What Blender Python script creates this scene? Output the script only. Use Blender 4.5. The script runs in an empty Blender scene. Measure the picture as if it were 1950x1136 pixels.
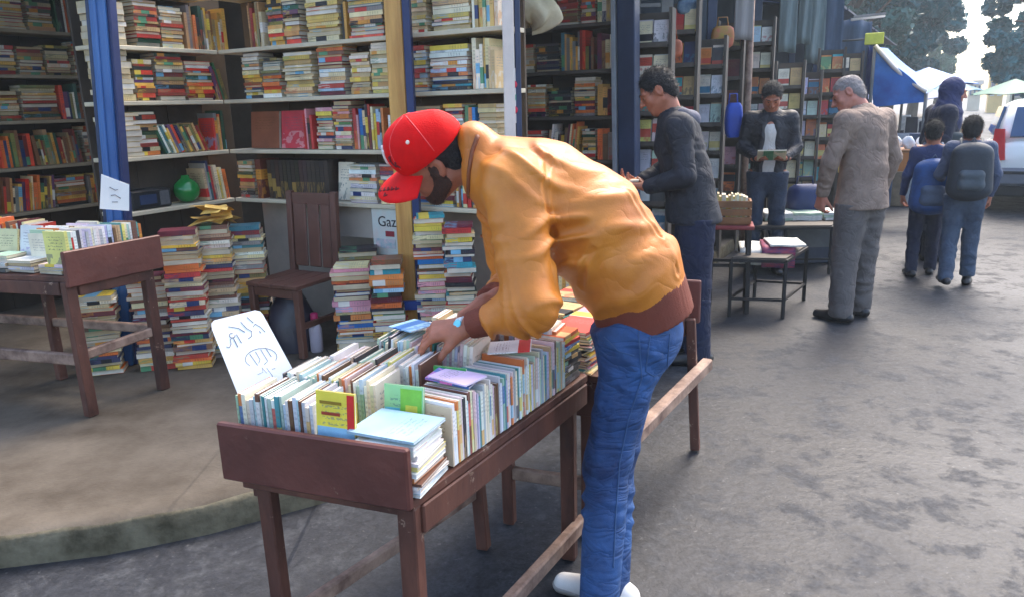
import bpy, bmesh, math, random
import numpy as np
from mathutils import Vector, Matrix

# ---------------------------------------------------------------- camera, world, sun, exposure
sc = bpy.context.scene
F_PX, IMG_W, IMG_H = 1450.0, 1950.0, 1136.0
PITCH, ROLL, CAM_H = math.radians(14.24), math.radians(1.7), 1.6
_d = np.array([0, math.cos(PITCH), -math.sin(PITCH)])
_u0 = np.array([0, math.sin(PITCH), math.cos(PITCH)])
_r0 = np.array([1.0, 0, 0])
_r = _r0 * math.cos(ROLL) - _u0 * math.sin(ROLL)
_u = _u0 * math.cos(ROLL) + _r0 * math.sin(ROLL)
CAM = np.array([0, 0, CAM_H])
cam_data = bpy.data.cameras.new('camera')
cam = bpy.data.objects.new('camera', cam_data)
sc.collection.objects.link(cam)
cam_data.sensor_width = 36.0
cam_data.lens = F_PX / IMG_W * 36.0
cam_data.clip_start, cam_data.clip_end = 0.05, 2000.0
cam.matrix_world = Matrix(((_r[0], _u[0], -_d[0], 0), (_r[1], _u[1], -_d[1], 0), (_r[2], _u[2], -_d[2], CAM_H), (0, 0, 0, 1)))
sc.camera = cam

SUN_EL, SUN_AZ = math.radians(52), math.radians(36)      # azimuth measured from +Y towards +X
world = bpy.data.worlds.new('World')
sc.world = world
world.use_nodes = True
wn = world.node_tree.nodes
wn.clear()
sky = wn.new('ShaderNodeTexSky'); sky.sky_type = 'NISHITA'; sky.sun_disc = False
sky.sun_elevation, sky.sun_rotation = SUN_EL, SUN_AZ
sky.air_density, sky.dust_density, sky.ozone_density = 0.95, 3.0, 0.35
bg = wn.new('ShaderNodeBackground'); bg.inputs[1].default_value = 0.15
wo = wn.new('ShaderNodeOutputWorld')
world.node_tree.links.new(sky.outputs[0], bg.inputs[0])
world.node_tree.links.new(bg.outputs[0], wo.inputs[0])
sl = bpy.data.lights.new('sun', 'SUN'); sl.energy = 1.1; sl.angle = math.radians(28); sl.color = (1.0, 0.90, 0.76)
sun = bpy.data.objects.new('sun', sl); sc.collection.objects.link(sun)
sd = Vector((math.sin(SUN_AZ) * math.cos(SUN_EL), math.cos(SUN_AZ) * math.cos(SUN_EL), math.sin(SUN_EL)))
sun.rotation_euler = sd.to_track_quat('Z', 'Y').to_euler()
sun.location = (0, 0, 12)
sc.view_settings.view_transform = 'Standard'
sc.view_settings.look = 'None'
sc.view_settings.exposure = 1.92
sc.view_settings.gamma = 1.0
sc.view_settings.use_curve_mapping = False
sc.cycles.use_denoising = True
sc.cycles.max_bounces = 6
sc.cycles.caustics_reflective = False
sc.cycles.caustics_refractive = False
sc.cycles.sample_clamp_indirect = 6.0

rng = random.Random(11)
U = rng.uniform

# ---------------------------------------------------------------- pixel <-> world helpers
def ray(x, y): return _d + (x - 975) / F_PX * _r + (568 - y) / F_PX * _u
def at_z(x, y, z):
    v = ray(x, y); return CAM + (z - CAM_H) / v[2] * v
def at_y(x, y, Y):
    v = ray(x, y); return CAM + Y / v[1] * v
def proj(p):
    q = np.asarray(p, float) - CAM; z = q @ _d
    return 975 + F_PX * (q @ _r) / z, 568 - F_PX * (q @ _u) / z, z
def V3(x, y, z): return np.array([x, y, z], float)
def nrm(v):
    v = np.asarray(v, float); return v / np.linalg.norm(v)
UP = V3(0, 0, 1)

# ---------------------------------------------------------------- materials
def lin(r, g, b):
    f = lambda c: c / 12.92 if c <= 0.04045 else ((c + 0.055) / 1.055) ** 2.4
    return (f(r / 255), f(g / 255), f(b / 255))
MATS = {}
def mat(name, col, rough=0.6, var=0.15, scale=6.0, bump=0.0, bscale=40.0, metal=0.0, spec=0.5, col2=None, stretch=None, coat=0.0, sheen=0.0):
    if name in MATS: return MATS[name]
    m = bpy.data.materials.new(name); m.use_nodes = True
    nt = m.node_tree; n = nt.nodes; L = nt.links
    b = n['Principled BSDF']
    tc = n.new('ShaderNodeTexCoord')
    mp = n.new('ShaderNodeMapping'); L.new(tc.outputs['Object'], mp.inputs[0])
    if stretch: mp.inputs['Scale'].default_value = stretch
    nz = n.new('ShaderNodeTexNoise'); nz.inputs['Scale'].default_value = scale; nz.inputs['Detail'].default_value = 6
    nz.inputs['Roughness'].default_value = 0.65
    L.new(mp.outputs[0], nz.inputs[0])
    rp = n.new('ShaderNodeValToRGB')
    c1 = tuple(max(0, c * (1 - var)) for c in col); c2 = col2 or tuple(min(1, c * (1 + var)) for c in col)
    rp.color_ramp.elements[0].position = 0.32; rp.color_ramp.elements[1].position = 0.68
    rp.color_ramp.elements[0].color = (*c1, 1); rp.color_ramp.elements[1].color = (*c2, 1)
    L.new(nz.outputs[0], rp.inputs[0]); L.new(rp.outputs[0], b.inputs['Base Color'])
    b.inputs['Roughness'].default_value = rough; b.inputs['Metallic'].default_value = metal
    b.inputs['Specular IOR Level'].default_value = spec
    b.inputs['Coat Weight'].default_value = coat
    b.inputs['Sheen Weight'].default_value = sheen
    if bump:
        n2 = n.new('ShaderNodeTexNoise'); n2.inputs['Scale'].default_value = bscale; n2.inputs['Detail'].default_value = 5
        L.new(mp.outputs[0], n2.inputs[0])
        bp = n.new('ShaderNodeBump'); bp.inputs['Strength'].default_value = bump; bp.inputs['Distance'].default_value = 0.01
        L.new(n2.outputs[0], bp.inputs['Height']); L.new(bp.outputs[0], b.inputs['Normal'])
    MATS[name] = m
    return m

def cloth(name, col, rough=0.8, var=0.15, scale=6.0, col2=None, wr=0.5, wscale=9.0, weave=0.25, bscale=160.0, stretch=None, coat=0.0, spec=0.5):
    """garment: colour variation, fine weave and a web of crease ridges"""
    m = mat(name, col, rough, var, scale, 0.0, col2=col2, coat=coat, spec=spec)
    nt = m.node_tree; n = nt.nodes; L = nt.links; b = n['Principled BSDF']; tc = [q for q in n if q.type == 'TEX_COORD'][0]
    mp = n.new('ShaderNodeMapping'); L.new(tc.outputs['Object'], mp.inputs[0])
    if stretch: mp.inputs['Scale'].default_value = stretch
    a = n.new('ShaderNodeTexNoise'); a.inputs['Scale'].default_value = wscale; a.inputs['Detail'].default_value = 2.5; a.inputs['Distortion'].default_value = 1.1; L.new(mp.outputs[0], a.inputs[0])
    def mt(op, x, v=None):
        q = n.new('ShaderNodeMath'); q.operation = op; L.new(x, q.inputs[0])
        if v is not None: q.inputs[1].default_value = v
        return q.outputs[0]
    r = mt('POWER', mt('SUBTRACT', mt('ABSOLUTE', mt('SUBTRACT', a.outputs[0], 0.5)), 0.0), 0.6)
    bp = n.new('ShaderNodeBump'); bp.inputs['Strength'].default_value = wr; bp.inputs['Distance'].default_value = 0.03; L.new(r, bp.inputs['Height'])
    f = n.new('ShaderNodeTexNoise'); f.inputs['Scale'].default_value = bscale; f.inputs['Detail'].default_value = 2; L.new(tc.outputs['Object'], f.inputs[0])
    b2 = n.new('ShaderNodeBump'); b2.inputs['Strength'].default_value = weave; b2.inputs['Distance'].default_value = 0.004; L.new(f.outputs[0], b2.inputs['Height']); L.new(bp.outputs[0], b2.inputs['Normal'])
    L.new(b2.outputs[0], b.inputs['Normal'])
    return m

def asphalt_mat():
    m = bpy.data.materials.new('worn_asphalt'); m.use_nodes = True
    nt = m.node_tree; n = nt.nodes; L = nt.links; b = n['Principled BSDF']
    tc = n.new('ShaderNodeTexCoord')
    def noise(s, det=6, rough=0.6, dist=0.0):
        z = n.new('ShaderNodeTexNoise'); z.inputs['Scale'].default_value = s; z.inputs['Detail'].default_value = det
        z.inputs['Roughness'].default_value = rough; z.inputs['Distortion'].default_value = dist
        L.new(tc.outputs['Object'], z.inputs[0]); return z
    def ramp(src, p0, p1, c0, c1):
        r = n.new('ShaderNodeValToRGB'); r.color_ramp.elements[0].position = p0; r.color_ramp.elements[1].position = p1
        r.color_ramp.elements[0].color = (*c0, 1); r.color_ramp.elements[1].color = (*c1, 1); L.new(src, r.inputs[0]); return r
    def mix(fac, a, c, mode='MIX'):
        x = n.new('ShaderNodeMix'); x.data_type = 'RGBA'; x.blend_type = mode
        if isinstance(fac, float): x.inputs[0].default_value = fac
        else: L.new(fac, x.inputs[0])
        L.new(a, x.inputs[6]); L.new(c, x.inputs[7]); return x.outputs[2]
    big = noise(0.55, 5, 0.6, 0.6); midn = noise(4.6, 9, 0.74, 0.15); fine = noise(85, 3, 0.6); grit = noise(26, 4, 0.7)
    base = ramp(big.outputs[0], 0.36, 0.66, (0.025, 0.026, 0.031), (0.043, 0.045, 0.051))
    pat = ramp(midn.outputs[0], 0.50, 0.60, (0, 0, 0), (1, 1, 1))
    dust = n.new('ShaderNodeRGB'); dust.outputs[0].default_value = (0.092, 0.094, 0.098, 1)
    c = mix(pat.outputs[0], base.outputs[0], dust.outputs[0])
    x = n.new('ShaderNodeMix'); x.data_type = 'RGBA'; x.inputs[0].default_value = 0.42
    L.new(base.outputs[0], x.inputs[6]); L.new(c, x.inputs[7])
    fg = ramp(fine.outputs[0], 0.3, 0.72, (0.75, 0.75, 0.75), (1.22, 1.22, 1.22))
    gg = ramp(grit.outputs[0], 0.36, 0.7, (0.72, 0.72, 0.72), (1.3, 1.3, 1.3))
    c2 = mix(1.0, x.outputs[2], fg.outputs[0], 'MULTIPLY'); c3 = mix(1.0, c2, gg.outputs[0], 'MULTIPLY')
    sp = noise(48, 2, 0.5); sr = ramp(sp.outputs[0], 0.69, 0.74, (0, 0, 0), (0.4, 0.4, 0.4))
    lt = n.new('ShaderNodeRGB'); lt.outputs[0].default_value = (0.15, 0.15, 0.148, 1)
    c3 = mix(sr.outputs[0], c3, lt.outputs[0])
    L.new(c3, b.inputs['Base Color'])
    rr = ramp(big.outputs[0], 0.35, 0.7, (0.46, 0.46, 0.46), (0.72, 0.72, 0.72))
    r2 = mix(pat.outputs[0], rr.outputs[0], ramp(midn.outputs[0], 0, 1, (0.85, 0.85, 0.85), (0.85, 0.85, 0.85)).outputs[0])
    L.new(r2, b.inputs['Roughness'])
    b.inputs['Specular IOR Level'].default_value = 0.32
    bp = n.new('ShaderNodeBump'); bp.inputs['Strength'].default_value = 0.4; bp.inputs['Distance'].default_value = 0.010
    ad = n.new('ShaderNodeMath'); ad.operation = 'ADD'
    ad2 = n.new('ShaderNodeMath'); ad2.operation = 'MULTIPLY'; ad2.inputs[1].default_value = 0.8
    L.new(midn.outputs[0], ad2.inputs[0]); L.new(ad2.outputs[0], ad.inputs[0]); L.new(grit.outputs[0], ad.inputs[1])
    L.new(ad.outputs[0], bp.inputs['Height']); L.new(bp.outputs[0], b.inputs['Normal'])
    return m

def book_mat(pages=False):
    """covers: base colour from the 'Col' attribute, accent colour from 'Acc', printed bands and lettering from the UV"""
    m = bpy.data.materials.new('paper_pages' if pages else 'printed_cover'); m.use_nodes = True
    nt = m.node_tree; n = nt.nodes; L = nt.links; b = n['Principled BSDF']
    at = n.new('ShaderNodeVertexColor'); at.layer_name = 'Col'
    tc = n.new('ShaderNodeTexCoord')
    def math_(op, a, c=None, v=None):
        x = n.new('ShaderNodeMath'); x.operation = op
        L.new(a, x.inputs[0])
        if c is not None: L.new(c, x.inputs[1])
        if v is not None: x.inputs[1].default_value = v
        return x.outputs[0]
    def mix(f, a, c, mode='MIX'):
        x = n.new('ShaderNodeMix'); x.data_type = 'RGBA'; x.blend_type = mode
        if isinstance(f, float): x.inputs[0].default_value = f
        else: L.new(f, x.inputs[0])
        L.new(a, x.inputs[6])
        if isinstance(c, tuple): x.inputs[7].default_value = (*c, 1)
        else: L.new(c, x.inputs[7])
        return x.outputs[2]
    nz = n.new('ShaderNodeTexNoise'); nz.inputs['Scale'].default_value = 9; nz.inputs['Detail'].default_value = 5
    L.new(tc.outputs['Object'], nz.inputs[0])
    grime = n.new('ShaderNodeMapRange'); grime.inputs[1].default_value = 0.3; grime.inputs[2].default_value = 0.7
    grime.inputs[3].default_value = 0.78; grime.inputs[4].default_value = 1.12
    L.new(nz.outputs[0], grime.inputs[0])
    gc = n.new('ShaderNodeCombineColor')
    for i in range(3): L.new(grime.outputs[0], gc.inputs[i])
    if pages:
        uv = n.new('ShaderNodeSeparateXYZ'); L.new(tc.outputs['UV'], uv.inputs[0])
        w = n.new('ShaderNodeTexNoise'); w.noise_dimensions = '1D'; w.inputs['Scale'].default_value = 28; w.inputs['Detail'].default_value = 2
        L.new(uv.outputs[0], w.inputs['W'])
        r = n.new('ShaderNodeMapRange'); r.inputs[1].default_value = 0.3; r.inputs[2].default_value = 0.7; r.inputs[3].default_value = 0.72; r.inputs[4].default_value = 1.08
        L.new(w.outputs[0], r.inputs[0])
        cc = n.new('ShaderNodeCombineColor')
        for i in range(3): L.new(r.outputs[0], cc.inputs[i])
        c = mix(1.0, mix(1.0, at.outputs[0], cc.outputs[0], 'MULTIPLY'), gc.outputs[0], 'MULTIPLY')
        L.new(c, b.inputs['Base Color']); b.inputs['Roughness'].default_value = 0.85
        return m
    ac = n.new('ShaderNodeVertexColor'); ac.layer_name = 'Acc'
    uv = n.new('ShaderNodeSeparateXYZ'); L.new(tc.outputs['UV'], uv.inputs[0])
    u, v = uv.outputs[0], uv.outputs[1]
    # seeds live in the integer part of the UV
    fv = math_('FRACT', v); sv = math_('FLOOR', v); fu = math_('FRACT', u)
    # accent band: between seed-dependent limits
    h = math_('FRACT', math_('MULTIPLY', math_('SINE', math_('MULTIPLY', sv, v=12.9898)), v=43758.5))
    h2 = math_('FRACT', math_('MULTIPLY', math_('SINE', math_('MULTIPLY', sv, v=78.233)), v=12543.2))
    lo = math_('MULTIPLY', h, v=0.55)
    hi = math_('ADD', lo, math_('ADD', math_('MULTIPLY', h2, v=0.32), v=0.05))
    band = math_('MULTIPLY', math_('GREATER_THAN', fv, lo), math_('LESS_THAN', fv, hi))
    band = math_('MULTIPLY', band, math_('GREATER_THAN', h2, v=0.62))
    # lettering: stretched noise inside a title zone
    cv = n.new('ShaderNodeCombineXYZ')
    L.new(math_('MULTIPLY', u, v=13.0), cv.inputs[0]); L.new(math_('MULTIPLY', v, v=34.0), cv.inputs[1])
    tn = n.new('ShaderNodeTexNoise'); tn.inputs['Scale'].default_value = 1.0; tn.inputs['Detail'].default_value = 1.5
    L.new(cv.outputs[0], tn.inputs[0])
    rows = math_('GREATER_THAN', math_('SINE', math_('MULTIPLY', v, v=88.0)), v=0.1)
    zone = math_('MULTIPLY', math_('GREATER_THAN', fv, v=0.52), math_('LESS_THAN', fv, v=0.86))
    zone = math_('MULTIPLY', zone, math_('MULTIPLY', math_('GREATER_THAN', fu, v=0.16), math_('LESS_THAN', fu, v=0.84)))
    txt = math_('MULTIPLY', math_('MULTIPLY', math_('GREATER_THAN', tn.outputs[0], v=0.5), rows), zone)
    c = mix(band, at.outputs[0], ac.outputs[0])
    # picture area in the lower half of a cover: blotches of the accent colour
    pn = n.new('ShaderNodeTexNoise'); pn.inputs['Scale'].default_value = 3.4; pn.inputs['Detail'].default_value = 3
    L.new(tc.outputs['UV'], pn.inputs[0])
    pz = math_('MULTIPLY', math_('LESS_THAN', fv, v=0.46), math_('MULTIPLY', math_('GREATER_THAN', pn.outputs[0], v=0.52), math_('GREATER_THAN', h, v=0.35)))
    c = mix(math_('MULTIPLY', pz, v=0.55), c, ac.outputs[0])
    dk = mix(1.0, ac.outputs[0], (0.25, 0.25, 0.3), 'MULTIPLY')
    c = mix(math_('MULTIPLY', txt, v=0.5), c, dk)
    c = mix(1.0, c, gc.outputs[0], 'MULTIPLY')
    L.new(c, b.inputs['Base Color'])
    b.inputs['Roughness'].default_value = 0.42
    return m

# ---------------------------------------------------------------- mesh helpers
OFF = {}
def link(o, parent=None):
    sc.collection.objects.link(o)
    if parent is not None: o.parent = parent
    return o
def tag(o, label, cat, group=None):
    o['label'] = label; o['category'] = cat
    if group: o['group'] = group
    return o
def thing(name, loc, label=None, cat=None, group=None):
    o = bpy.data.objects.new(name, None); o.empty_display_size = 0.1
    sc.collection.objects.link(o); o.location = tuple(float(c) for c in loc)
    OFF[o.name] = np.array(loc, float)
    if label: tag(o, label, cat, group)
    return o
def frame(ax):  # orthonormal frame whose third axis is ax
    ax = nrm(ax); t = V3(0, 0, 1) if abs(ax[2]) < 0.9 else V3(1, 0, 0)
    a = nrm(np.cross(t, ax)); return a, np.cross(ax, a), ax

class MB:
    def __init__(s): s.v = []; s.f = []; s.smooth = []; s.m = []
    def add(s, vs, fs, smooth=False, mi=0):
        o = len(s.v); s.v.extend([tuple(map(float, p)) for p in vs])
        for f in fs: s.f.append([o + i for i in f]); s.smooth.append(smooth); s.m.append(mi)
        return s
    def hexa(s, p, mi=0):  # 8 corners: bottom 4 ccw, top 4 ccw
        return s.add(p, [(3, 2, 1, 0), (4, 5, 6, 7), (0, 1, 5, 4), (1, 2, 6, 5), (2, 3, 7, 6), (3, 0, 4, 7)], mi=mi)
    def cbox(s, c, X, Y, Z, dx, dy, dz, mi=0):  # centre, axes, full sizes
        c, X, Y, Z = (np.asarray(q, float) for q in (c, X, Y, Z))
        g = lambda i, j, k: c + X * dx * i / 2 + Y * dy * j / 2 + Z * dz * k / 2
        return s.hexa([g(-1, -1, -1), g(1, -1, -1), g(1, 1, -1), g(-1, 1, -1), g(-1, -1, 1), g(1, -1, 1), g(1, 1, 1), g(-1, 1, 1)], mi)
    def bar(s, a, b, w, h, side=None, mi=0):  # square bar from a to b; h measured as near vertical as possible
        a, b = np.asarray(a, float), np.asarray(b, float); ax = nrm(b - a)
        if side is None:
            side = np.cross(ax, UP)
            if np.linalg.norm(side) < 0.05: side = V3(1, 0, 0)
        side = nrm(np.asarray(side, float) - ax * (np.asarray(side, float) @ ax)); up = np.cross(side, ax)
        return s.cbox((a + b) / 2, side, ax, up, w, np.linalg.norm(b - a), h, mi)
    def tube(s, pts, r, n=10, caps=True, mi=0):
        pts = [np.asarray(p, float) for p in pts]; rs = r if isinstance(r, (list, tuple)) else [r] * len(pts)
        vs = []; a0 = None
        for i, p in enumerate(pts):
            t = nrm(pts[min(i + 1, len(pts) - 1)] - pts[max(i - 1, 0)])
            a = frame(t)[0] if a0 is None else nrm(a0 - t * (a0 @ t))
            a0 = a; b = np.cross(t, a)
            for k in range(n):
                q = 2 * math.pi * k / n; vs.append(p + rs[i] * (a * math.cos(q) + b * math.sin(q)))
        fs = []
        for i in range(len(pts) - 1):
            for k in range(n):
                fs.append((i * n + k, i * n + (k + 1) % n, (i + 1) * n + (k + 1) % n, (i + 1) * n + k))
        if caps: fs += [tuple(range(n - 1, -1, -1)), tuple(range((len(pts) - 1) * n, len(pts) * n))]
        return s.add(vs, fs, True, mi)
    def lathe(s, c, prof, ax=(0, 0, 1), n=20, mi=0):  # prof: (radius, height)
        a, b, z = frame(ax); vs = []; c = np.asarray(c, float)
        for r, h in prof:
            for k in range(n):
                q = 2 * math.pi * k / n; vs.append(c + z * h + r * (a * math.cos(q) + b * math.sin(q)))
        fs = [(i * n + k, i * n + (k + 1) % n, (i + 1) * n + (k + 1) % n, (i + 1) * n + k) for i in range(len(prof) - 1) for k in range(n)]
        fs += [tuple(range(n - 1, -1, -1)), tuple(range((len(prof) - 1) * n, len(prof) * n))]
        return s.add(vs, fs, True, mi)
    def grid(s, fn, nu, nv, smooth=True, mi=0, closed_u=False):
        vs = [fn(i / (nu if closed_u else nu - 1), j / (nv - 1)) for j in range(nv) for i in range(nu)]
        fs = []
        for j in range(nv - 1):
            for i in range(nu if closed_u else nu - 1):
                k = (i + 1) % nu; fs.append((j * nu + i, j * nu + k, (j + 1) * nu + k, (j + 1) * nu + i))
        return s.add(vs, fs, smooth, mi)
    def build(s, name, material, parent=None, bevel=0.0, label=None, cat=None, group=None, base=None, fix=True):
        me = bpy.data.meshes.new(name)
        vs = np.array(s.v, float)
        off = np.zeros(3)
        if parent is not None: off = OFF[parent.name]
        else:
            off = np.array([vs[:, 0].mean(), vs[:, 1].mean(), vs[:, 2].min()]) if base is None else np.asarray(base, float)
        me.from_pydata([tuple(p) for p in vs - off], [], s.f)
        me.polygons.foreach_set('use_smooth', s.smooth)
        for mm in (material if isinstance(material, (list, tuple)) else [material]): me.materials.append(mm)
        me.polygons.foreach_set('material_index', s.m)
        if bevel or fix:
            bm = bmesh.new(); bm.from_mesh(me)
            if fix: bmesh.ops.recalc_face_normals(bm, faces=bm.faces)
            if bevel: bmesh.ops.bevel(bm, geom=[e for e in bm.edges if e.is_manifold and e.calc_face_angle(0) > 0.5], offset=bevel, segments=1, affect='EDGES', clamp_overlap=True)
            bm.to_mesh(me); bm.free()
        o = bpy.data.objects.new(name, me)
        link(o, parent)
        if parent is None: o.location = tuple(off)
        OFF[o.name] = off
        if label: tag(o, label, cat, group)
        return o

class Frame:
    """oblique local frame on the ground plan: P(u, v, z)"""
    def __init__(s, o, a, b): s.o = np.array([o[0], o[1]], float); s.a = np.array(a, float); s.b = np.array(b, float)
    def P(s, u, v, z): q = s.o + s.a * u + s.b * v; return V3(q[0], q[1], z)
    def box(s, mb, u0, u1, v0, v1, z0, z1, mi=0):
        P = s.P
        return mb.hexa([P(u0, v0, z0), P(u1, v0, z0), P(u1, v1, z0), P(u0, v1, z0), P(u0, v0, z1), P(u1, v0, z1), P(u1, v1, z1), P(u0, v1, z1)], mi)
    def part(s, name, m, par, *b, bevel=0.004, **k): return s.box(MB(), *b).build(name, m, par, bevel=bevel, **k)
    def A(s): return V3(s.a[0], s.a[1], 0)
    def B(s): return V3(s.b[0], s.b[1], 0)

def text_mesh(txt, size, name, material, parent, origin, X, Y, extrude=0.0008):
    cu = bpy.data.curves.new('tmp', 'FONT'); cu.body = txt; cu.size = size; cu.extrude = extrude; cu.resolution_u = 3
    cu.align_x = 'CENTER'; cu.align_y = 'CENTER'
    ob = bpy.data.objects.new('tmp', cu); sc.collection.objects.link(ob)
    dg = bpy.context.evaluated_depsgraph_get(); me = bpy.data.meshes.new_from_object(ob.evaluated_get(dg))
    bpy.data.objects.remove(ob); bpy.data.curves.remove(cu)
    X, Y = nrm(X), nrm(Y); Z = np.cross(X, Y); off = OFF[parent.name]
    for v in me.vertices:
        p = np.asarray(origin) + X * v.co[0] + Y * v.co[1] + Z * v.co[2] - off; v.co = tuple(p)
    me.name = name; me.materials.clear(); me.materials.append(material)
    o = bpy.data.objects.new(name, me); link(o, parent); OFF[o.name] = off
    return o

# ---------------------------------------------------------------- setting: ground, road, sidewalk, kerb
M_road = asphalt_mat()
M_walk = mat('walk_concrete', (0.096, 0.073, 0.050), 0.85, 0.35, 2.0, 0.35, 60, col2=(0.165, 0.136, 0.104), spec=0.25)
M_kerb = mat('kerb_concrete', (0.125, 0.105, 0.064), 0.95, 0.5, 6, 0.8, 26, col2=(0.23, 0.20, 0.135), spec=0.15)
HEAD = math.radians(30)                    # the street runs 30 degrees right of straight ahead
S = np.array([math.sin(HEAD), math.cos(HEAD)]); PR = np.array([math.cos(HEAD), -math.sin(HEAD)])
mb = MB()
GN = 60
def gfn(a, b):
    x, y = -60 + 180 * a, -12 + 260 * b
    near = math.exp(-((x - 2) ** 2 + (y - 6) ** 2) / 90.0)
    return V3(x, y, 0.004 * near * (math.sin(x * 2.1 + y) + math.sin(y * 1.7 - x * 0.8)) - 0.004 * near)
mb.grid(gfn, 240, 260, True)
road = mb.build('road', M_road, base=(0, 0, 0)); road['kind'] = 'structure'

edge = [(-14, -2.2), (-4.2, 1.62), (-1.92, 2.50), (-1.56, 2.565), (-1.22, 2.69), (-0.835, 2.90), (-0.52, 3.16), (-0.28, 3.50), (-0.02, 3.9)]
e0 = np.array(edge[-1])
for k in (1.2, 3, 6, 10, 16, 30, 60): edge.append(tuple(e0 + S * k))
def resample(poly, step):
    out = []
    for a, b in zip(poly[:-1], poly[1:]):
        a, b = np.array(a), np.array(b); n = max(1, int(np.linalg.norm(b - a) / step)) if np.linalg.norm(a) < 14 else 1
        for i in range(n): out.append(a + (b - a) * i / n)
    out.append(np.array(poly[-1])); return out
er = resample(edge, 0.12)
# pavement slab: a strip fanning from the kerb's back edge to the far left
mb = MB(); vs = []; fs = []
KW = 0.14
nml = []
for i, p in enumerate(er):
    t = er[min(i + 1, len(er) - 1)] - er[max(i - 1, 0)]; t = t / np.linalg.norm(t); nml.append(np.array([-t[1], t[0]]))
for i, p in enumerate(er):
    q = p + nml[i] * KW; far = q + nml[i] * 0.0 + np.array([-math.cos(HEAD), math.sin(HEAD)]) * 14
    for k_ in range(41):
        g_ = (k_ / 40) ** 1.6; vs.append((q[0] + (far[0] - q[0]) * g_, q[1] + (far[1] + 2.0 - q[1]) * g_, 0.118))
for i in range(len(er) - 1):
    for k_ in range(40): fs.append((41 * i + k_, 41 * i + 41 + k_, 41 * i + 42 + k_, 41 * i + k_ + 1))
mb.add(vs, fs)
walk = mb.build('sidewalk', M_walk, base=(0, 0, 0)); walk['kind'] = 'structure'
mb = MB(); vs = []; fs = []
prof = [(0.0, -0.02), (0.0, 0.05), (0.003, 0.108), (0.012, 0.120), (KW * 0.6, 0.123), (KW + 0.02, 0.119)]
for i, p in enumerate(er):
    for j, (d_, z_) in enumerate(prof):
        w = 0.008 if 0 < j < 5 else 0.0
        q = p + nml[i] * (d_ + U(-w, w) * 0.8); vs.append((q[0], q[1], z_ + U(-w, w) * 0.7))
n_ = len(prof)
for i in range(len(er) - 1):
    for j in range(n_ - 1): fs.append((i * n_ + j, (i + 1) * n_ + j, (i + 1) * n_ + j + 1, i * n_ + j + 1))
mb.add(vs, fs, True); mb.m = [1 if (k_ % (n_ - 1)) >= 3 else 0 for k_ in range(len(fs))]
kerb = mb.build('kerb', [M_kerb, M_walk], base=(0, 0, 0)); kerb['kind'] = 'structure'
WALK = 0.12
# ---------------------------------------------------------------- books
M_cover, M_pages = book_mat(), book_mat(True)
PAL = {
 'pastel': [('white', (240, 240, 236)), ('white', (232, 232, 234)), ('white', (242, 238, 230)), ('cream', (238, 226, 198)), ('pale pink', (236, 212, 214)), ('pale blue', (196, 218, 228)), ('pale green', (192, 216, 194)),
            ('grey', (186, 190, 192)), ('tan', (206, 172, 134)), ('lilac', (210, 202, 224)), ('white', (240, 236, 228)), ('cream', (234, 222, 190)), ('yellow', (232, 220, 130)), ('teal', (84, 152, 150)), ('pale pink', (228, 198, 196)), ('white', (236, 240, 240)), ('pale green', (176, 206, 180)), ('grey', (200, 200, 198)),
            ('orange', (220, 130, 74)), ('brown', (122, 84, 66)), ('charcoal', (70, 70, 76)), ('cream', (240, 228, 204))],
 'shelf': [('brown', (137, 85, 56)), ('maroon', (144, 49, 47)), ('red', (223, 63, 49)), ('cream', (243, 223, 173)), ('tan', (212, 162, 102)), ('dark green', (52, 96, 71)), ('navy', (52, 60, 93)), ('red', (234, 85, 60)), ('ochre', (234, 184, 80)),
           ('grey', (140, 135, 129)), ('ochre', (223, 170, 69)), ('black', (49, 45, 47)), ('white', (245, 245, 230)), ('teal', (63, 126, 135)), ('orange', (232, 118, 56)), ('olive', (135, 126, 74)), ('plum', (104, 63, 96))],
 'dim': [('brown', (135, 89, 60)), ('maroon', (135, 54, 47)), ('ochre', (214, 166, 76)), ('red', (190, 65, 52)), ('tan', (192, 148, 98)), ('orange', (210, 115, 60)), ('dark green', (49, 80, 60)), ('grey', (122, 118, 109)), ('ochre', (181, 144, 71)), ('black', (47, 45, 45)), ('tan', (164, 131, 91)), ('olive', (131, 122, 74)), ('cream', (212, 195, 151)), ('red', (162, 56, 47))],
 'cream': [('cream', (230, 212, 166)), ('cream', (222, 198, 144)), ('white', (236, 226, 200)), ('yellow', (216, 184, 100)), ('tan', (200, 166, 110))],
 'bright': [('white', (232, 230, 222)), ('cream', (228, 210, 164)), ('red', (206, 58, 56)), ('blue', (40, 120, 190)), ('pink', (226, 160, 168)), ('teal', (60, 160, 170)), ('orange', (220, 112, 56)),
            ('yellow', (222, 196, 70)), ('pale blue', (170, 200, 220)), ('dark blue', (44, 52, 96)), ('black', (44, 42, 46)), ('green', (90, 140, 90)), ('tan', (206, 170, 120)), ('red', (190, 60, 50)), ('brown', (120, 78, 54)), ('orange', (214, 130, 70)), ('maroon', (110, 40, 50))],
 'warm': [('ochre', (223, 175, 93)), ('tan', (197, 168, 129)), ('brown', (129, 91, 69)), ('cream', (234, 217, 173)), ('orange', (234, 122, 60)), ('red', (201, 69, 56)), ('navy', (63, 67, 100)), ('yellow', (234, 197, 74)), ('maroon', (107, 45, 58)), ('grey', (162, 153, 142)), ('white', (243, 234, 217))],
 'black': [('black', (30, 30, 34)), ('charcoal', (52, 52, 56)), ('dark blue', (36, 44, 74)), ('black', (40, 38, 40)), ('dark brown', (60, 48, 42)), ('grey', (96, 96, 96))],
}
BOOKS = []
class Book: pass
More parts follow.
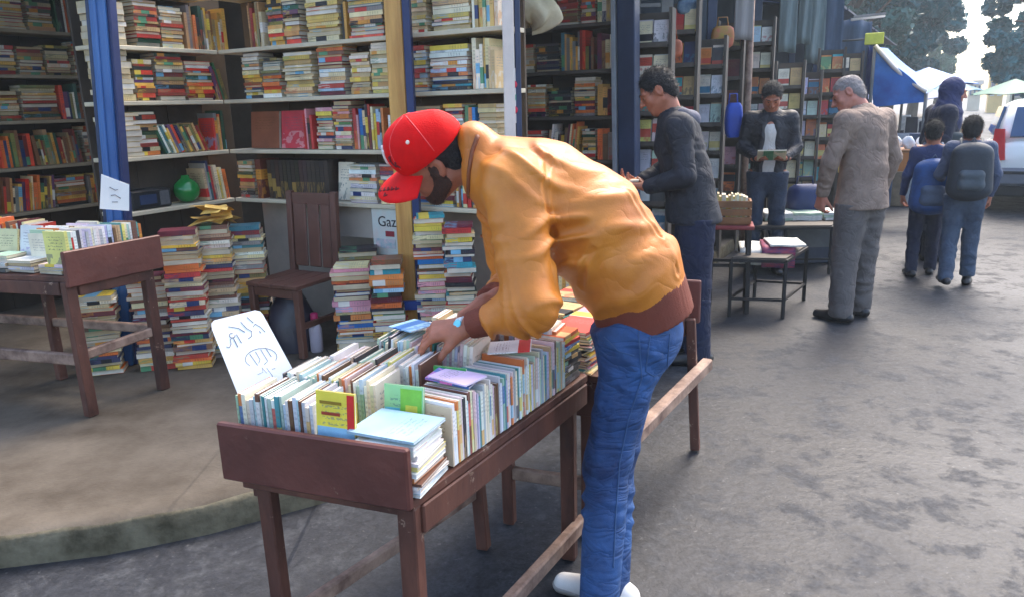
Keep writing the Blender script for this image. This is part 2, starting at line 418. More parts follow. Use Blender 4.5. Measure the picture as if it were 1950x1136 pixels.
def emit(c, X, Y, Z, t, w, h, col, place, how, page=None, acc=None, hard=False):
    b = Book(); b.c = np.asarray(c, float); b.X, b.Y, b.Z = nrm(X), nrm(Y), nrm(Z); b.t, b.w, b.h = t, w, h
    b.cname, rgb = col; j = U(-10, 10)
    b.rgb = lin(*[min(250, max(8, q + j + U(-6, 6))) for q in rgb])
    if acc is None and 'maroon' in place[0] + place[1]: acc = rng.choice([(236, 232, 226), (220, 120, 110), (110, 140, 180), (230, 214, 130), (120, 120, 124), (150, 190, 160), (230, 190, 130), (170, 206, 220)])
    if page is None and 'maroon' in place[1]: page = rng.choice([(240, 236, 226), (236, 226, 206), (242, 240, 236), (232, 214, 196), (236, 230, 226)])  # whiter pages on this table carry the strong light from above
    b.acc = lin(*(acc or rng.choice([(226, 222, 210), (206, 60, 50), (40, 60, 110), (230, 200, 80), (40, 40, 44), (90, 150, 110), (220, 150, 60), (120, 180, 210)])))
    b.page = lin(*(page or rng.choice([(226, 214, 186), (216, 200, 166), (232, 226, 210), (204, 184, 144), (220, 210, 190)])))
    b.place, b.how, b.hard, b.nb = place, how, hard, None; b.prints = []
    xs, ys = [], []
    for i in (-1, 1):
        for k in (-1, 1):
            for l in (-1, 1):
                q = proj(b.c + b.X * t * i / 2 + b.Y * w * k / 2 + b.Z * h * l / 2); xs.append(q[0]); ys.append(q[1])
    x0, x1, y0, y1 = max(0, min(xs)), min(IMG_W, max(xs)), max(0, min(ys)), min(IMG_H, max(ys))
    b.score = max(0, x1 - x0) * max(0, y1 - y0) * place[2]
    BOOKS.append(b); return b
# place = (phrase for the label, group, weight when choosing the books that show largest)
def upright(p0, along, face, length, place, pal, h=(0.16, 0.22), t=(0.008, 0.022), w=(0.12, 0.15), lean=0.0, leanf=0.0, gap=0.0012, hard=False, pages_out=0.0, how='standing', jit=0.006):
    along, face = nrm(along), nrm(face); cur = 0.0; p0 = np.asarray(p0, float)
    X = along * math.cos(lean) + UP * math.sin(lean); Z = -along * math.sin(lean) + UP * math.cos(lean)
    Yd = -face * math.cos(leanf) - UP * math.sin(leanf) if leanf else -face
    if leanf: Z = nrm(np.cross(X, Yd)); Z = Z if Z[2] > 0 else -Z
    cl = math.cos(lean)
    prev = None
    while True:
        tt = U(*t); hh = U(*h); ww = U(*w)
        if cur + (tt + gap) / cl > length: break
        lift = abs(math.sin(lean)) * tt * 0.5 + abs(math.sin(leanf)) * ww * 0.5
        base = p0 + along * (cur + tt / 2 / cl) + UP * (lift + 0.002)
        c = base + Z * hh / 2 + Yd * (ww / 2 + U(0, jit)) - UP * 0 
        if lean: c = c + along * (math.sin(lean) * 0.0)
        Y = Yd if rng.random() >= pages_out else -Yd
        b = emit(c, X, Y, Z, tt, ww, hh, rng.choice(PAL[pal]), place, how, hard=hard)
        b.nb = ('beside', prev.cname if prev else None, None)
        if prev: prev.nb = ('beside', prev.nb[1], b.cname)
        prev = b
        cur += (tt + gap) / cl
def stack(base, face, height, place, pal, d=(0.13, 0.16), l=(0.19, 0.24), t=(0.014, 0.035), jit=0.012, yaw=0.05, pages_out=0.35, hard=False, how='lying', n=None):
    """flat pile; base = centre of the pile's foot, spines towards face"""
    face = nrm(face); side = np.cross(UP, face); z = 0.002; k = 0; base = np.asarray(base, float); prev = None
    while (z < height if n is None else k < n):
        tt = U(*t); dd = U(*d); ll = U(*l); a = U(-yaw, yaw)
        f = face * math.cos(a) + side * math.sin(a); sd_ = np.cross(UP, f)
        flip = rng.random() < pages_out
        c = base + UP * (z + tt / 2) + face * U(-jit, jit) + side * U(-jit, jit)
        b = emit(c, UP, f if flip else -f, sd_, tt, dd, ll, rng.choice(PAL[pal]), place, how, hard=hard)
        b.nb = ('in pile', prev.cname if prev else None, None)
        if prev: prev.nb = ('in pile', prev.nb[1], b.cname)
        prev = b
        z += tt + 0.0015; k += 1
    return z
def book_geo(b, origin):
    """returns cover boxes and page box (lists of 8 corners) relative to origin"""
    ct = min(0.0022, b.t * 0.13) if b.hard else min(0.0011, b.t * 0.09)
    ins = 0.004 if b.hard else 0.0014
    def bx(x0, x1, y0, y1, z0, z1):
        g = lambda x, y, z: b.c - origin + b.X * x + b.Y * y + b.Z * z
        return [g(x0, y0, z0), g(x1, y0, z0), g(x1, y1, z0), g(x0, y1, z0), g(x0, y0, z1), g(x1, y0, z1), g(x1, y1, z1), g(x0, y1, z1)]
    T, W, H = b.t / 2, b.w / 2, b.h / 2
    cov = [bx(-T, -T + ct, -W, W, -H, H), bx(T - ct, T, -W, W, -H, H), bx(-T + ct, T - ct, -W, -W + ct, -H, H)]
    pg = bx(-T + ct * 1.02, T - ct * 1.02, -W + ct * 1.5, W - ins, -H + ins, H - ins)
    return cov, pg
HEXF = [(3, 2, 1, 0), (4, 5, 6, 7), (0, 1, 5, 4), (1, 2, 6, 5), (2, 3, 7, 6), (3, 0, 4, 7)]
# local uv (0..1) of the eight corners per face axis: faces 0/1 = z ends (u=x, v=y), 2/4 = y ends (u=x, v=z), 3/5 = x ends (u=y, v=z)
CU = {0: [(c[0], c[1]) for c in ((0,0),(1,0),(1,1),(0,1),(0,0),(1,0),(1,1),(0,1))]}
_cx = [0, 1, 1, 0, 0, 1, 1, 0]; _cy = [0, 0, 1, 1, 0, 0, 1, 1]; _cz = [0, 0, 0, 0, 1, 1, 1, 1]
def fuv(fi, ci):
    if fi in (0, 1): return (_cx[ci], _cy[ci])
    if fi in (2, 4): return (_cx[ci], _cz[ci])
    return (_cy[ci], _cz[ci])
def fill_mesh(me, boxes):
    """boxes: list of (corners, rgb, acc, material index, seed)"""
    vs = []; fs = []; col = []; acc = []; uv = []; mi = []
    for cs, rgb, ac, m, seed in boxes:
        o = len(vs); vs += [tuple(p) for p in cs]
        for fi, f in enumerate(HEXF):
            fs.append(tuple(o + i for i in f)); mi.append(m)
            for ci in f:
                u, v = fuv(fi, ci); col.append((*rgb, 1)); acc.append((*ac, 1))
                uv.append((u * 0.98 + 0.01 + seed % 7, v * 0.98 + 0.01 + seed))
    me.from_pydata(vs, [], fs)
    me.materials.append(M_cover); me.materials.append(M_pages)
    me.polygons.foreach_set('material_index', mi)
    a = me.color_attributes.new('Col', 'FLOAT_COLOR', 'CORNER'); a.data.foreach_set('color', np.array(col, np.float32).ravel())
    a = me.color_attributes.new('Acc', 'FLOAT_COLOR', 'CORNER'); a.data.foreach_set('color', np.array(acc, np.float32).ravel())
    u = me.uv_layers.new(name='UVMap'); u.data.foreach_set('uv', np.array(uv, np.float32).ravel())
    bm = bmesh.new(); bm.from_mesh(me); bmesh.ops.recalc_face_normals(bm, faces=bm.faces); bm.to_mesh(me); bm.free()
def flush_books():
    order = sorted(BOOKS, key=lambda b: -b.score)
    lead, rest = order[:300], order[300:]
    for i, b in enumerate(lead):
        org = b.c - UP * (abs(b.X[2]) * b.t + abs(b.Y[2]) * b.w + abs(b.Z[2]) * b.h) / 2
        cov, pg = book_geo(b, org); seed = i % 211
        me = bpy.data.meshes.new('book'); fill_mesh(me, [(c, b.rgb, b.acc, 0, seed) for c in cov])
        o = bpy.data.objects.new('book', me); link(o); o.location = tuple(org)
        size = 'thick' if b.t > 0.026 else 'slim' if b.t < 0.013 else 'mid-sized'
        if b.nb is None: lab = f'{size} {b.cname} book {b.how} {b.place[0]}'
        else:
            kind, p_, n_ = b.nb
            if kind == 'beside': rel = f'between {p_} and {n_} ones' if p_ and n_ else f'at the row end beside a {p_ or n_} one'
            else: rel = f'over {p_} and under {n_} ones' if p_ and n_ else (f'topmost over a {p_} one' if p_ else f'lowest under a {n_} one')
            lab = f'{size} {b.cname} book {rel} {b.place[0]}'
            if len(lab.split()) > 16: lab = f'{b.cname} book {rel} {b.place[0]}'
            if len(lab.split()) > 16: lab = lab.replace(' the ', ' ').replace(' a ', ' ').replace(' ones ', ' ')
            if len(lab.split()) > 16: lab = f'{b.cname} book {b.how} {b.place[0]}'
        tag(o, lab, 'book', b.place[1])
        mp = bpy.data.meshes.new('page_block'); fill_mesh(mp, [(pg, b.page, b.page, 1, seed)])
        p = bpy.data.objects.new('page_block', mp); link(p, o)
        sgn_ = 1 if b.X @ (CAM - b.c) > 0 else -1; lr = 1 if b.Y[0] > 0 else -1
        for kp, (u0, u1, v0, v1, pc) in enumerate(b.prints):
            cx_ = b.c + b.X * sgn_ * (b.t / 2 + 0.0004 + 0.0003 * kp) + b.Y * lr * ((u0 + u1) / 2 - 0.5) * b.w + b.Z * ((v0 + v1) / 2 - 0.5) * b.h
            OFF[o.name] = org; MB().cbox(cx_, b.X, b.Y, b.Z, 0.0006, (u1 - u0) * b.w, (v1 - v0) * b.h).build('cover_print', mat('print_%d_%d_%d' % pc, lin(*pc), 0.45, 0.12, 30), o)
    boxes = []
    for i, b in enumerate(rest):
        cov, pg = book_geo(b, np.zeros(3))
        boxes += [(c, b.rgb, b.acc, 0, i % 211) for c in cov] + [(pg, b.page, b.page, 1, i % 211)]
    me = bpy.data.meshes.new('shelved_books'); fill_mesh(me, boxes)
    o = bpy.data.objects.new('shelved_books', me); link(o)
    o['kind'] = 'stuff'; tag(o, 'countless smaller second-hand books filling the kiosk shelves', 'books')
    print('books', len(BOOKS), 'stuff', len(rest))

# ---------------------------------------------------------------- wood and metal
M_maroon = mat('maroon_painted_wood', lin(88, 46, 38), 0.5, 0.2, 4, 0.25, 30, col2=lin(108, 60, 50))
M_oldwood = mat('old_brown_wood', lin(72, 38, 30), 0.6, 0.4, 6, 0.4, 24, col2=lin(112, 68, 52), stretch=(1, 1, 0.3))
def wear(m, amount=0.62, col=(0.30, 0.20, 0.14), scale=14.0):
    '''paint chips and scratches that show the wood below'''
    nt = m.node_tree; n = nt.nodes; L = nt.links; b = n['Principled BSDF']; src = b.inputs['Base Color'].links[0].from_socket
    tc = [q for q in n if q.type == 'TEX_COORD'][0]
    a = n.new('ShaderNodeTexNoise'); a.inputs['Scale'].default_value = scale; a.inputs['Detail'].default_value = 8; a.inputs['Roughness'].default_value = 0.75; L.new(tc.outputs['Object'], a.inputs[0])
    r = n.new('ShaderNodeValToRGB'); r.color_ramp.elements[0].position = amount; r.color_ramp.elements[1].position = amount + 0.035; L.new(a.outputs[0], r.inputs[0])
    x = n.new('ShaderNodeMix'); x.data_type = 'RGBA'; L.new(r.outputs[0], x.inputs[0]); L.new(src, x.inputs[6]); x.inputs[7].default_value = (*col, 1); L.new(x.outputs[2], b.inputs['Base Color'])
wear(M_maroon, 0.66); wear(M_oldwood, 0.62)
M_worn = mat('worn_rail_wood', lin(112, 82, 70), 0.65, 0.35, 10, 0.4, 30, col2=lin(168, 140, 122))
M_shelf = mat('cream_shelf_paint', lin(208, 196, 168), 0.55, 0.14, 4, 0.15, 30)
M_back = mat('shelf_back_board', lin(84, 70, 54), 0.8, 0.3, 3, 0.2, 20)  # board colour darkened to stand in for shadow behind the books
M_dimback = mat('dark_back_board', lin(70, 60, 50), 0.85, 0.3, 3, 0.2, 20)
M_plaster = mat('pale_plaster', lin(178, 168, 154), 0.85, 0.18, 3, 0.3, 20)
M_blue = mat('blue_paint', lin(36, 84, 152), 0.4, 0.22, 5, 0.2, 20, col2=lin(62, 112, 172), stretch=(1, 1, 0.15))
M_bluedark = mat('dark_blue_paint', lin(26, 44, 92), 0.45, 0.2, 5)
M_honey = mat('honey_wood', lin(190, 130, 58), 0.5, 0.3, 4, 0.25, 20, col2=lin(226, 176, 96), stretch=(3, 3, 0.25))
M_white = mat('off_white_paint', lin(216, 206, 196), 0.55, 0.12, 5, 0.15, 20)
M_navy = mat('navy_steel', lin(38, 54, 84), 0.5, 0.25, 5)
M_darkwood = mat('dark_shelf_wood', lin(86, 78, 70), 0.7, 0.25, 5)
M_iron = mat('black_iron', lin(38, 36, 38), 0.5, 0.3, 8, metal=0.3)
M_card = mat('white_card', lin(240, 240, 238), 0.75, 0.04, 6, 0.05, 10)
M_ink = mat('pencil_ink', lin(120, 118, 126), 0.8, 0.1, 10)
M_blackink = mat('black_ink', lin(40, 36, 42), 0.7, 0.1, 10)

def plain_table(name, fr, W0, W1, D0, D1, zt, zb, legs, rails, panels, boards, label, group=None, mats=None):
    """table on a plan frame: top slab, raised panels, legs and rails, each a part"""
    root = thing(name, (*fr.P((W0 + W1) / 2, (D0 + D1) / 2, zb)[:2], zb), label, 'table', group)
    m1, m2 = mats or (M_maroon, M_oldwood)
    nb = 4; w = (W1 - W0) / nb
    for i in range(nb): fr.part('top_board', m2, root, W0 + i * w + 0.001, W0 + (i + 1) * w - 0.001, D0, D1, zt - 0.025, zt, bevel=0.002)
    for b in boards: fr.part('apron', m2, root, *b)
    for b in panels: fr.part('side_panel', m1, root, *b, bevel=0.005)
    for (u0, v0, u1, v1, t) in legs:
        mbx = MB(); mbx.bar(fr.P(u0, v0, zb + 0.001), fr.P(u1, v1, zt - 0.026), t, t * 0.9, side=fr.A()); mbx.build('leg', m2, root, bevel=0.004)
    for (a, b, w_, h_) in rails:
        MB().bar(fr.P(*a), fr.P(*b), w_, h_).build('rail', M_worn, root, bevel=0.006)
    return root

# ---- nearest table and the one behind it
aT = np.array([math.cos(math.radians(-21)), math.sin(math.radians(-21))]); sT = np.array([math.cos(math.radians(59)), math.sin(math.radians(59))])
BR = np.array([-0.250, 1.648]); T1 = Frame(BR - aT * 0.535, aT, sT)
ZT = 0.69
plain_table('book_table', T1, 0.0, 0.535, 0.0, 0.98, ZT, 0.0,
    legs=[(0.075, 0.035, 0.070, 0.035, 0.044), (0.500, 0.025, 0.505, 0.025, 0.050), (0.175, 0.88, 0.13, 0.90, 0.046), (0.49, 0.92, 0.49, 0.92, 0.05)],
    rails=[((0.075, 0.05, 0.225), (0.15, 0.90, 0.225), 0.03, 0.045), ((0.53, 0.0, 0.135), (0.525, 0.96, 0.135), 0.035, 0.055)],
    panels=[(-0.012, 0.540, -0.024, -0.002, 0.672, 0.832), (-0.024, -0.002, 0.0, 0.98, 0.672, 0.80), (0.0, 0.52, 0.984, 1.004, 0.62, 0.686)],
    boards=[(0.02, 0.52, 0.004, 0.03, 0.640, 0.662), (0.515, 0.538, 0.034, 0.97, 0.585, 0.662), (0.02, 0.04, 0.034, 0.97, 0.60, 0.662)],
    label='maroon painted wooden book table with tall front panel, under the browsing man')
T2 = Frame(T1.P(0, 1.05, 0)[:2], aT, sT)
plain_table('book_table', T2, 0.0, 0.56, 0.0, 0.98, 0.66, 0.0,
    legs=[(0.17, 0.03, 0.17, 0.03, 0.045), (0.49, 0.03, 0.49, 0.03, 0.045), (0.15, 0.93, 0.15, 0.93, 0.045), (0.62, 0.92, 0.575, 0.94, 0.042)],
    rails=[((0.17, 0.03, 0.22), (0.49, 0.03, 0.22), 0.03, 0.05), ((0.615, 0.0, 0.375), (0.632, 1.03, 0.395), 0.05, 0.055)],
    panels=[(-0.01, 0.60, 0.984, 1.006, 0.60, 0.80), (-0.024, -0.002, 0.0, 0.98, 0.63, 0.77)],
    boards=[(0.02, 0.55, 0.004, 0.03, 0.50, 0.632), (0.53, 0.556, 0.034, 0.97, 0.55, 0.632)],
    label='dark brown book table holding magazine piles, behind the maroon fronted table')

PL1 = ('in the maroon table front row', 'books crowded on the maroon front table', 3.0)
PL1b = ('in the maroon table middle rows', 'books crowded on the maroon front table', 3.0)
PL1r = ('in the maroon table right row', 'books crowded on the maroon front table', 3.0)
PL1s = ('in the maroon table corner pile', 'books crowded on the maroon front table', 3.0)
PL2 = ('on the dark table beyond the orange jacket', 'books on the second table', 2.0)
fA, fS = nrm(T1.A()), nrm(T1.B())
nS = nrm(np.cross(UP, fA)) ; nS = -nS if nS @ fS > 0 else nS        # normal of the front panel, towards the viewer
nA = nrm(np.cross(fS, UP)); nA = -nA if nA @ fA < 0 else nA        # normal of the right edge
SUB = 0.003
upright(T1.P(0.012, 0.022, ZT + SUB), fA, nS, 0.238, PL1, 'pastel', h=(0.185, 0.212), t=(0.0045, 0.012), w=(0.13, 0.15))
upright(T1.P(0.012, 0.188, ZT + SUB), fA, nS, 0.30, PL1b, 'pastel', h=(0.19, 0.215), t=(0.0045, 0.012), w=(0.13, 0.15))
upright(T1.P(0.012, 0.352, ZT + SUB), fA, nS, 0.33, PL1b, 'pastel', h=(0.185, 0.21), t=(0.0045, 0.013), w=(0.12, 0.14))
upright(T1.P(0.04, 0.52, ZT + SUB), fA, nS, 0.33, PL1b, 'pastel', h=(0.19, 0.225), t=(0.0045, 0.012), w=(0.13, 0.15), lean=-0.10)
upright(T1.P(0.03, 0.70, ZT + SUB), fA, nS, 0.30, PL1b, 'pastel', h=(0.17, 0.20), t=(0.007, 0.017), w=(0.12, 0.14))
upright(T1.P(0.03, 0.85, ZT + SUB), fA, nS, 0.46, PL1b, 'pastel', h=(0.18, 0.20), t=(0.007, 0.017), w=(0.105, 0.12))
# right-hand row, spines outward
i_first = len(BOOKS)
upright(T1.P(0.526, 0.185, ZT + SUB), fS, nA, 0.655, PL1r, 'pastel', h=(0.145, 0.178), t=(0.0045, 0.012), w=(0.14, 0.155), jit=0.004)
BOOKS[i_first].rgb, BOOKS[i_first].cname = lin(216, 196, 168), 'tan'; BOOKS[i_first + 1].nb = ('beside', 'tan', BOOKS[i_first + 2].cname)
# flat pile in the front right corner
stack(T1.P(0.452, 0.082, ZT + SUB), nS, 0.125, PL1s, 'pastel', d=(0.145, 0.16), l=(0.155, 0.165), t=(0.006, 0.014), yaw=0.06, jit=0.006, pages_out=0.5)
zt_ = ZT + SUB + 0.142
# covers facing the viewer
def cover_facing(P, wdir, width, height, t, tilt, col, acc, place, how='leaning cover-out'):
    wdir = nrm(wdir); n = nrm(np.cross(wdir, UP)); n = n if n @ (CAM - P) > 0 else -n
    Z = UP * math.cos(tilt) - n * math.sin(tilt); X = nrm(np.cross(wdir, Z)); 
    return emit(np.asarray(P) + Z * height / 2 + UP * 0.003 + UP * t / 2 * abs(math.sin(tilt)), X, wdir, Z, t, width, height, col, place, how, acc=acc)
PLf = ('among rows on the maroon table', 'books crowded on the maroon front table', 9.0)
bk = cover_facing(T1.P(0.312, 0.020, ZT + SUB + 0.034), fA, 0.112, 0.20, 0.007, 0.10, ('yellow', (238, 214, 70)), (150, 196, 224), PLf)
bk.prints = [(0.02, 0.98, 0.02, 0.55, (150, 198, 226)), (0.80, 0.98, 0.50, 0.98, (214, 44, 40)), (0.10, 0.66, 0.84, 0.88, (150, 120, 30)), (0.14, 0.62, 0.70, 0.74, (160, 60, 40)), (0.30, 0.52, 0.26, 0.40, (196, 60, 70))]
bk = cover_facing(T1.P(0.388, 0.176, ZT + SUB), fA, 0.115, 0.205, 0.008, 0.12, ('pale green', (150, 204, 150)), (96, 190, 214), PLf)
bk.prints = [(0.02, 0.40, 0.10, 0.70, (104, 196, 222)), (0.42, 0.96, 0.36, 0.96, (120, 190, 70)), (0.55, 0.85, 0.45, 0.75, (206, 206, 80))]
bk = cover_facing(T1.P(0.405, 0.36, ZT + SUB), fA, 0.10, 0.20, 0.008, 0.10, ('green', (44, 140, 60)), (216, 206, 70), PLf)
bk.prints = [(0.28, 0.97, 0.06, 0.94, (206, 206, 70)), (0.40, 0.88, 0.2, 0.75, (130, 170, 80))]
emit(T1.P(0.440, 0.086, zt_ + 0.004), UP, nrm(-nS + fA * 0.06), nrm(fA + nS * 0.06), 0.007, 0.155, 0.19, ('pale blue', (160, 190, 204)), ('atop the maroon table corner pile', PL1s[1], 9.0), 'lying', acc=(200, 214, 220))
emit(T1.P(0.440, 0.335, ZT + 0.192), nrm(UP * 0.98 + fA * 0.12), nrm(-nS), nrm(fA - UP * 0.12), 0.006, 0.09, 0.13, ('blue', (70, 110, 170)), ('across the maroon table right row', PL1s[1], 5.0), 'lying', acc=(220, 120, 190))
# thin booklets lying slantwise over the rows, and a pile at the far right end
PLc = ('tossed over the maroon table rows', PL1s[1], 6.0)
vivid = [('yellow', (236, 214, 60)), ('pale blue', (150, 200, 224)), ('pink', (236, 170, 190)), ('lime green', (160, 206, 90)), ('orange', (230, 130, 60)), ('white', (240, 240, 238)), ('red', (206, 52, 52)), ('sky blue', (90, 170, 220)), ('lilac', (200, 176, 220))]
for i, (u, v, z, yaw_, tx, ty) in enumerate(((0.12, 0.62, 0.226, 0.5, 0.04, -0.07), (0.45, 0.62, 0.184, -0.3, 0.05, -0.06), (0.455, 0.33, 0.184, 0.22, -0.05, 0.03))):
    zz = ZT + SUB + z + 0.012; f1 = nrm(-nS * math.cos(yaw_) + fA * math.sin(yaw_) + UP * tx); s1_ = nrm(np.cross(UP, f1) + UP * ty); n1_ = nrm(np.cross(f1, s1_)); n1_ = n1_ if n1_[2] > 0 else -n1_
    emit(T1.P(u, v, zz), n1_, f1, s1_, 0.004, 0.10, 0.13, vivid[(1, 5, 8)[i]], PLc, 'lying slanted', acc=[(60, 120, 190), (220, 60, 60), (60, 150, 90), (240, 220, 90)][i % 4])
for k_ in range(13):
    emit(T1.P(0.44, 0.905, ZT + SUB + 0.007 + k_ * 0.0132), UP, nrm(-nA + fS * U(-0.12, 0.12)), nrm(fS + nA * U(-0.1, 0.1)), 0.012, 0.155, 0.125, rng.choice(PAL['black' if k_ < 8 else 'bright']), ('in the far end pile of the maroon table', PL1s[1], 3.0), ['lying'][0] + (' low' if k_ < 4 else ' midway' if k_ < 9 else ' high'))
# second table
Z2 = 0.663
PL2m = ('in the magazine piles beyond the orange jacket', 'books on the second table', 1.6)
for (u, v, hgt) in ((0.42, 0.10, 0.155), (0.42, 0.30, 0.15), (0.22, 0.36, 0.14), (0.43, 0.52, 0.13), (0.22, 0.58, 0.15)):
    stack(T2.P(u, v, Z2), nA, hgt, PL2m, 'bright', d=(0.16, 0.18), l=(0.175, 0.19), t=(0.004, 0.010), yaw=0.10, jit=0.008, pages_out=0.6)
upright(T2.P(0.02, 0.05, Z2), fA, nS, 0.25, PL2, 'pastel', h=(0.2, 0.235), t=(0.008, 0.018), w=(0.14, 0.16))
upright(T2.P(0.02, 0.72, Z2), fA, nS, 0.40, PL2, 'warm', h=(0.2, 0.25), t=(0.01, 0.02), w=(0.14, 0.16))
cover_facing(T2.P(0.155, 0.025, Z2), fA, 0.13, 0.21, 0.007, 0.06, ('grey-green', (120, 132, 100)), (150, 160, 130), PL2)
cover_facing(T2.P(0.285, 0.030, Z2), fA, 0.10, 0.22, 0.007, 0.06, ('lime green', (176, 204, 110)), (150, 190, 120), PL2)

# ---- white hand-lettered card standing at the left edge of the nearest table
cardTL, cardTR, cardBL, cardBR = (at_y(398, 612, 2.16), at_y(495, 588, 2.22), at_y(447, 735, 2.06), at_y(562, 706, 2.12))
ct_root = MB(); nC = nrm(np.cross(cardTR - cardTL, cardBL - cardTL)); nC = nC if nC @ (CAM - cardTL) > 0 else -nC
dn = (cardBL - cardTL); 
cl, cr = cardBL + nrm(dn) * 0.035, cardBR + nrm(dn) * 0.035
def cpt(u, v): return (cardTL * (1 - u) + cardTR * u) * (1 - v) + (cl * (1 - u) + cr * u) * v
pts = []
for (u, v) in ((0.10, 0), (0.9, 0.0), (0.98, 0.03), (1, 0.08), (1, 0.6), (1, 1), (0, 1), (0, 0.5), (0, 0.10), (0.03, 0.03)): pts.append(cpt(u, v))
n_ = len(pts); vs = [p + nC * 0.002 for p in pts] + [p - nC * 0.002 for p in pts]
ct_root.add(vs, [tuple(range(n_)), tuple(range(2 * n_ - 1, n_ - 1, -1))] + [(i, (i + 1) % n_, n_ + (i + 1) % n_, n_ + i) for i in range(n_)])
card = ct_root.build('price_card', M_card, label='white card with hand drawn writing standing at the table edge', cat='sign')
def strokes(name, lines, ptf, r, m, parent):
    w = MB()
    for ln in lines:
        w.tube([ptf(u, v) + nC * 0.0022 for (u, v) in ln], r, 5)
    return w.build(name, m, parent)
def arc(cx, cy, rx, ry, a0, a1, n=14): return [(cx + rx * math.cos(math.radians(a0 + (a1 - a0) * i / n)), cy + ry * math.sin(math.radians(a0 + (a1 - a0) * i / n))) for i in range(n + 1)]
L1 = [[(0.12, 0.36), (0.17, 0.38), (0.22, 0.34), (0.24, 0.28), (0.30, 0.27), (0.31, 0.35)], [(0.38, 0.24), (0.40, 0.36)], [(0.30, 0.30), (0.31, 0.40)], arc(0.30, 0.24, 0.05, 0.03, 0, 300),
      [(0.30, 0.12), (0.46, 0.17), (0.54, 0.24)], [(0.55, 0.10), (0.60, 0.20), (0.66, 0.25), (0.62, 0.31), (0.54, 0.33)], [(0.70, 0.06), (0.76, 0.15)], [(0.72, 0.20), (0.78, 0.17), (0.84, 0.22), (0.88, 0.30)], [(0.79, 0.27), (0.80, 0.30)]]
L2 = [arc(0.60, 0.60, 0.27, 0.12, 150, 400), [(0.45, 0.52), (0.49, 0.68)], [(0.56, 0.51), (0.57, 0.62), (0.52, 0.66)], [(0.66, 0.50), (0.68, 0.66), (0.60, 0.69)], [(0.75, 0.49), (0.77, 0.62)]]
L3 = [[(0.42, 0.79), (0.52, 0.78), (0.54, 0.72)], [(0.54, 0.72), (0.57, 0.80), (0.62, 0.78), (0.61, 0.74)], [(0.61, 0.74), (0.64, 0.86)], [(0.68, 0.77), (0.74, 0.77)]]
strokes('lettering', L1, cpt, 0.0010, M_ink, card)
strokes('lettering', L3, cpt, 0.0010, M_ink, card)
strokes('circled_lettering', L2, cpt, 0.0011, M_ink, card)

# ---------------------------------------------------------------- kiosk with cream shelves
CN = np.array([-1.97, 5.5])
RW = Frame(CN, PR, S)           # right wall: u along the wall towards the street, v into the wall
LW = Frame(CN, S, -PR)          # left wall: u along the street (negative = towards the viewer), v into the wall
def tw(fr, px, z, lo=-3, hi=4):
    us = np.linspace(lo, hi, 141); xs = np.array([proj(fr.P(u, 0, z))[0] for u in us]); o = np.argsort(xs)
    return float(np.interp(px, xs[o], us[o]))
kiosk = thing('book_kiosk', (*RW.P(1, 0, 0)[:2], WALK), 'cream shelved book kiosk behind the blue post', 'kiosk')
SH = [2.02, 1.69, 1.35, 1.01]
SD = 0.24
for z in SH + [2.37]:
    RW.part('shelf', M_shelf, kiosk, 0.002, 2.27, 0.0, SD, z - 0.026, z, bevel=0.003)
    LW.part('shelf', M_shelf, kiosk, -0.86, -0.002 + 0.0, 0.0, SD, z - 0.026, z, bevel=0.003)
for i in range(6):
    a, b = 0.002 + i * 0.378, (i + 1) * 0.378; RW.part('back_board', M_back, kiosk, a, b - 0.002, SD + 0.002, SD + 0.022, 1.0, 2.7, bevel=0.002)
for i in range(3):
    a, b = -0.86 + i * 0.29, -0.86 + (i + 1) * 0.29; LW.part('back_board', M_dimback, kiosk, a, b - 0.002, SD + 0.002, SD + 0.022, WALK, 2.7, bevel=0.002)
for a, b in ((0.0, 1.1), (1.102, 2.26)): RW.part('lower_wall', M_plaster, kiosk, a, b, SD + 0.002, SD + 0.03, WALK, 0.998, bevel=0.002)
LW.part('corner_board', M_back, kiosk, 0.0, 0.26, SD - 0.002, SD + 0.02, WALK, 2.7)
# posts
def post(root, a, b, w, h, m, name='post', side=None):
    return MB().bar(a, b, w, h, side=side).build(name, m, root, bevel=0.006)
bp0, bp1 = V3(-2.385, 4.5, WALK), V3(-2.195, 4.5, 2.62)
sv = V3(1, 0, 0)
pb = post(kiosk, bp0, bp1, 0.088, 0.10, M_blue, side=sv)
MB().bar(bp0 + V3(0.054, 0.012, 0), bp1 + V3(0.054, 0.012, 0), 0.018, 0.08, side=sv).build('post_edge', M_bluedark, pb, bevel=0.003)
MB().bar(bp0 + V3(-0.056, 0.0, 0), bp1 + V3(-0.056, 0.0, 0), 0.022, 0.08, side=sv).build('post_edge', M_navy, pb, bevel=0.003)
MB().bar(bp0 + V3(-0.010, -0.056, 0.002), bp1 + V3(-0.010, -0.056, 0), 0.022, 0.012, side=sv).build('post_ridge', M_blue, pb, bevel=0.003)
hp0, hp1 = V3(-0.635, 4.56, WALK), V3(-0.612, 4.56, 2.62)
ph = post(kiosk, hp0, hp1, 0.10, 0.09, M_honey, side=sv)
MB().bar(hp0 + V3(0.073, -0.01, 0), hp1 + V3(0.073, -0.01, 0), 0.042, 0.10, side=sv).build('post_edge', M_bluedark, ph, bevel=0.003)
MB().bar(V3(-0.80, 4.488, 0.44), V3(-0.545, 4.488, 0.44), 0.04, 0.055, side=V3(0, 1, 0)).build('foot_rail', mat('bright_blue_paint', lin(34, 74, 160), 0.4, 0.2, 5), kiosk, bevel=0.006)
wp = RW.P(2.30, -0.03, 0)
post(kiosk, V3(wp[0], wp[1], WALK), V3(wp[0] + 0.02, wp[1], 2.62), 0.062, 0.07, M_white, side=sv)
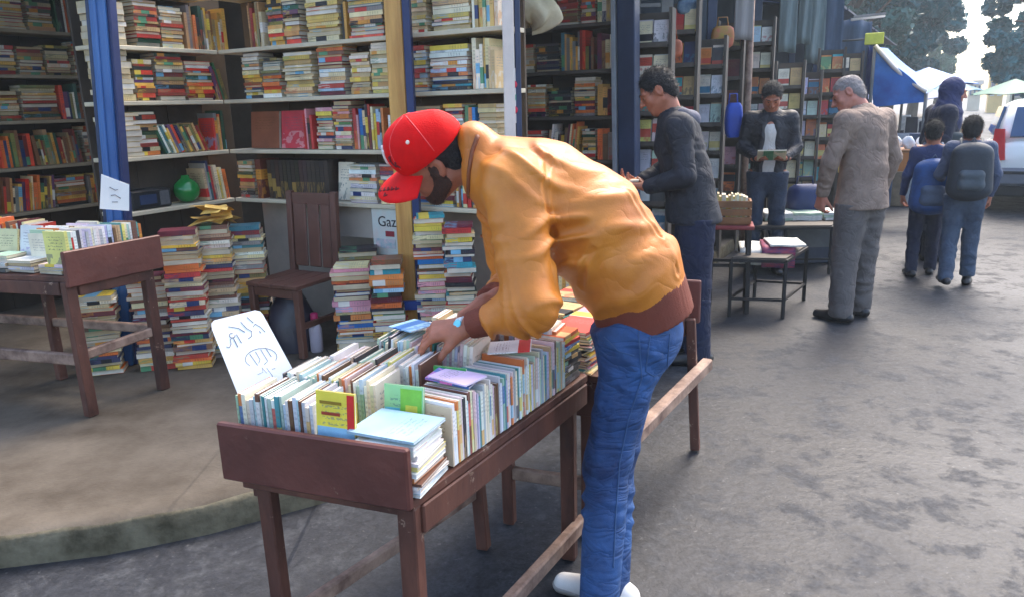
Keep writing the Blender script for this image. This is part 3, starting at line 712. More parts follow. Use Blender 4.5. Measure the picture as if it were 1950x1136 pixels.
MB().bar(V3(wp[0] + 0.05, wp[1] + 0.01, WALK), V3(wp[0] + 0.07, wp[1] + 0.01, 2.62), 0.03, 0.07, side=sv).build('post_edge', M_navy, kiosk, bevel=0.003)

PS = 'shelves of the cream kiosk'
def seg(fr, sh, x0, x1, kind, pal, facing, tmax=0.24, weight=0.5, **k):
    z = SH[sh] + 0.001
    u0, u1 = sorted((tw(fr, x0, z + 0.1), tw(fr, x1, z + 0.1)))
    face = nrm(-fr.B()); al = nrm(fr.A())
    nm = {0: 'on the top cream shelf', 1: 'on the second cream shelf down', 2: 'on the third cream shelf down', 3: 'on the lowest cream shelf'}[sh]
    place = (nm + (' of the back wall' if fr is LW else ' beside the honey coloured post'), PS, weight)
    if kind == 'f':
        ln = (u1 - u0); n = max(1, round(ln / 0.19)); l = ln / n
        for i in range(n):
            c = fr.P(u0 + (i + 0.5) * l, 0.10, z); hmax = k.get('h', U(0.235, 0.295))
            stack(c, face, hmax, place, pal, d=(0.13, 0.17), l=(l * 0.86, l * 0.97), t=k.get('t', (0.012, 0.028)), yaw=0.03, jit=0.005, pages_out=k.get('po', 0.25), hard=True)
    elif kind == 'u':
        upright(fr.P(u0, 0.02, z), al, face, u1 - u0, place, pal, h=k.get('h', (0.20, 0.28)), t=k.get('t', (0.012, 0.028)), w=(0.13, 0.17), lean=k.get('lean', 0.0), hard=True, jit=0.02)
    elif kind == 'c':
        w = u1 - u0; cover_facing(fr.P((u0 + u1) / 2, 0.09, z), al, w * 0.95, k.get('h', 0.25), 0.02, 0.12, k['col'], k['acc'], place)
R, Lw = RW, LW
for a in [(R,0,468,500,'u','dim'),(R,0,504,566,'f','shelf'),(R,0,577,642,'f','cream'),(R,0,644,656,'u','dim'),(R,0,657,726,'f','shelf'),(R,0,728,742,'u','bright'),(R,0,774,808,'f','cream'),(R,0,814,892,'f','cream'),(R,0,894,944,'u','cream'),
          (R,1,458,530,'f','shelf'),(R,1,535,592,'f','cream'),(R,1,600,652,'f','bright'),(R,1,662,742,'f','cream'),(R,1,774,810,'f','bright'),(R,1,813,890,'f','bright'),(R,1,893,944,'u','cream'),
          (R,2,572,594,'u','bright'),(R,2,598,666,'f','bright'),(R,2,668,732,'u','bright'),(R,2,734,764,'u','pastel'),(R,2,776,840,'f','dim'),(R,2,842,880,'f','shelf'),(R,2,882,905,'u','bright'),(R,2,907,944,'f','cream'),
          (R,3,450,480,'f','dim'),(R,3,660,715,'f','pastel'),(R,3,718,760,'f','shelf'),(R,3,775,860,'f','bright'),(R,3,862,940,'u','shelf'),
          (Lw,0,262,355,'f','dim'),(Lw,0,360,440,'u','dim'),(Lw,1,262,300,'f','shelf'),(Lw,1,302,358,'f','dim'),(Lw,1,360,412,'f','shelf'),
          (Lw,2,262,308,'f','dim')]:
    seg(a[0], a[1], a[2], a[3], a[4], a[5], None)
seg(Lw,1,418,440,'u','shelf',None,lean=0.25); seg(Lw,2,318,405,'u','shelf',None,lean=0.38,h=(0.17,0.2),t=(0.012,0.024)); seg(Lw,2,412,440,'u','shelf',None); seg(Lw,3,398,440,'u','warm',None,lean=0.1)
seg(R,2,458,514,'c','',None,col=('orange brown',(150,92,60)),acc=(214,140,60)); seg(R,2,516,568,'c','',None,col=('red',(200,60,66)),acc=(226,170,170)); seg(R,3,626,656,'c','',None,col=('white',(222,216,198)),acc=(60,90,90))
# matching set of dark volumes with gilt bands
z = SH[3] + 0.001; u0, u1 = tw(R, 505, z + 0.1), tw(R, 621, z + 0.1)
for i in range(15):
    t = (u1 - u0) / 15
    emit(RW.P(u0 + (i + 0.5) * t, 0.03 + 0.09, z + 0.135), RW.A(), RW.B(), UP, t - 0.002, 0.18, 0.265, ('dark brown', (52, 40, 34)), ('of the matching gilt set on the lowest cream shelf', PS, 1.2), 'standing', acc=(150, 120, 60), hard=True)
emit(RW.P(tw(R, 490, z + 0.1), 0.11, z + 0.135), RW.A(), RW.B(), UP, 0.05, 0.18, 0.27, ('red brown', (128, 78, 62)), ('beside the gilt set on the lowest cream shelf', PS, 1.2), 'standing', hard=True)
# cream page-edge piles on the near ends of the left shelves
for sh, hh in ((0, 0.25), (1, 0.28), (2, 0.26)):
    stack(LW.P(-0.755, 0.09, SH[sh] + 0.001), nrm(-LW.B()), hh, ('piled at the near end of the cream back shelves', PS, 1.0), 'cream', d=(0.14, 0.16), l=(0.17, 0.20), t=(0.02, 0.04), yaw=0.04, pages_out=0.9)
# black box, green ball on the lowest left shelf
z = SH[3] + 0.002
cb = LW.P(tw(LW, 296, z + 0.1), 0.12, z + 0.062)
bxr = thing('cassette_player', cb - UP * 0.062, 'black boxy cassette player on the lowest back shelf', 'radio')
MB().cbox(cb, LW.A(), LW.B(), UP, 0.29, 0.16, 0.122).build('case', mat('black_plastic', lin(30, 32, 36), 0.4, 0.1, 8), bxr, bevel=0.01)
MB().cbox(cb + V3(*(-LW.B())) * 0.082 + LW.A() * 0.09, LW.A(), LW.B(), UP, 0.07, 0.006, 0.09).build('speaker_grille', mat('grey_grille', lin(86, 88, 90), 0.6, 0.2, 60), bxr)
MB().cbox(cb + V3(*(-LW.B())) * 0.082 - LW.A() * 0.03, LW.A(), LW.B(), UP, 0.12, 0.006, 0.06).build('panel', M_navy, bxr)
gb = LW.P(tw(LW, 375, z + 0.1), 0.11, z)
MB().lathe(gb, [(0.01, 0.0), (0.05, 0.008), (0.085, 0.05), (0.09, 0.085), (0.08, 0.125), (0.05, 0.155), (0.03, 0.165), (0.028, 0.185)], n=24).build('glass_globe', mat('green_glass', lin(30, 130, 60), 0.12, 0.1, 5, coat=0.6), label='shiny green globe bottle on the lowest back shelf', cat='bottle')
# posters under the lowest shelf
def poster(px0, px1, py0, py1, v, m, label, name='poster', th=0.012):
    q = [at_y((px0 + px1) / 2, py, RW.P(tw(RW, (px0 + px1) / 2, 0.8), v, 0)[1])[2] for py in (py0, py1)]
    u0, u1 = tw(RW, px0, 0.85), tw(RW, px1, 0.85)
    o = MB(); RW.box(o, u0, u1, v, v + th, q[1], q[0]); o = o.build(name, m, label=label, cat='poster'); return o, u0, u1, q[0], q[1]
o, u0, u1, z1, z0 = poster(706, 768, 398, 486, 0.02, mat('poster_white', lin(222, 214, 204), 0.6, 0.1, 8, col2=lin(200, 216, 210)), 'white poster with bold black lettering hung under the lowest cream shelf')
text_mesh('Gaza', 0.095, 'lettering', M_blackink, o, RW.P((u0 + u1) / 2 + 0.01, 0.0185, z1 - 0.085), RW.A(), UP)
MB().cbox(RW.P(u0 + 0.14, 0.0175, z1 - 0.16), RW.A(), RW.B(), UP, 0.07, 0.002, 0.035).build('printed_box', mat('print_red', lin(150, 50, 56), 0.6), o)
MB().cbox(RW.P(u0 + 0.10, 0.0175, z1 - 0.225), RW.A(), RW.B(), UP, 0.16, 0.002, 0.06).build('printed_picture', mat('print_aqua', lin(160, 210, 214), 0.6, 0.3, 20, col2=lin(236, 200, 200)), o)
poster(636, 698, 394, 452, 0.06, mat('board_grey', lin(176, 166, 154), 0.7, 0.12, 3), 'blank grey board leaning under the lowest cream shelf', 'display_board')
# ---- piles of books on the pavement in front of the kiosk
PF = 'piles of books on the pavement'
def pile(px, Y, ytop, label, pal, l=(0.2, 0.24), d=(0.14, 0.16), yaw=0.08, head=None, pyb=None, w=1.6, zb=WALK, po=0.35, t=(0.013, 0.03)):
    b = at_y(px, 600, Y); top = at_y(px, ytop, Y)[2]
    face = nrm(V3(-b[0] * 0.6, -b[1], 0)) if head is None else head
    stack(V3(b[0], Y, zb), face, top - zb - 0.02, (label, PF, w), pal, d=d, l=l, t=t, yaw=yaw, pages_out=po)
    return V3(b[0], Y, top)
pile(362, 4.42, 436, 'in the tan pile beside the brown side table', 'warm', l=(0.19, 0.22), yaw=0.12)
t2 = pile(425, 4.62, 424, 'in the pile topped with yellow leaflets', 'warm', l=(0.19, 0.215), yaw=0.07)
pile(488, 4.78, 428, 'in the pile between yellow leaflets and wooden chair', 'shelf', l=(0.17, 0.20), yaw=0.06)
pile(676, 4.50, 500, 'in the bright pile beside the wooden chair', 'bright', l=(0.20, 0.235), yaw=0.05, t=(0.015, 0.034))
pile(742, 4.42, 484, 'in the bright pile at the foot of the honey post', 'bright', l=(0.17, 0.20), yaw=0.05, t=(0.015, 0.034))
pile(826, 4.46, 404, 'in the teal and white pile beyond the red cap', 'bright', l=(0.15, 0.18), yaw=0.08)
pile(880, 4.34, 420, 'in the dark spined pile beyond the orange collar', 'bright', l=(0.15, 0.175), yaw=0.08)
pile(690, 4.82, 470, 'in the dim pile behind the bright pavement piles', 'shelf', w=0.4)
M_leaflet = mat('yellow_leaflet', lin(226, 170, 60), 0.6, 0.2, 12, col2=lin(236, 200, 110))
lf = MB()
leaf_root = thing('leaflet_heap', t2 + V3(0, 0, -0.012), 'loose yellow leaflets heaped on a book pile', 'leaflets')
for i in range(9):
    a = U(0, 3.1); c = t2 + V3(U(-0.07, 0.09), U(-0.06, 0.03), 0.012 + i * 0.0115)
    x = V3(math.cos(a), math.sin(a), U(-0.22, 0.22)); y = V3(-math.sin(a), math.cos(a), U(-0.22, 0.22)); w, h = U(0.07, 0.10), U(0.09, 0.12)
    g = MB()
    def fn(u, v, c=c, x=x, y=y, w=w, h=h, i=i): return c + x * (u - 0.5) * 2 * w + y * (v - 0.5) * 2 * h * 0.6 + UP * (0.02 * math.sin(u * 3 + i) - 0.05 * (u - 0.5) ** 2)
    g.grid(fn, 6, 5); g.build('leaflet', M_leaflet, leaf_root)

# ---- wooden chair under the shelf
chc = at_y(562, 560, 4.72); chair = thing('wooden_chair', (chc[0], 4.72, WALK), 'dark brown wooden chair with slatted back between book piles', 'chair')
ca = math.radians(-28); cx, cy = np.array([math.cos(ca), math.sin(ca)]), np.array([-math.sin(ca), math.cos(ca)])
CF = Frame((chc[0], 4.72), cx, cy)
M_chair = mat('dark_chair_wood', lin(98, 64, 52), 0.5, 0.2, 6, 0.2, 20)
zs = WALK + 0.46
for i in range(4): CF.part('seat_board', M_chair, chair, -0.21 + i * 0.105, -0.21 + (i + 1) * 0.105 - 0.002, -0.2, 0.2, zs - 0.025, zs)
for sx in (-0.185, 0.185):
    post(chair, CF.P(sx, -0.17, WALK + 0.001), CF.P(sx, -0.17, zs - 0.026), 0.045, 0.045, M_chair, 'leg', CF.A())
    post(chair, CF.P(sx, 0.18, WALK + 0.001), CF.P(sx * 1.0, 0.235, WALK + 0.98), 0.045, 0.045, M_chair, 'back_leg', CF.A())
    post(chair, CF.P(sx, -0.15, WALK + 0.2), CF.P(sx, 0.165, WALK + 0.2), 0.025, 0.04, M_chair, 'stretcher')
CF.part('front_apron', M_chair, chair, -0.16, 0.16, -0.185, -0.16, zs - 0.085, zs - 0.027)
for i, (a, b) in enumerate(((-0.155, -0.05), (-0.035, 0.06), (0.075, 0.155))):
    post(chair, CF.P((a + b) / 2, 0.20, zs + 0.03), CF.P((a + b) / 2, 0.225, zs + 0.44), b - a, 0.018, M_chair, 'back_slat', CF.A())
post(chair, CF.P(-0.16, 0.232, zs + 0.47), CF.P(0.16, 0.232, zs + 0.47), 0.03, 0.075, M_chair, 'top_rail')
bag = MB()
bc = CF.P(-0.02, -0.02, WALK)
def bagfn(u, v):
    a = u * 2 * math.pi; r = 0.15 * (1 - 0.55 * v ** 3) * (1 + 0.08 * math.sin(3 * a + v * 5)); return bc + V3(r * math.cos(a) * 1.1, r * math.sin(a) * 0.8, 0.36 * v)
bag.grid(bagfn, 22, 10, closed_u=True); bag.add([bagfn(i / 22, 1) for i in range(22)], [tuple(range(22))], True)
bag.build('sack', mat('dark_plastic_bag', lin(44, 42, 56), 0.35, 0.2, 8, 0.4, 12), label='dark plastic sack under the wooden chair', cat='sack')
pk = at_y(598, 600, 4.62); pk[2] = WALK
mg = thing('bottle', pk, 'pink capped bottle on the pavement by the chair leg', 'bottle')
MB().lathe(pk, [(0.035, 0.0), (0.04, 0.01), (0.04, 0.15), (0.03, 0.18), (0.016, 0.2)], n=18).build('bottle_body', mat('milky_plastic', lin(196, 190, 204), 0.3, 0.05, 5), mg)
MB().lathe(pk + UP * 0.2, [(0.022, 0.0), (0.024, 0.004), (0.024, 0.05), (0.018, 0.056)], n=16).build('cap', mat('pink_plastic', lin(190, 40, 100), 0.35, 0.05, 5), mg)

# ---- side table on the left
l3 = nrm(V3(-0.955, 0.295, 0)); T3 = Frame((-2.174, 3.659), S, l3[:2])
plain_table('side_table', T3, -0.03, 0.47, -0.03, 1.55, 0.85, WALK,
    legs=[(0.0, 0.0, -0.005, 0.0, 0.055), (0.42, 0.0, 0.42, 0.0, 0.055), (0.0, 1.45, 0.0, 1.45, 0.055), (0.42, 0.72, 0.42, 0.72, 0.05), (0.42, 1.45, 0.42, 1.45, 0.055)],
    rails=[((0.0, 0.0, 0.44), (0.42, 0.0, 0.46), 0.03, 0.05), ((0.0, 0.03, 0.42), (0.0, 1.43, 0.42), 0.03, 0.06), ((0.42, 0.03, 0.47), (0.42, 1.43, 0.47), 0.03, 0.05)],
    panels=[(-0.045, 0.485, -0.055, -0.032, 0.80, 0.978)],
    boards=[(-0.03, -0.005, 0.03, 1.5, 0.755, 0.823), (0.03, 0.40, -0.025, 0.0, 0.745, 0.823), (0.44, 0.465, 0.03, 1.5, 0.755, 0.823)],
    label='brown wooden side table with raised end panel in front of the blue post')
P3 = ('on the brown side table', 'books on the brown side table', 1.2)
q3 = -l3; n3 = nrm(np.cross(l3, UP)); n3 = n3 if n3[1] < 0 else -n3
upright(T3.P(0.02, 0.0, 0.853), T3.A(), nrm(-l3), 0.42, P3, 'pastel', h=(0.19, 0.215), t=(0.008, 0.018), w=(0.12, 0.14))
upright(T3.P(0.10, 0.20, 0.853), T3.A(), nrm(-l3), 0.34, P3, 'pastel', h=(0.18, 0.21), t=(0.008, 0.018), w=(0.12, 0.14))
for i, v in enumerate((0.10, 0.28, 0.46, 0.66, 0.86)):
    stack(T3.P(0.06, v + 0.02, 0.853), n3, 0.05 + 0.012 * (i % 3), ('in the low piles along the brown side table', P3[1], 1.2), 'pastel', d=(0.1, 0.12), l=(0.15, 0.17), t=(0.01, 0.018), yaw=0.08, pages_out=0.6)
for i, v in enumerate((0.16, 0.36, 0.52, 0.70, 0.90)):
    cover_facing(T3.P(0.155, v + 0.07, 0.853), l3, 0.14, 0.19 + 0.02 * (i % 2), 0.012, 0.22, [('cream', (214, 200, 160)), ('white', (224, 222, 222)), ('cream', (222, 206, 160)), ('teal', (60, 130, 120)), ('tan', (190, 160, 110))][i], [(90, 90, 110), (160, 140, 190), (120, 110, 100), (230, 230, 220), (120, 60, 40)][i], P3)
upright(T3.P(0.30, 1.40, 0.853), -l3, n3, 0.85, P3, 'warm', h=(0.17, 0.22), t=(0.01, 0.025), w=(0.12, 0.14))
cA, cB = at_y(193, 332, 3.95), at_y(246, 352, 4.02); cC, cD = at_y(246, 402, 4.02), at_y(190, 398, 3.95)
k = MB(); nn = nrm(np.cross(cB - cA, cD - cA)); nn = nn if nn[1] < 0 else -nn
k.hexa([cD, cC, cC - nn * 0.004, cD - nn * 0.004, cA, cB, cB - nn * 0.004, cA - nn * 0.004])
cs = k.build('price_card', M_card, label='small white card stuck among books on the brown side table', cat='sign')
nC_old = nC; nC = nn
strokes('lettering', [[(0.3, 0.3), (0.5, 0.35), (0.6, 0.3)], [(0.35, 0.55), (0.5, 0.5), (0.7, 0.58)], [(0.4, 0.75), (0.6, 0.72)]], lambda u, v: (cA * (1 - u) + cB * u) * (1 - v) + (cD * (1 - u) + cC * u) * v, 0.002, M_ink, cs)
nC = nC_old
# ---------------------------------------------------------------- piles under the side table
for px, Y, yt in ((185, 4.35, 560), (292, 4.42, 520), (215, 4.62, 590)):
    pile(px, Y, yt, 'in the piles stored under the brown side table', 'warm', l=(0.19, 0.22), yaw=0.1, w=0.8)
# ---------------------------------------------------------------- dim neighbouring kiosk on the far left
K0 = Frame((-3.66, 6.1), S, -PR)
k0 = thing('book_kiosk', (*K0.P(0, 0, 0)[:2], WALK), 'dim deep book kiosk left of the blue post', 'kiosk')
Z0 = [2.26, 1.93, 1.59, 1.24, 0.90, 0.5]
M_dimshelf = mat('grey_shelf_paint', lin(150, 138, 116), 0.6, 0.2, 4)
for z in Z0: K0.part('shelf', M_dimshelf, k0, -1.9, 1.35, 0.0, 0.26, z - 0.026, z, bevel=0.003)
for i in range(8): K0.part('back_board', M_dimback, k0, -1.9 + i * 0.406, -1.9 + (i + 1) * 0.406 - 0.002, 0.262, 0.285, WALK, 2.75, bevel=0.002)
K0.part('partition', M_dimback, k0, 1.352, 1.375, -0.9, 0.26, WALK, 2.75)
K0.part('shade_roof', M_dimback, k0, -2.0, 1.3, -1.5, 0.3, 2.76, 2.80)  # roof above the view, added to darken this kiosk
def fill_shelf(fr, z, u0, u1, place, pals, face, v=0.03, hmax=0.30, seglen=(0.2, 0.42)):
    u = u0; al = nrm(fr.A())
    while u < u1 - 0.12:
        ln = min(U(*seglen), u1 - u); pal = rng.choice(pals)
        if rng.random() < 0.45:
            n = max(1, round(ln / 0.2)); l = ln / n
            for i in range(n): stack(fr.P(u + (i + 0.5) * l, v + 0.085, z + 0.001), face, U(0.19, hmax - 0.02), place, pal, d=(0.13, 0.17), l=(l * 0.86, l * 0.97), t=(0.013, 0.03), yaw=0.03, jit=0.004, hard=True)
        else:
            upright(fr.P(u, v, z + 0.001), al, face, ln, place, pal, h=(0.18, hmax - 0.02), t=(0.013, 0.032), w=(0.13, 0.18), lean=rng.choice([0, 0, 0.08, -0.12]) if ln > 0.3 else 0, hard=True)
        u += ln + 0.012
pk0 = ('on the grey shelves of the dim kiosk', 'shelves of the dim kiosk', 0.4)
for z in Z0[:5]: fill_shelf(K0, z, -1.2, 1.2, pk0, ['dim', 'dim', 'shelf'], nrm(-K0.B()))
# narrow rack of cream page piles left of the blue post
nr = thing('narrow_rack', (*at_y(166, 500, 5.0)[:2], WALK), 'narrow grey rack of cream books left of the blue post', 'rack')
cR = at_y(166, 100, 5.0); NR = Frame((cR[0], cR[1]), np.array([1.0, 0]), np.array([0, 1.0]))
for zz in [at_y(166, y_, 5.0)[2] for y_ in (92, 206, 318, 420)]:
    NR.part('shelf', M_dimshelf, nr, -0.07, 0.09, 0.0, 0.2, zz - 0.022, zz)
    stack(NR.P(0.01, 0.085, zz + 0.001), V3(0, -1, 0), 0.27 if zz > 1.5 else 0.12, ('piled on the narrow grey rack left of the blue post', 'cream piles beside the blue post', 0.9), 'cream', d=(0.13, 0.15), l=(0.10, 0.13), t=(0.02, 0.04), pages_out=0.9)
NR.part('upright_board', M_dimshelf, nr, -0.08, 0.10, 0.202, 0.222, WALK, 2.6)
# ---------------------------------------------------------------- second kiosk: black volumes
E2 = np.array([1.0, 6.3]); K2 = Frame(E2, PR, S)
k2 = thing('book_kiosk', (*K2.P(-1, 0, 0)[:2], WALK), 'dark kiosk shelving black volumes beside the navy post', 'kiosk')
Z2s = [2.22, 1.86, 1.49, 1.13, 0.77]
for z in Z2s: K2.part('shelf', M_darkwood, k2, -2.0, -0.1, 0.0, 0.26, z - 0.028, z, bevel=0.003)
for i in range(5): K2.part('back_board', M_dimback, k2, -2.0 + i * 0.39, -2.0 + (i + 1) * 0.39 - 0.002, 0.262, 0.285, WALK, 2.75, bevel=0.002)
K2.part('shade_roof', M_navy, k2, -2.1, 0.35, -1.75, 0.4, 2.76, 2.80)  # unseen roof slab, added to shade the dark shelves
K2.part('rear_wall', M_dimback, k2, -2.03, -2.002, -1.8, 0.28, WALK, 2.75)
MB().bar(K2.P(-0.0, 0.02, WALK), K2.P(-0.045, 0.02, 2.75), 0.15, 0.12, side=K2.A()).build('post', M_navy, k2, bevel=0.008)
MB().bar(K2.P(-0.10, -0.03, WALK), K2.P(-0.145, -0.03, 2.75), 0.03, 0.06, side=K2.A()).build('post_edge', mat('pale_steel', lin(150, 156, 164), 0.5), k2)
pk2 = ('on the dark shelves beside the navy post', 'shelves of the dark kiosk', 0.5)
for i, z in enumerate(Z2s[:4]): fill_shelf(K2, z, -1.85, -0.32, pk2, ['black', 'dim', 'shelf', 'warm'], nrm(-K2.B()), hmax=0.335)
for z in Z2s[:4]: upright(K2.P(-0.30, 0.02, z + 0.001), K2.A(), nrm(-K2.B()), 0.19, pk2, 'warm', h=(0.2, 0.28), t=(0.03, 0.05), w=(0.15, 0.18), hard=True)
# cream cloth bundle on top, red and white notice on the pale post
cl = MB(); c0 = at_y(1012, 14, 5.6)
def clothfn(u, v):
    a = u * 2 * math.pi; w = math.sin(v * math.pi) ** 0.55
    return c0 + V3(0.20 * math.cos(a) * w * (1 + 0.12 * math.sin(5 * a + 6 * v)), 0.12 * math.sin(a) * w, 0.24 * (v - 0.5) - 0.05 * math.cos(a) + 0.02 * math.sin(7 * a))
cl.grid(clothfn, 40, 18, closed_u=True)
hang = thing('cloth_bundle', c0 - UP * 0.15, 'cream cloth bundle hanging above the dark shelves', 'bundle')
cl.build('cloth', mat('cream_cloth', lin(214, 200, 160), 0.85, 0.15, 9, 0.5, 14, col2=lin(230, 220, 190)), hang)
MB().tube([c0 + V3(0, 0, 0.10), c0 + V3(0.01, 0, 0.62)], 0.006, 6).build('cord', M_iron, hang)
MB().bar(c0 + V3(-1.0, 0.25, 0.64), c0 + V3(1.1, -0.35, 0.64), 0.05, 0.07).build('beam', M_darkwood, k2)
q0 = at_y(978, 183, 4.305); nt_ = MB().cbox(q0, V3(1, 0, 0), V3(0, 1, 0), UP, 0.055, 0.006, 0.29).build('notice', M_card, label='narrow red and white notice on the pale post', cat='sign')
for dz, h in ((0.06, 0.09), (-0.075, 0.07)): MB().lathe(q0 + V3(0, -0.0045, dz), [(0.001, -0.001), (0.022, 0), (0.022, 0.0015), (0.001, 0.002)], ax=(0, -1, 0), n=12).build('red_mark', mat('sign_red', lin(214, 40, 70), 0.5), nt_)
MB().cbox(q0 + V3(0, -0.004, -0.008), V3(1, 0, 0), V3(0, 1, 0), UP, 0.04, 0.002, 0.03).build('green_mark', mat('sign_green', lin(90, 160, 140), 0.5), nt_)

# ---------------------------------------------------------------- kiosk row along the street
STR = Frame(E2, S, -PR)       # u along the street, v away from the road
M_row = mat('blue_grey_planks', lin(84, 92, 102), 0.7, 0.3, 3, 0.3, 20, col2=lin(92, 104, 116), stretch=(1, 1, 0.25))
row = thing('kiosk_row', (*STR.P(6, 1.0, 0)[:2], WALK), 'row of blue grey plank kiosks along the street', 'building')
for i in range(44):
    a = 0.35 + i * 0.45; h = 3.3 + 0.15 * math.sin(i * 1.7); STR.part('plank', M_row, row, a, a + 0.44, 0.95 + 0.01 * (i % 2), 0.98 + 0.01 * (i % 2), WALK, h, bevel=0.0)
for i, a in enumerate((1.9, 3.9, 6.2, 8.4, 10.8, 13.2, 15.6, 18.0)):
    STR.part('partition', M_row, row, a, a + 0.03, -0.05, 0.94, WALK, 2.9, bevel=0.0)
    MB().bar(STR.P(a + 0.06, -0.08, WALK), STR.P(a + 0.06, -0.08, 3.2), 0.09, 0.09).build('post', M_navy, row, bevel=0.004)
for i, (a, b) in enumerate(((0.4, 3.8), (3.95, 8.3), (8.5, 13.1), (13.3, 20.0))):
    o = MB(); o.hexa([STR.P(a, -0.55, 2.95), STR.P(b, -0.55, 2.95), STR.P(b, 1.0, 3.25), STR.P(a, 1.0, 3.25), STR.P(a, -0.55, 2.98), STR.P(b, -0.55, 2.98), STR.P(b, 1.0, 3.28), STR.P(a, 1.0, 3.28)])
    o.build('awning', mat('dark_tarp', lin(38, 52, 78), 0.6, 0.3, 3), row)

def rack(px, Y, wpx, zs, pal, label, tilt=0.18, n=2, wood=None):
    c = at_y(px, 200, Y); w = wpx / F_PX * (Y * 0.97); wood = wood or M_darkwood
    al = nrm(V3(PR[0], PR[1], 0)) * 0.75 + V3(1, 0, 0) * 0.25; al = nrm(al); bk = np.cross(UP, al); bk = bk if bk[1] > 0 else -bk
    fr = Frame((c[0], Y), al[:2], bk[:2]); root = thing('book_rack', (c[0], Y, 0.0), label, 'rack', 'display racks along the kiosks')
    for sx in (-w / 2 - 0.02, w / 2 + 0.02): fr.part('upright', wood, root, sx - 0.014, sx + 0.014, 0.0, 0.16, 0.0, zs[-1] + 0.28, bevel=0.002)
    fr.part('back_panel', wood, root, -w / 2, w / 2, 0.162, 0.175, 0.02, zs[-1] + 0.26, bevel=0.0)
    for z in zs:
        fr.part('shelf', wood, root, -w / 2, w / 2, 0.0, 0.155, z - 0.02, z, bevel=0.002)
        fr.part('lip', wood, root, -w / 2, w / 2, -0.012, -0.002, z - 0.02, z + 0.02, bevel=0.0)
        for i in range(n):
            bw = w / n; col = rng.choice(PAL[pal]); cu = -w / 2 + (i + 0.5) * bw
            for kk in range(2):
                cover_facing(fr.P(cu, 0.055 + kk * 0.03, z), al, bw * 0.9, U(0.17, 0.205), 0.012, tilt, rng.choice(PAL[pal]), rng.choice([(60, 120, 150), (200, 80, 60), (40, 40, 50), (220, 200, 120)]), ('on the ' + label, 'display racks along the kiosks', 0.7))
    return root
rack(1238, 6.5, 62, [0.5, 0.75, 1.0, 1.25, 1.5, 1.77, 2.04], 'pastel', 'tall rack of pale paperbacks in front of the dark coated man', n=2)
rack(1350, 7.6, 44, [0.55, 0.82, 1.09, 1.36, 1.63, 1.9], 'pastel', 'narrow rack behind the dark coated man', n=2)
rack(1500, 8.6, 44, [0.45, 0.7, 0.95, 1.2, 1.45, 1.7], 'cream', 'rack of cream covers behind the white shirted reader', n=2)
rack(1536, 8.9, 40, [0.45, 0.68, 0.91, 1.14, 1.37, 1.6], 'pastel', 'rack of pale covers behind the brown jacketed man', n=2)
rack(1385, 8.2, 40, [0.35, 0.62, 0.9, 1.2, 1.5, 1.8, 2.1], 'bright', 'rack of bright covers left of the white shirted reader', n=1)
rack(1296, 7.1, 46, [0.5, 0.78, 1.06, 1.34, 1.62, 1.9, 2.18], 'bright', 'rack of mixed covers just right of the dark haired reader', n=2)
rack(1442, 8.9, 40, [0.5, 0.78, 1.06, 1.34, 1.62, 1.9, 2.18], 'pastel', 'rack of pale covers behind the street pole', n=2)
rack(1578, 10.0, 40, [0.5, 0.78, 1.06, 1.34, 1.62, 1.9], 'bright', 'rack of mixed covers behind the shoulder of the taupe jacket', n=2)
rack(1612, 11.0, 40, [0.5, 0.78, 1.06, 1.34, 1.62, 1.9], 'cream', 'far rack of cream covers near the wide slate cloth', n=2)
# goods hung along the row
def panel_thing(px0, px1, py0, py1, Y, m, name, label, cat, th=0.03, wav=0.02, group=None):
    a = at_y(px0, py0, Y); b = at_y(px1, py1, Y); g = MB(); nu, nv = 14, 10
    def fn(u, v, s=0): return V3(a[0] + (b[0] - a[0]) * u, Y + wav * math.sin(u * 9 + v * 2) + s, a[2] + (b[2] - a[2]) * v + wav * 0.5 * math.sin(u * 5))
    g.grid(lambda u, v: fn(u, v), nu, nv); g.grid(lambda u, v: fn(u, v, th), nu, nv)
    per = [(i, 0) for i in range(nu)] + [(nu - 1, j) for j in range(1, nv)] + [(i, nv - 1) for i in range(nu - 2, -1, -1)] + [(0, j) for j in range(nv - 2, 0, -1)]
    off = nu * nv
    for (p, q) in zip(per, per[1:] + per[:1]): g.f.append([p[1] * nu + p[0], q[1] * nu + q[0], off + q[1] * nu + q[0], off + p[1] * nu + p[0]]); g.smooth.append(False); g.m.append(0)
    return g.build(name, m, label=label, cat=cat, group=group)
M_gcloth = mat('grey_green_cloth', lin(122, 136, 136), 0.8, 0.25, 5, 0.3, 12, stretch=(3, 3, 0.4))
M_bcloth = mat('slate_cloth', lin(64, 82, 104), 0.8, 0.25, 5, 0.3, 12, stretch=(3, 3, 0.4))
panel_thing(1404, 1432, -60, 76, 8.0, mat('grey_banner', lin(150, 146, 144), 0.7, 0.15, 5, stretch=(8, 8, 0.4)), 'banner', 'pale grey banner hung on the street pole', 'banner', wav=0.012)
panel_thing(1492, 1514, -80, 100, 9.6, M_gcloth, 'hanging_cloth', 'light grey cloth strip hanging above the cream rack', 'cloth', wav=0.02)
panel_thing(1528, 1542, -70, 84, 10.4, M_gcloth, 'hanging_cloth', 'thin grey cloth hanging above the bowed head of the brown jacketed man', 'cloth', wav=0.02)
panel_thing(1546, 1566, -80, 122, 10.6, M_gcloth, 'hanging_cloth', 'long grey green cloth hanging right of the thin cloth', 'cloth', wav=0.03)
panel_thing(1570, 1600, -80, 110, 11.2, M_bcloth, 'hanging_cloth', 'slate blue cloth hanging near the tube lamp', 'cloth', wav=0.03)
panel_thing(1606, 1650, 40, 190, 12.0, M_bcloth, 'hanging_cloth', 'wide slate blue cloth hanging beside the blue awning', 'cloth', wav=0.04)
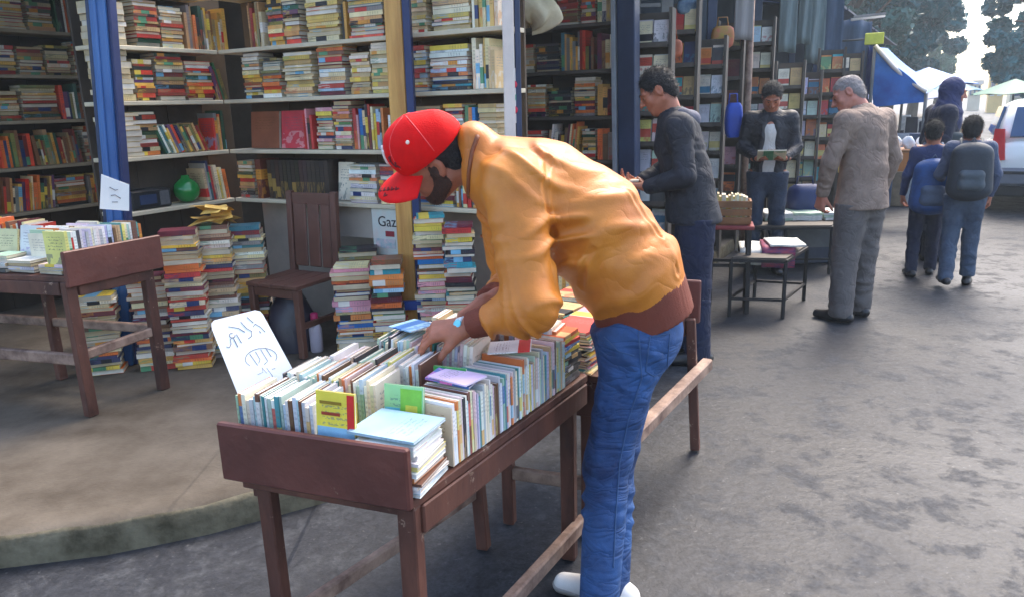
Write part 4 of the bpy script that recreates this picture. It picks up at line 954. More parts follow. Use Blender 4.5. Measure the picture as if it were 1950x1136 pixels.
panel_thing(1655, 1664, 90, 180, 11.9, mat('navy_cloth', lin(30, 50, 110), 0.8, 0.2, 5), 'hanging_cloth', 'narrow navy cloth edge beside the blue awning', 'cloth', wav=0.01)
pl = at_y(1420, 300, 8.0); pole = thing('street_pole', (pl[0], 8.05, 0), 'slim wooden pole carrying the grey banner', 'pole')
MB().tube([V3(pl[0] + 0.02, 8.06, 0.0), V3(pl[0], 8.06, 3.4)], 0.035, 10).build('shaft', M_worn, pole)
def bag_thing(px, py0, py1, Y, w, m, label, name='hanging_bag', cat='bag', d=0.1):
    t, b = at_y(px, py0, Y), at_y(px, py1, Y); h = t[2] - b[2]; root = thing(name, b, label, cat)
    g = MB(); ph = U(0, 6)
    def fn(u, v):
        a = u * 2 * math.pi; k = (0.75 + 0.25 * math.sin(v * 2.6 + 0.3)) * (1 if 0.02 < v < 0.98 else 0.75); e = lambda c: math.copysign(abs(c) ** 0.6, c)
        return b + V3(w / 2 * e(math.cos(a)) * k * (1 + 0.05 * math.sin(3 * a + ph)), d / 2 * e(math.sin(a)) * k * (1 + 0.1 * math.sin(4 * v + ph)), h * v)
    g.grid(fn, 24, 10, closed_u=True)
    for v in (0, 1): g.add([fn(i / 24, v) for i in range(24)], [tuple(range(24))], True)
    g.build('bag_body', m, root)
    MB().tube([t + V3(-w * 0.25, 0, 0), t + V3(-w * 0.2, 0, 0.08), t + V3(w * 0.2, 0, 0.08), t + V3(w * 0.25, 0, 0)], 0.006, 6).build('handle', m, root)
    return root
bag_thing(1396, 196, 262, 7.2, 0.16, mat('royal_blue_cloth', lin(24, 70, 170), 0.6, 0.2, 8, 0.3, 15), 'royal blue bag hanging left of the white shirted reader')
bag_thing(1376, 50, 92, 7.8, 0.22, mat('lime_print', lin(170, 170, 50), 0.6, 0.3, 6, col2=lin(206, 70, 90)), 'lime and pink bag hanging beside the grey banner')
bag_thing(1310, 0, 28, 7.2, 0.2, mat('sky_print', lin(70, 110, 150), 0.6, 0.3, 8, col2=lin(150, 170, 180)), 'blue grey bag hanging above the dark haired head')
bag_thing(1280, 76, 110, 6.8, 0.16, mat('rust_print', lin(150, 78, 44), 0.6, 0.3, 8, col2=lin(190, 96, 60)), 'rust brown bag resting atop the tall rack')
for px, y0, y1, Y, w, lab in ((1270, 0, 56, 7.0, 0.10, 'pale board strip above the tall rack'), (1225, 8, 14, 6.6, 0.28, 'grey plank lying across the tall rack')):
    a = at_y(px, (y0 + y1) / 2, Y); MB().cbox(a, V3(1, 0, 0), V3(0, 1, 0), UP, w, 0.03, (y1 - y0) / F_PX * Y).build('board', mat('weathered_board', lin(120, 120, 118), 0.7, 0.2, 6), label=lab, cat='board')
M_dsh = mat('slate_shelf', lin(96, 98, 100), 0.6, 0.2, 6)
shelfrow = thing('wall_shelving', (*STR.P(2.2, 0.6, 0)[:2], WALK), 'dim wall shelving behind the tall rack', 'shelving')
for z in (0.7, 1.05, 1.4, 1.75, 2.1, 2.45): STR.part('shelf', M_dsh, shelfrow, 0.5, 3.85, 0.55, 0.93, z - 0.03, z)
for u in (0.5, 1.6, 2.7, 3.84): STR.part('upright', M_dsh, shelfrow, u, u + 0.03, 0.53, 0.548, WALK, 2.75)
pw = ('on the dim wall shelving behind the tall rack', 'shelves of the street kiosks', 0.4)
for z in (0.7, 1.05, 1.4, 1.75, 2.1): fill_shelf(STR, z, 0.55, 3.8, pw, ['dim', 'shelf', 'pastel'], nrm(-STR.B()), v=0.57, hmax=0.28)
for z in (0.7, 1.05, 1.4, 1.75, 2.1, 2.45): 
    STR.part('shelf', M_dsh, row, 4.0, 8.3, 0.62, 0.94, z - 0.03, z)
    fill_shelf(STR, z, 4.05, 8.2, ('on the far street shelving', 'shelves of the street kiosks', 0.3), ['dim', 'warm', 'shelf'], nrm(-STR.B()), v=0.64, hmax=0.28, seglen=(0.4, 0.9))

# ---------------------------------------------------------------- low newspaper stands, crate
def low_stand(label, corners, z, group=None, th=0.025, cloth=None):
    cs = [np.array(c[:2]) for c in corners]; ce = sum(cs) / 4; root = thing('newspaper_stand', (ce[0], ce[1], 0), label, 'stand', group)
    for c in cs: MB().bar(V3(c[0], c[1], 0.001), V3(c[0], c[1], z - 0.02), 0.022, 0.022).build('leg', M_iron, root)
    for a, b in zip(cs, cs[1:] + cs[:1]):
        MB().bar(V3(*a, z - 0.01), V3(*b, z - 0.01), 0.022, 0.022).build('frame_bar', M_iron, root)
        MB().bar(V3(*a, 0.14), V3(*b, 0.14), 0.018, 0.018).build('lower_bar', M_iron, root)
    o = MB(); o.hexa([V3(*(c * 0.99 + ce * 0.01), z + 0.002) for c in cs] + [V3(*(c * 0.99 + ce * 0.01), z + 0.014) for c in cs]); o.build('board', M_darkwood, root)
    return root
fA1, fA2, fA3, fA4 = at_z(1388, 602, 0), at_z(1490, 606, 0), at_z(1530, 572, 0), at_z(1436, 566, 0)
low_stand('low black iron stand draped with newspapers', [fA1, fA2, fA3, fA4], 0.44)
fB = [at_z(1420, 522, 0), at_z(1578, 522, 0), at_z(1600, 486, 0), at_z(1450, 486, 0)]
low_stand('low iron stand of flat newspapers behind the draped one', fB, 0.44)
M_news = mat('newsprint', lin(206, 208, 204), 0.8, 0.12, 40, col2=lin(226, 226, 220))
M_newsd = mat('colour_newsprint', lin(76, 84, 140), 0.7, 0.4, 14, col2=lin(180, 70, 84), stretch=(1, 1, 4))
PN = 'papers on the low stands'
def paper(c, a, w, d, m, label, th=0.02, drape=0.0, name='newspaper'):
    X = V3(math.cos(a), math.sin(a), 0); Y = V3(-math.sin(a), math.cos(a), 0); g = MB()
    def fn(u, v, s): 
        z = 0.003 * math.sin(u * 7 + v * 5); yy = (v - 0.5) * d
        if drape and v < 0.35: return c + X * (u - 0.5) * w + Y * (-0.15 * d - 0.01 - s * 0.5) + UP * (s + z - drape * (0.35 - v) / 0.35)
        return c + X * (u - 0.5) * w + Y * yy + UP * (s + z)
    nu, nv = 8, 12
    g.grid(lambda u, v: fn(u, v, th), nu, nv); g.grid(lambda u, v: fn(u, v, 0.0), nu, nv)
    per = [(i, 0) for i in range(nu)] + [(nu - 1, j) for j in range(1, nv)] + [(i, nv - 1) for i in range(nu - 2, -1, -1)] + [(0, j) for j in range(nv - 2, 0, -1)]
    off = nu * nv
    for (p, q) in zip(per, per[1:] + per[:1]): g.f.append([p[1] * nu + p[0], q[1] * nu + q[0], off + q[1] * nu + q[0], off + p[1] * nu + p[0]]); g.smooth.append(False); g.m.append(0)
    return g.build(name, m, label=label, cat='newspaper', group=PN)
cA_ = (fA1 + fA2 + fA3 + fA4) / 4; cB_ = sum(fB) / 4; aA = math.atan2(fA2[1] - fA1[1], fA2[0] - fA1[0]); aB = math.atan2(fB[1][1] - fB[0][1], fB[1][0] - fB[0][0])
eA = V3(math.cos(aA), math.sin(aA), 0); eB = V3(math.cos(aB), math.sin(aB), 0); oA = np.cross(UP, eA); oB = np.cross(UP, eB)
paper(V3(cA_[0], cA_[1], 0.458) - eA * 0.12 + oA * 0.0, aA, 0.22, 0.55, M_news, 'pale newspaper pile hanging over the front of the draped stand', drape=0.10)
paper(V3(cA_[0], cA_[1], 0.482) + eA * 0.05 - oA * 0.02, aA, 0.24, 0.5, M_newsd, 'blue and red newspaper hanging over the draped stand', drape=0.14)
paper(V3(cA_[0], cA_[1], 0.506) + eA * 0.10 + oA * 0.06, aA + 0.1, 0.26, 0.34, M_news, 'white newspaper lying on the blue and red one', th=0.012)
for i, (k_, w_) in enumerate(((-0.22, 0.26), (0.06, 0.26), (0.33, 0.24))):
    for j in range(3): paper(V3(cB_[0], cB_[1], 0.458 + j * 0.024) + eB * (k_ + U(-0.01, 0.01)), aB + U(-0.06, 0.06), w_, 0.36, M_news if (i + j) % 3 else mat('green_newsprint', lin(170, 190, 170), 0.8, 0.2, 20), f"{['lowest', 'middle', 'topmost'][j]} newspaper bundle of the rear stand pile {['beside the pamphlet crate', 'between two other piles', 'beside the taupe jacketed man'][i]}", th=0.02)
# crate of pamphlets on a red stool
cr = at_y(1392, 398, 5.75); crate = thing('pamphlet_crate', cr - UP * 0.11, 'brown wooden crate of pamphlets on a red stool beside the low stand', 'crate')
M_crate = mat('crate_wood', lin(134, 90, 56), 0.7, 0.3, 8)
CR = Frame((cr[0], cr[1]), np.array([0.97, -0.25]), np.array([0.25, 0.97]))
for s_ in (-1, 1):
    for k_ in range(3): CR.part('slat', M_crate, crate, -0.13, 0.13, s_ * 0.09 - 0.008, s_ * 0.09 + 0.008, cr[2] - 0.10 + k_ * 0.06, cr[2] - 0.10 + k_ * 0.06 + 0.05, bevel=0.002)
    for k_ in range(3): CR.part('slat', M_crate, crate, s_ * 0.138 - 0.008, s_ * 0.138 + 0.008, -0.097, 0.097, cr[2] - 0.10 + k_ * 0.06, cr[2] - 0.10 + k_ * 0.06 + 0.05, bevel=0.002)
CR.part('bottom', M_crate, crate, -0.129, 0.129, -0.08, 0.08, cr[2] - 0.11, cr[2] - 0.101, bevel=0.0)
upright(CR.P(-0.12, -0.075, cr[2] - 0.10), CR.A(), nrm(-CR.B()), 0.24, ('in the brown crate of pamphlets', 'pamphlets in the crate', 0.6), 'cream', h=(0.19, 0.22), t=(0.008, 0.02), w=(0.12, 0.14))
stz = cr[2] - 0.112
stl = thing('stool', (cr[0], cr[1], 0), 'red topped stool under the pamphlet crate', 'stool')
M_redp = mat('red_paint', lin(130, 44, 46), 0.5, 0.2, 6)
CR.part('seat', M_redp, stl, -0.17, 0.17, -0.13, 0.13, stz - 0.03, stz, bevel=0.006)
for a_ in (-0.14, 0.14):
    for b_ in (-0.1, 0.1): MB().bar(CR.P(a_, b_, 0.001), CR.P(a_ * 0.95, b_ * 0.95, stz - 0.031), 0.032, 0.032).build('leg', M_iron, stl)
    MB().bar(CR.P(a_, -0.085, 0.16), CR.P(a_, 0.085, 0.16), 0.02, 0.025).build('rung', M_iron, stl)
    MB().bar(CR.P(-a_ * 0 - 0.12, a_ * 0.71, stz * 0.55), CR.P(0.12, a_ * 0.71, stz * 0.55), 0.02, 0.025).build('rung', M_iron, stl)
# bundle of bags behind the reader
bag_thing(1532, 352, 408, 7.5, 0.34, mat('navy_bag', lin(24, 44, 92), 0.5, 0.2, 6, 0.4, 10), 'navy bag bundle beside the white shirted reader', name='bag_bundle', d=0.25)
st2 = at_y(1532, 408, 7.5); sb = thing('display_box', (st2[0], 7.5, 0), 'dark display box under the navy bundle', 'box')
MB().cbox(V3(st2[0], 7.5, st2[2] / 2 - 0.001), V3(1, 0, 0), V3(0, 1, 0), UP, 0.5, 0.34, st2[2] - 0.004).build('box_body', mat('slate_box', lin(60, 66, 80), 0.6, 0.3, 8), sb, bevel=0.01)
MB().cbox(V3(st2[0], 7.328, st2[2] * 0.6), V3(1, 0, 0), V3(0, 1, 0), UP, 0.44, 0.01, st2[2] * 0.5).build('front_panel', M_dsh, sb)
# ---------------------------------------------------------------- far stall, awning, sign, tube lamp
M_tarp = mat('bright_blue_tarp', lin(24, 96, 190), 0.45, 0.25, 3, 0.4, 6, col2=lin(50, 130, 214))
aw = [at_y(1690, 92, 14.2), at_y(1666, 90, 11.6), at_y(1764, 178, 11.2), at_y(1792, 160, 13.4)]
awn = thing('blue_awning', (aw[2][0], aw[2][1], 0), 'bright blue tarpaulin awning over a far street stall', 'awning')
def awf(u, v): 
    a = aw[0] * (1 - u) + aw[1] * u; b = aw[3] * (1 - u) + aw[2] * u
    return a * (1 - v) + b * v - UP * (0.22 * math.sin(math.pi * v) * (0.6 + 0.4 * math.sin(u * 6)) * 0.6)
g = MB(); g.grid(awf, 14, 14); g.grid(lambda u, v: awf(u, v) - UP * 0.01, 14, 14); g.build('sheet', M_tarp, awn, fix=False)
low = at_y(1664, 204, 11.6)
g = MB()
def flap(u, v):
    a = aw[1] * (1 - u) + aw[2] * u; b = low * (1 - u) + (aw[2] - UP * 0.12) * u
    return a * (1 - v) + b * v + V3(0, 0.05 * math.sin(7 * u + 3 * v), 0)
g.grid(flap, 14, 10); g.grid(lambda u, v: flap(u, v) + V3(0, 0.01, 0), 14, 10); g.build('side_flap', M_tarp, awn, fix=False)
MB().tube([awf(1, v / 8) + UP * 0.02 for v in range(9)], 0.03, 8).build('edge_roll', M_white, awn)
for p in (aw[2], aw[3]): MB().tube([V3(p[0], p[1], 0), p], 0.025, 8).build('pole', M_dsh, awn)
for p in (aw[0], aw[1]): MB().tube([V3(p[0], p[1], 0), p], 0.025, 8).build('pole', M_dsh, awn)
ys = at_y(1665, 74, 11.4); sg = thing('shop_sign', ys - UP * 0.09, 'small yellow sign above the blue awning', 'sign')
MB().cbox(ys, V3(0.9, -0.43, 0), V3(0.43, 0.9, 0), UP, 0.25, 0.05, 0.16).build('sign_face', mat('sign_yellow', lin(214, 214, 70), 0.4, 0.15, 8), sg, bevel=0.01)
MB().tube([ys, ys + V3(-0.35, 0.3, 0.0)], 0.015, 6).build('bracket', M_dsh, sg)
lp0, lp1 = at_y(1622, 38, 11.0), at_y(1684, 31, 11.4)
tl = thing('tube_lamp', lp0, 'white tube lamp fixed under the kiosk eaves', 'lamp'); MB().tube([lp0, lp1], 0.018, 8).build('tube', M_white, tl)
MB().bar(lp0 + UP * 0.035, lp1 + UP * 0.035, 0.05, 0.03).build('holder', M_dsh, tl)
sc0 = at_y(1716, 292, 9.6); STL = Frame((sc0[0], 9.6), PR, S)
stall = thing('market_stall', (sc0[0], 9.6, 0), 'small stall with orange brown front beyond the brown jacketed man', 'stall')
zt_s = at_y(1716, 284, 9.6)[2]
STL.part('top', M_crate, stall, -0.35, 0.35, -0.2, 0.35, zt_s - 0.03, zt_s)
STL.part('front_board', mat('orange_board', lin(176, 110, 56), 0.6, 0.2, 5), stall, -0.34, 0.34, -0.20, -0.18, zt_s - 0.26, zt_s - 0.032)
for a_ in (-0.32, 0.32):
    for b_ in (-0.17, 0.32): MB().bar(STL.P(a_, b_, 0.001), STL.P(a_, b_, zt_s - 0.031), 0.05, 0.05).build('leg', M_iron, stall)
for i in range(4):
    p = STL.P(-0.24 + i * 0.155, 0.02 + 0.08 * (i % 2), zt_s); g = MB(); ph = i * 1.3
    def bf(u, v, p=p, ph=ph):
        a = u * 2 * math.pi; r = 0.07 * math.sin(math.pi * (0.12 + 0.8 * v)) ** 0.6 * (1 + 0.18 * math.sin(3 * a + ph + 4 * v)); return p + V3(r * math.cos(a), r * math.sin(a), 0.002 + 0.15 * v)
    g.grid(bf, 18, 9, closed_u=True); g.add([bf(k / 18, 0) for k in range(18)], [tuple(range(18))]); g.add([bf(k / 18, 1) for k in range(18)], [tuple(range(18))])
    g.build('plastic_bag', mat('white_plastic', lin(220, 222, 226), 0.4, 0.15, 14, 0.5, 20), label='white plastic bag of goods on the orange fronted stall', cat='bag', group='bags on the far stall')
for i in range(7):   # stacked goods under the awning
    p = at_y(1682 + (i % 4) * 24, 270, 11.2 + 0.25 * (i // 4)); z0 = (i // 4) * 0.52
    MB().cbox(V3(p[0], p[1], z0 + 0.255), V3(PR[0], PR[1], 0), V3(S[0], S[1], 0), UP, 0.34, 0.24, 0.5).build('carton', mat(f'carton_{i % 3}', [lin(70, 84, 110), lin(120, 104, 84), lin(150, 156, 166)][i % 3], 0.7, 0.3, 9), label=f"{['slate', 'brown', 'pale grey'][i % 3]} goods carton {['on the ground', 'on top of another'][i // 4]} under the far blue awning", cat='carton', group='cartons under the awning', bevel=0.008)

def umbrella(px, py, Y, r, m, label):
    t = at_y(px, py, Y); root = thing('market_umbrella', (t[0], Y, 0), label, 'umbrella', 'umbrellas down the far lane')
    MB().tube([V3(t[0], Y, 0), t], 0.025, 8).build('pole', M_dsh, root)
    for k in range(8):
        a0, a1 = k * math.pi / 4, (k + 1) * math.pi / 4; p0_, p1_ = t + V3(r * math.cos(a0), r * math.sin(a0), -0.38), t + V3(r * math.cos(a1), r * math.sin(a1), -0.38)
        g = MB(); e_ = -UP * 0.012; mdl = (p0_ + p1_) / 2 + UP * 0.03; g.add([t, p0_, mdl, p1_, t + e_, p0_ + e_, mdl + e_, p1_ + e_], [(0, 1, 2), (0, 2, 3), (6, 5, 4), (7, 6, 4), (1, 5, 6, 2), (2, 6, 7, 3)]); g.build('canopy_panel', m, root)
umbrella(1768, 128, 17.0, 1.0, M_tarp, 'blue market umbrella beyond the tarpaulin awning')
umbrella(1800, 150, 24.0, 1.1, mat('teal_tarp', lin(36, 120, 150), 0.5, 0.2, 3), 'teal market umbrella far down the lane')
umbrella(1722, 150, 15.0, 0.9, mat('navy_tarp', lin(40, 70, 120), 0.6, 0.2, 3), 'navy market umbrella behind the tarpaulin awning')
umbrella(1934, 150, 20.0, 1.0, mat('green_tarp', lin(40, 110, 90), 0.6, 0.2, 3), 'green umbrella behind the parked car')
for i in range(6):
    p = at_y(1752 + i * 9, 215 - (i % 2) * 6, 15.0 + i * 1.2); h_ = p[2]
    st_ = thing('goods_table', (p[0], p[1], 0), ['table of dark bags', 'table of pale boxes', 'table of red cloth', 'table of grey goods', 'table of blue cloth', 'table of tan boxes'][i] + ' down the far lane', 'table', 'tables down the far lane')
    fr_ = Frame((p[0], p[1]), PR, S); m_ = mat(f'lane_goods_{i}', [lin(40, 44, 60), lin(200, 196, 190), lin(170, 60, 60), lin(120, 124, 130), lin(50, 90, 160), lin(190, 150, 100)][i], 0.7, 0.35, 7)
    fr_.part('cover', m_, st_, -0.5, 0.5, -0.35, 0.35, 0.02, 0.75)
    for k in range(4): fr_.part('goods', m_, st_, -0.45 + k * 0.23, -0.45 + k * 0.23 + 0.2, -0.2, 0.15, 0.753, 0.9 + 0.25 * ((k * 7 + i * 3) % 4) / 3)
# ---------------------------------------------------------------- parked car
M_car = mat('silver_white_paint', lin(236, 236, 232), 0.3, 0.03, 3, metal=0.0, coat=0.6)
M_glass = mat('tinted_glass', lin(40, 72, 110), 0.06, 0.1, 2, coat=0.5)
M_tail = mat('red_lens', lin(206, 20, 36), 0.15, 0.1, 6, coat=0.8)
M_rubber = mat('tyre_rubber', lin(28, 28, 30), 0.8, 0.2, 20)
M_plastic = mat('bumper_plastic', lin(96, 100, 110), 0.5, 0.1, 8)
rl = at_z(1862, 404, 0); CO = np.array([rl[0], rl[1]]) + PR * 0.84
CARF = Frame(CO, PR, S)     # u across, v forward from the rear bumper
car = thing('parked_car', (*CARF.P(0, 2.0, 0)[:2], 0), 'silver white hatchback parked on the street with red tail lights', 'car')
def sect(v, z0, z1, hw, hwt, p=4.0, n=28):
    out = []; zc, hh = (z0 + z1) / 2, (z1 - z0) / 2
    for k in range(n):
        a = 2 * math.pi * k / n; c, s_ = math.cos(a), math.sin(a)
        x = math.copysign(abs(c) ** (2 / p), c); z = math.copysign(abs(s_) ** (2 / p), s_)
        f = (z + 1) / 2; out.append(CARF.P((hw * (1 - f) + hwt * f) * x, v, zc + hh * z))
    return out
def loft(name, secs, m, p=4.0):
    g = MB(); n = 28; vs = []; 
    for q in secs: vs += sect(*q, p=p, n=n)
    fs = [(i * n + k, i * n + (k + 1) % n, (i + 1) * n + (k + 1) % n, (i + 1) * n + k) for i in range(len(secs) - 1) for k in range(n)]
    fs += [tuple(range(n - 1, -1, -1)), tuple(range((len(secs) - 1) * n, len(secs) * n))]
    g.add(vs, fs, True); return g.build(name, m, car)
loft('body', [(0.0, 0.42, 0.88, 0.72, 0.70), (0.04, 0.30, 0.95, 0.80, 0.77), (0.25, 0.22, 0.98, 0.84, 0.79), (1.2, 0.2, 0.97, 0.85, 0.80), (2.6, 0.2, 0.94, 0.85, 0.80), (3.4, 0.22, 0.86, 0.83, 0.76), (3.8, 0.28, 0.74, 0.76, 0.66), (3.9, 0.36, 0.64, 0.68, 0.60)], M_car)
loft('cabin', [(0.10, 0.90, 1.10, 0.72, 0.66), (0.32, 0.90, 1.40, 0.74, 0.60), (0.6, 0.90, 1.47, 0.75, 0.60), (1.5, 0.90, 1.48, 0.76, 0.60), (2.2, 0.90, 1.40, 0.76, 0.58), (2.85, 0.88, 0.98, 0.74, 0.66)], M_car, 5.0)
def glass(name, pts, m, off):
    g = MB(); pts = [CARF.P(*p) for p in pts]; n = nrm(np.cross(pts[1] - pts[0], pts[2] - pts[0])); n = n * off
    k = len(pts); g.add([p + n for p in pts] + [p - n for p in pts], [tuple(range(k)), tuple(range(2 * k - 1, k - 1, -1))] + [(i, (i + 1) % k, k + (i + 1) % k, k + i) for i in range(k)]); return g.build(name, m, car)
glass('rear_window', [(-0.58, 0.055, 1.0), (0.58, 0.055, 1.0), (0.53, 0.265, 1.37), (-0.53, 0.265, 1.37)], M_glass, 0.02)
for s_ in (-1, 1):
    glass('side_window', [(s_ * 0.735, 0.5, 1.0), (s_ * 0.745, 2.3, 1.0), (s_ * 0.655, 1.95, 1.36), (s_ * 0.645, 0.62, 1.38)], M_glass, 0.02)
    glass('tail_light', [(s_ * 0.60, -0.01, 0.70), (s_ * 0.78, 0.03, 0.68), (s_ * 0.75, 0.09, 1.10), (s_ * 0.64, 0.055, 1.10)], M_tail, 0.03)
    for vv in (0.62, 3.15):
        c = CARF.P(s_ * 0.78, vv, 0.30); ax = CARF.A() * s_
        w_ = MB().lathe(c - ax * 0.09, [(0.17, 0), (0.28, 0.0), (0.30, 0.03), (0.30, 0.15), (0.28, 0.18), (0.18, 0.18)], ax=ax, n=28).build('tyre', M_rubber, car)
        MB().lathe(c - ax * 0.02, [(0.02, 0.10), (0.12, 0.10), (0.19, 0.115), (0.19, 0.06), (0.02, 0.06)], ax=ax, n=24).build('rim', M_dsh, w_)
CARF.part('bumper', M_plastic, car, -0.79, 0.79, -0.06, 0.10, 0.36, 0.60, bevel=0.04)
CARF.part('lower_valance', M_rubber, car, -0.72, 0.72, -0.02, 0.2, 0.22, 0.355, bevel=0.02)
CARF.part('number_plate', M_white, car, -0.26, 0.26, -0.075, -0.062, 0.62, 0.73)
CARF.part('bumper_strip', M_rubber, car, -0.74, 0.74, -0.072, -0.061, 0.52, 0.56)

# ---------------------------------------------------------------- trees and far buildings
def leafmat(name, c, c2):
    m = mat(name, c, 0.55, 0.3, 1.2, col2=c2); b = m.node_tree.nodes['Principled BSDF']
    b.inputs['Transmission Weight'].default_value = 0.0
    return m
M_leaf = [leafmat('leaf_deep', (0.030, 0.095, 0.080), (0.06, 0.18, 0.15)), leafmat('leaf_light', (0.06, 0.16, 0.11), (0.10, 0.24, 0.17)), leafmat('leaf_haze_blue', (0.02, 0.12, 0.14), (0.05, 0.23, 0.26))]  # teal tint of distant haze put into the leaf colours
M_bark = mat('bark', (0.10, 0.075, 0.055), 0.9, 0.4, 9, 0.6, 20, stretch=(1, 1, 0.3))
def tree(px, py_c, Y, rx, rz, label, mi=0, n=9000, leaf=0.11, seed=1, base_z=0.0):
    c = at_y(px, py_c, Y); rr = np.random.RandomState(seed); root = thing('street_tree', (c[0], Y, base_z), label, 'tree', 'trees over the far street')
    tk = MB(); top = c[2] + rz * 0.3; tk.tube([V3(c[0] + 0.1 * math.sin(z), Y, z * 1.0) for z in np.linspace(base_z, top, 9)], [0.28 - 0.022 * i for i in range(9)], 12)
    for i in range(9):
        a = rr.uniform(0, 6.28); z0 = base_z + (top - base_z) * rr.uniform(0.5, 0.95); e = c + V3(rx * 0.7 * math.cos(a), rx * 0.7 * math.sin(a), rr.uniform(-0.3, 0.6) * rz)
        s0 = V3(c[0], Y, z0); mid = (s0 + e) / 2 + UP * 0.3; tk.tube([s0, mid, e], [0.10, 0.06, 0.02], 7)
    tk.build('trunk', M_bark, root)
    nc = 46; cc = rr.normal(size=(nc, 3)); cc /= np.linalg.norm(cc, axis=1)[:, None]; cc *= rr.uniform(0.35, 1.0, (nc, 1)) ** 0.6
    cen = c + cc * np.array([rx, rx, rz]); cr_ = rr.uniform(0.16, 0.34, nc) * rx
    k = rr.randint(0, nc, n); d_ = rr.normal(size=(n, 3)); d_ /= np.linalg.norm(d_, axis=1)[:, None]
    P = cen[k] + d_ * (cr_[k] * rr.uniform(0.3, 1.0, n) ** 0.5)[:, None] * np.array([1, 1, 0.75])
    a = rr.normal(size=(n, 3)); a /= np.linalg.norm(a, axis=1)[:, None]; b = np.cross(a, rr.normal(size=(n, 3))); b /= np.linalg.norm(b, axis=1)[:, None]
    L = leaf * rr.uniform(0.6, 1.4, (n, 1)); W = L * 0.45
    vs = np.stack([P - a * L, P + b * W, P + a * L, P - b * W], 1).reshape(-1, 3)
    g = MB(); g.v = [tuple(q) for q in vs]; g.f = [[4 * i, 4 * i + 1, 4 * i + 2, 4 * i + 3] for i in range(n)]; g.smooth = [False] * n; g.m = [0] * n
    g.build('crown', M_leaf[mi], root, fix=False)
    return root
tree(1700, 10, 28, 2.2, 2.4, 'broad leafy tree overhanging the blue awning', 2, 26000, 0.12, 3)
tree(1625, -20, 26, 2.0, 2.0, 'dark tree crown above the hanging cloths', 0, 15000, 0.13, 4)
tree(1748, 70, 38, 1.75, 2.6, 'far tree standing left of the bright street gap', 2, 14000, 0.16, 5)
tree(1985, 40, 26, 1.5, 2.6, 'tree leaning over the parked car on the right', 2, 16000, 0.13, 6)
tree(1968, 120, 34, 1.3, 1.6, 'small far tree behind the parked car', 2, 7000, 0.14, 7)
tree(1790, 120, 50, 0.9, 1.4, 'hazy tree at the end of the street', 1, 5000, 0.2, 8)
def far_building(px0, px1, pyt, Y, depth, m, label, floors=6, bays=3):
    a, b = at_y(px0, pyt, Y), at_y(px1, pyt, Y); root = thing('apartment_building', ((a[0] + b[0]) / 2, Y, 0), label, 'building')
    w = b[0] - a[0]; H = a[2]; fr = Frame((a[0], Y), PR, S)
    fr.part('wall', m, root, 0, w, 0, depth, 0, H, bevel=0.0)
    fr.part('cornice', M_white, root, -0.15, w + 0.15, -0.15, depth + 0.1, H + 0.003, H + 0.35, bevel=0.0)
    for i in range(floors):
        for j in range(bays):
            z = 1.2 + (H - 1.4) * i / floors; x = w * (j + 0.5) / bays
            f = fr.part('window', M_white, root, x - w / bays * 0.3, x + w / bays * 0.3, -0.06, -0.004, z, z + (H / floors) * 0.55, bevel=0.0)
            fr.part('pane', M_glass, f, x - w / bays * 0.24, x + w / bays * 0.24, -0.075, -0.064, z + 0.1, z + (H / floors) * 0.55 - 0.1, bevel=0.0)
    return root
far_building(1890, 1914, 116, 58, 3, mat('ochre_render', lin(222, 184, 110), 0.8, 0.1, 1), 'ochre apartment house at the end of the street', 2, 2)
far_building(1930, 2060, 128, 40, 3, mat('cream_render', lin(214, 206, 180), 0.8, 0.1, 1), 'cream house on the right side of the street', 2, 5)
far_building(1846, 1866, 162, 66, 3, mat('sand_render', lin(206, 196, 176), 0.8, 0.1, 1), 'sand coloured house closing the street', 2, 3)

# ---------------------------------------------------------------- hazy air of the street
hz = MB(); hz.cbox(V3(20, 36, 6.5), V3(1, 0, 0), V3(0, 1, 0), UP, 120, 88, 15.2)
hzm = bpy.data.materials.new('hazy_air'); hzm.use_nodes = True
hn = hzm.node_tree.nodes; hn.clear(); pv = hn.new('ShaderNodeVolumePrincipled'); ho = hn.new('ShaderNodeOutputMaterial')
pv.inputs['Color'].default_value = (0.80, 0.92, 1.0, 1); pv.inputs['Density'].default_value = 0.0022; pv.inputs['Anisotropy'].default_value = 0.35
hzm.node_tree.links.new(pv.outputs[0], ho.inputs['Volume'])
hazeo = hz.build('haze', hzm, base=(0, 0, 0)); hazeo['kind'] = 'stuff'
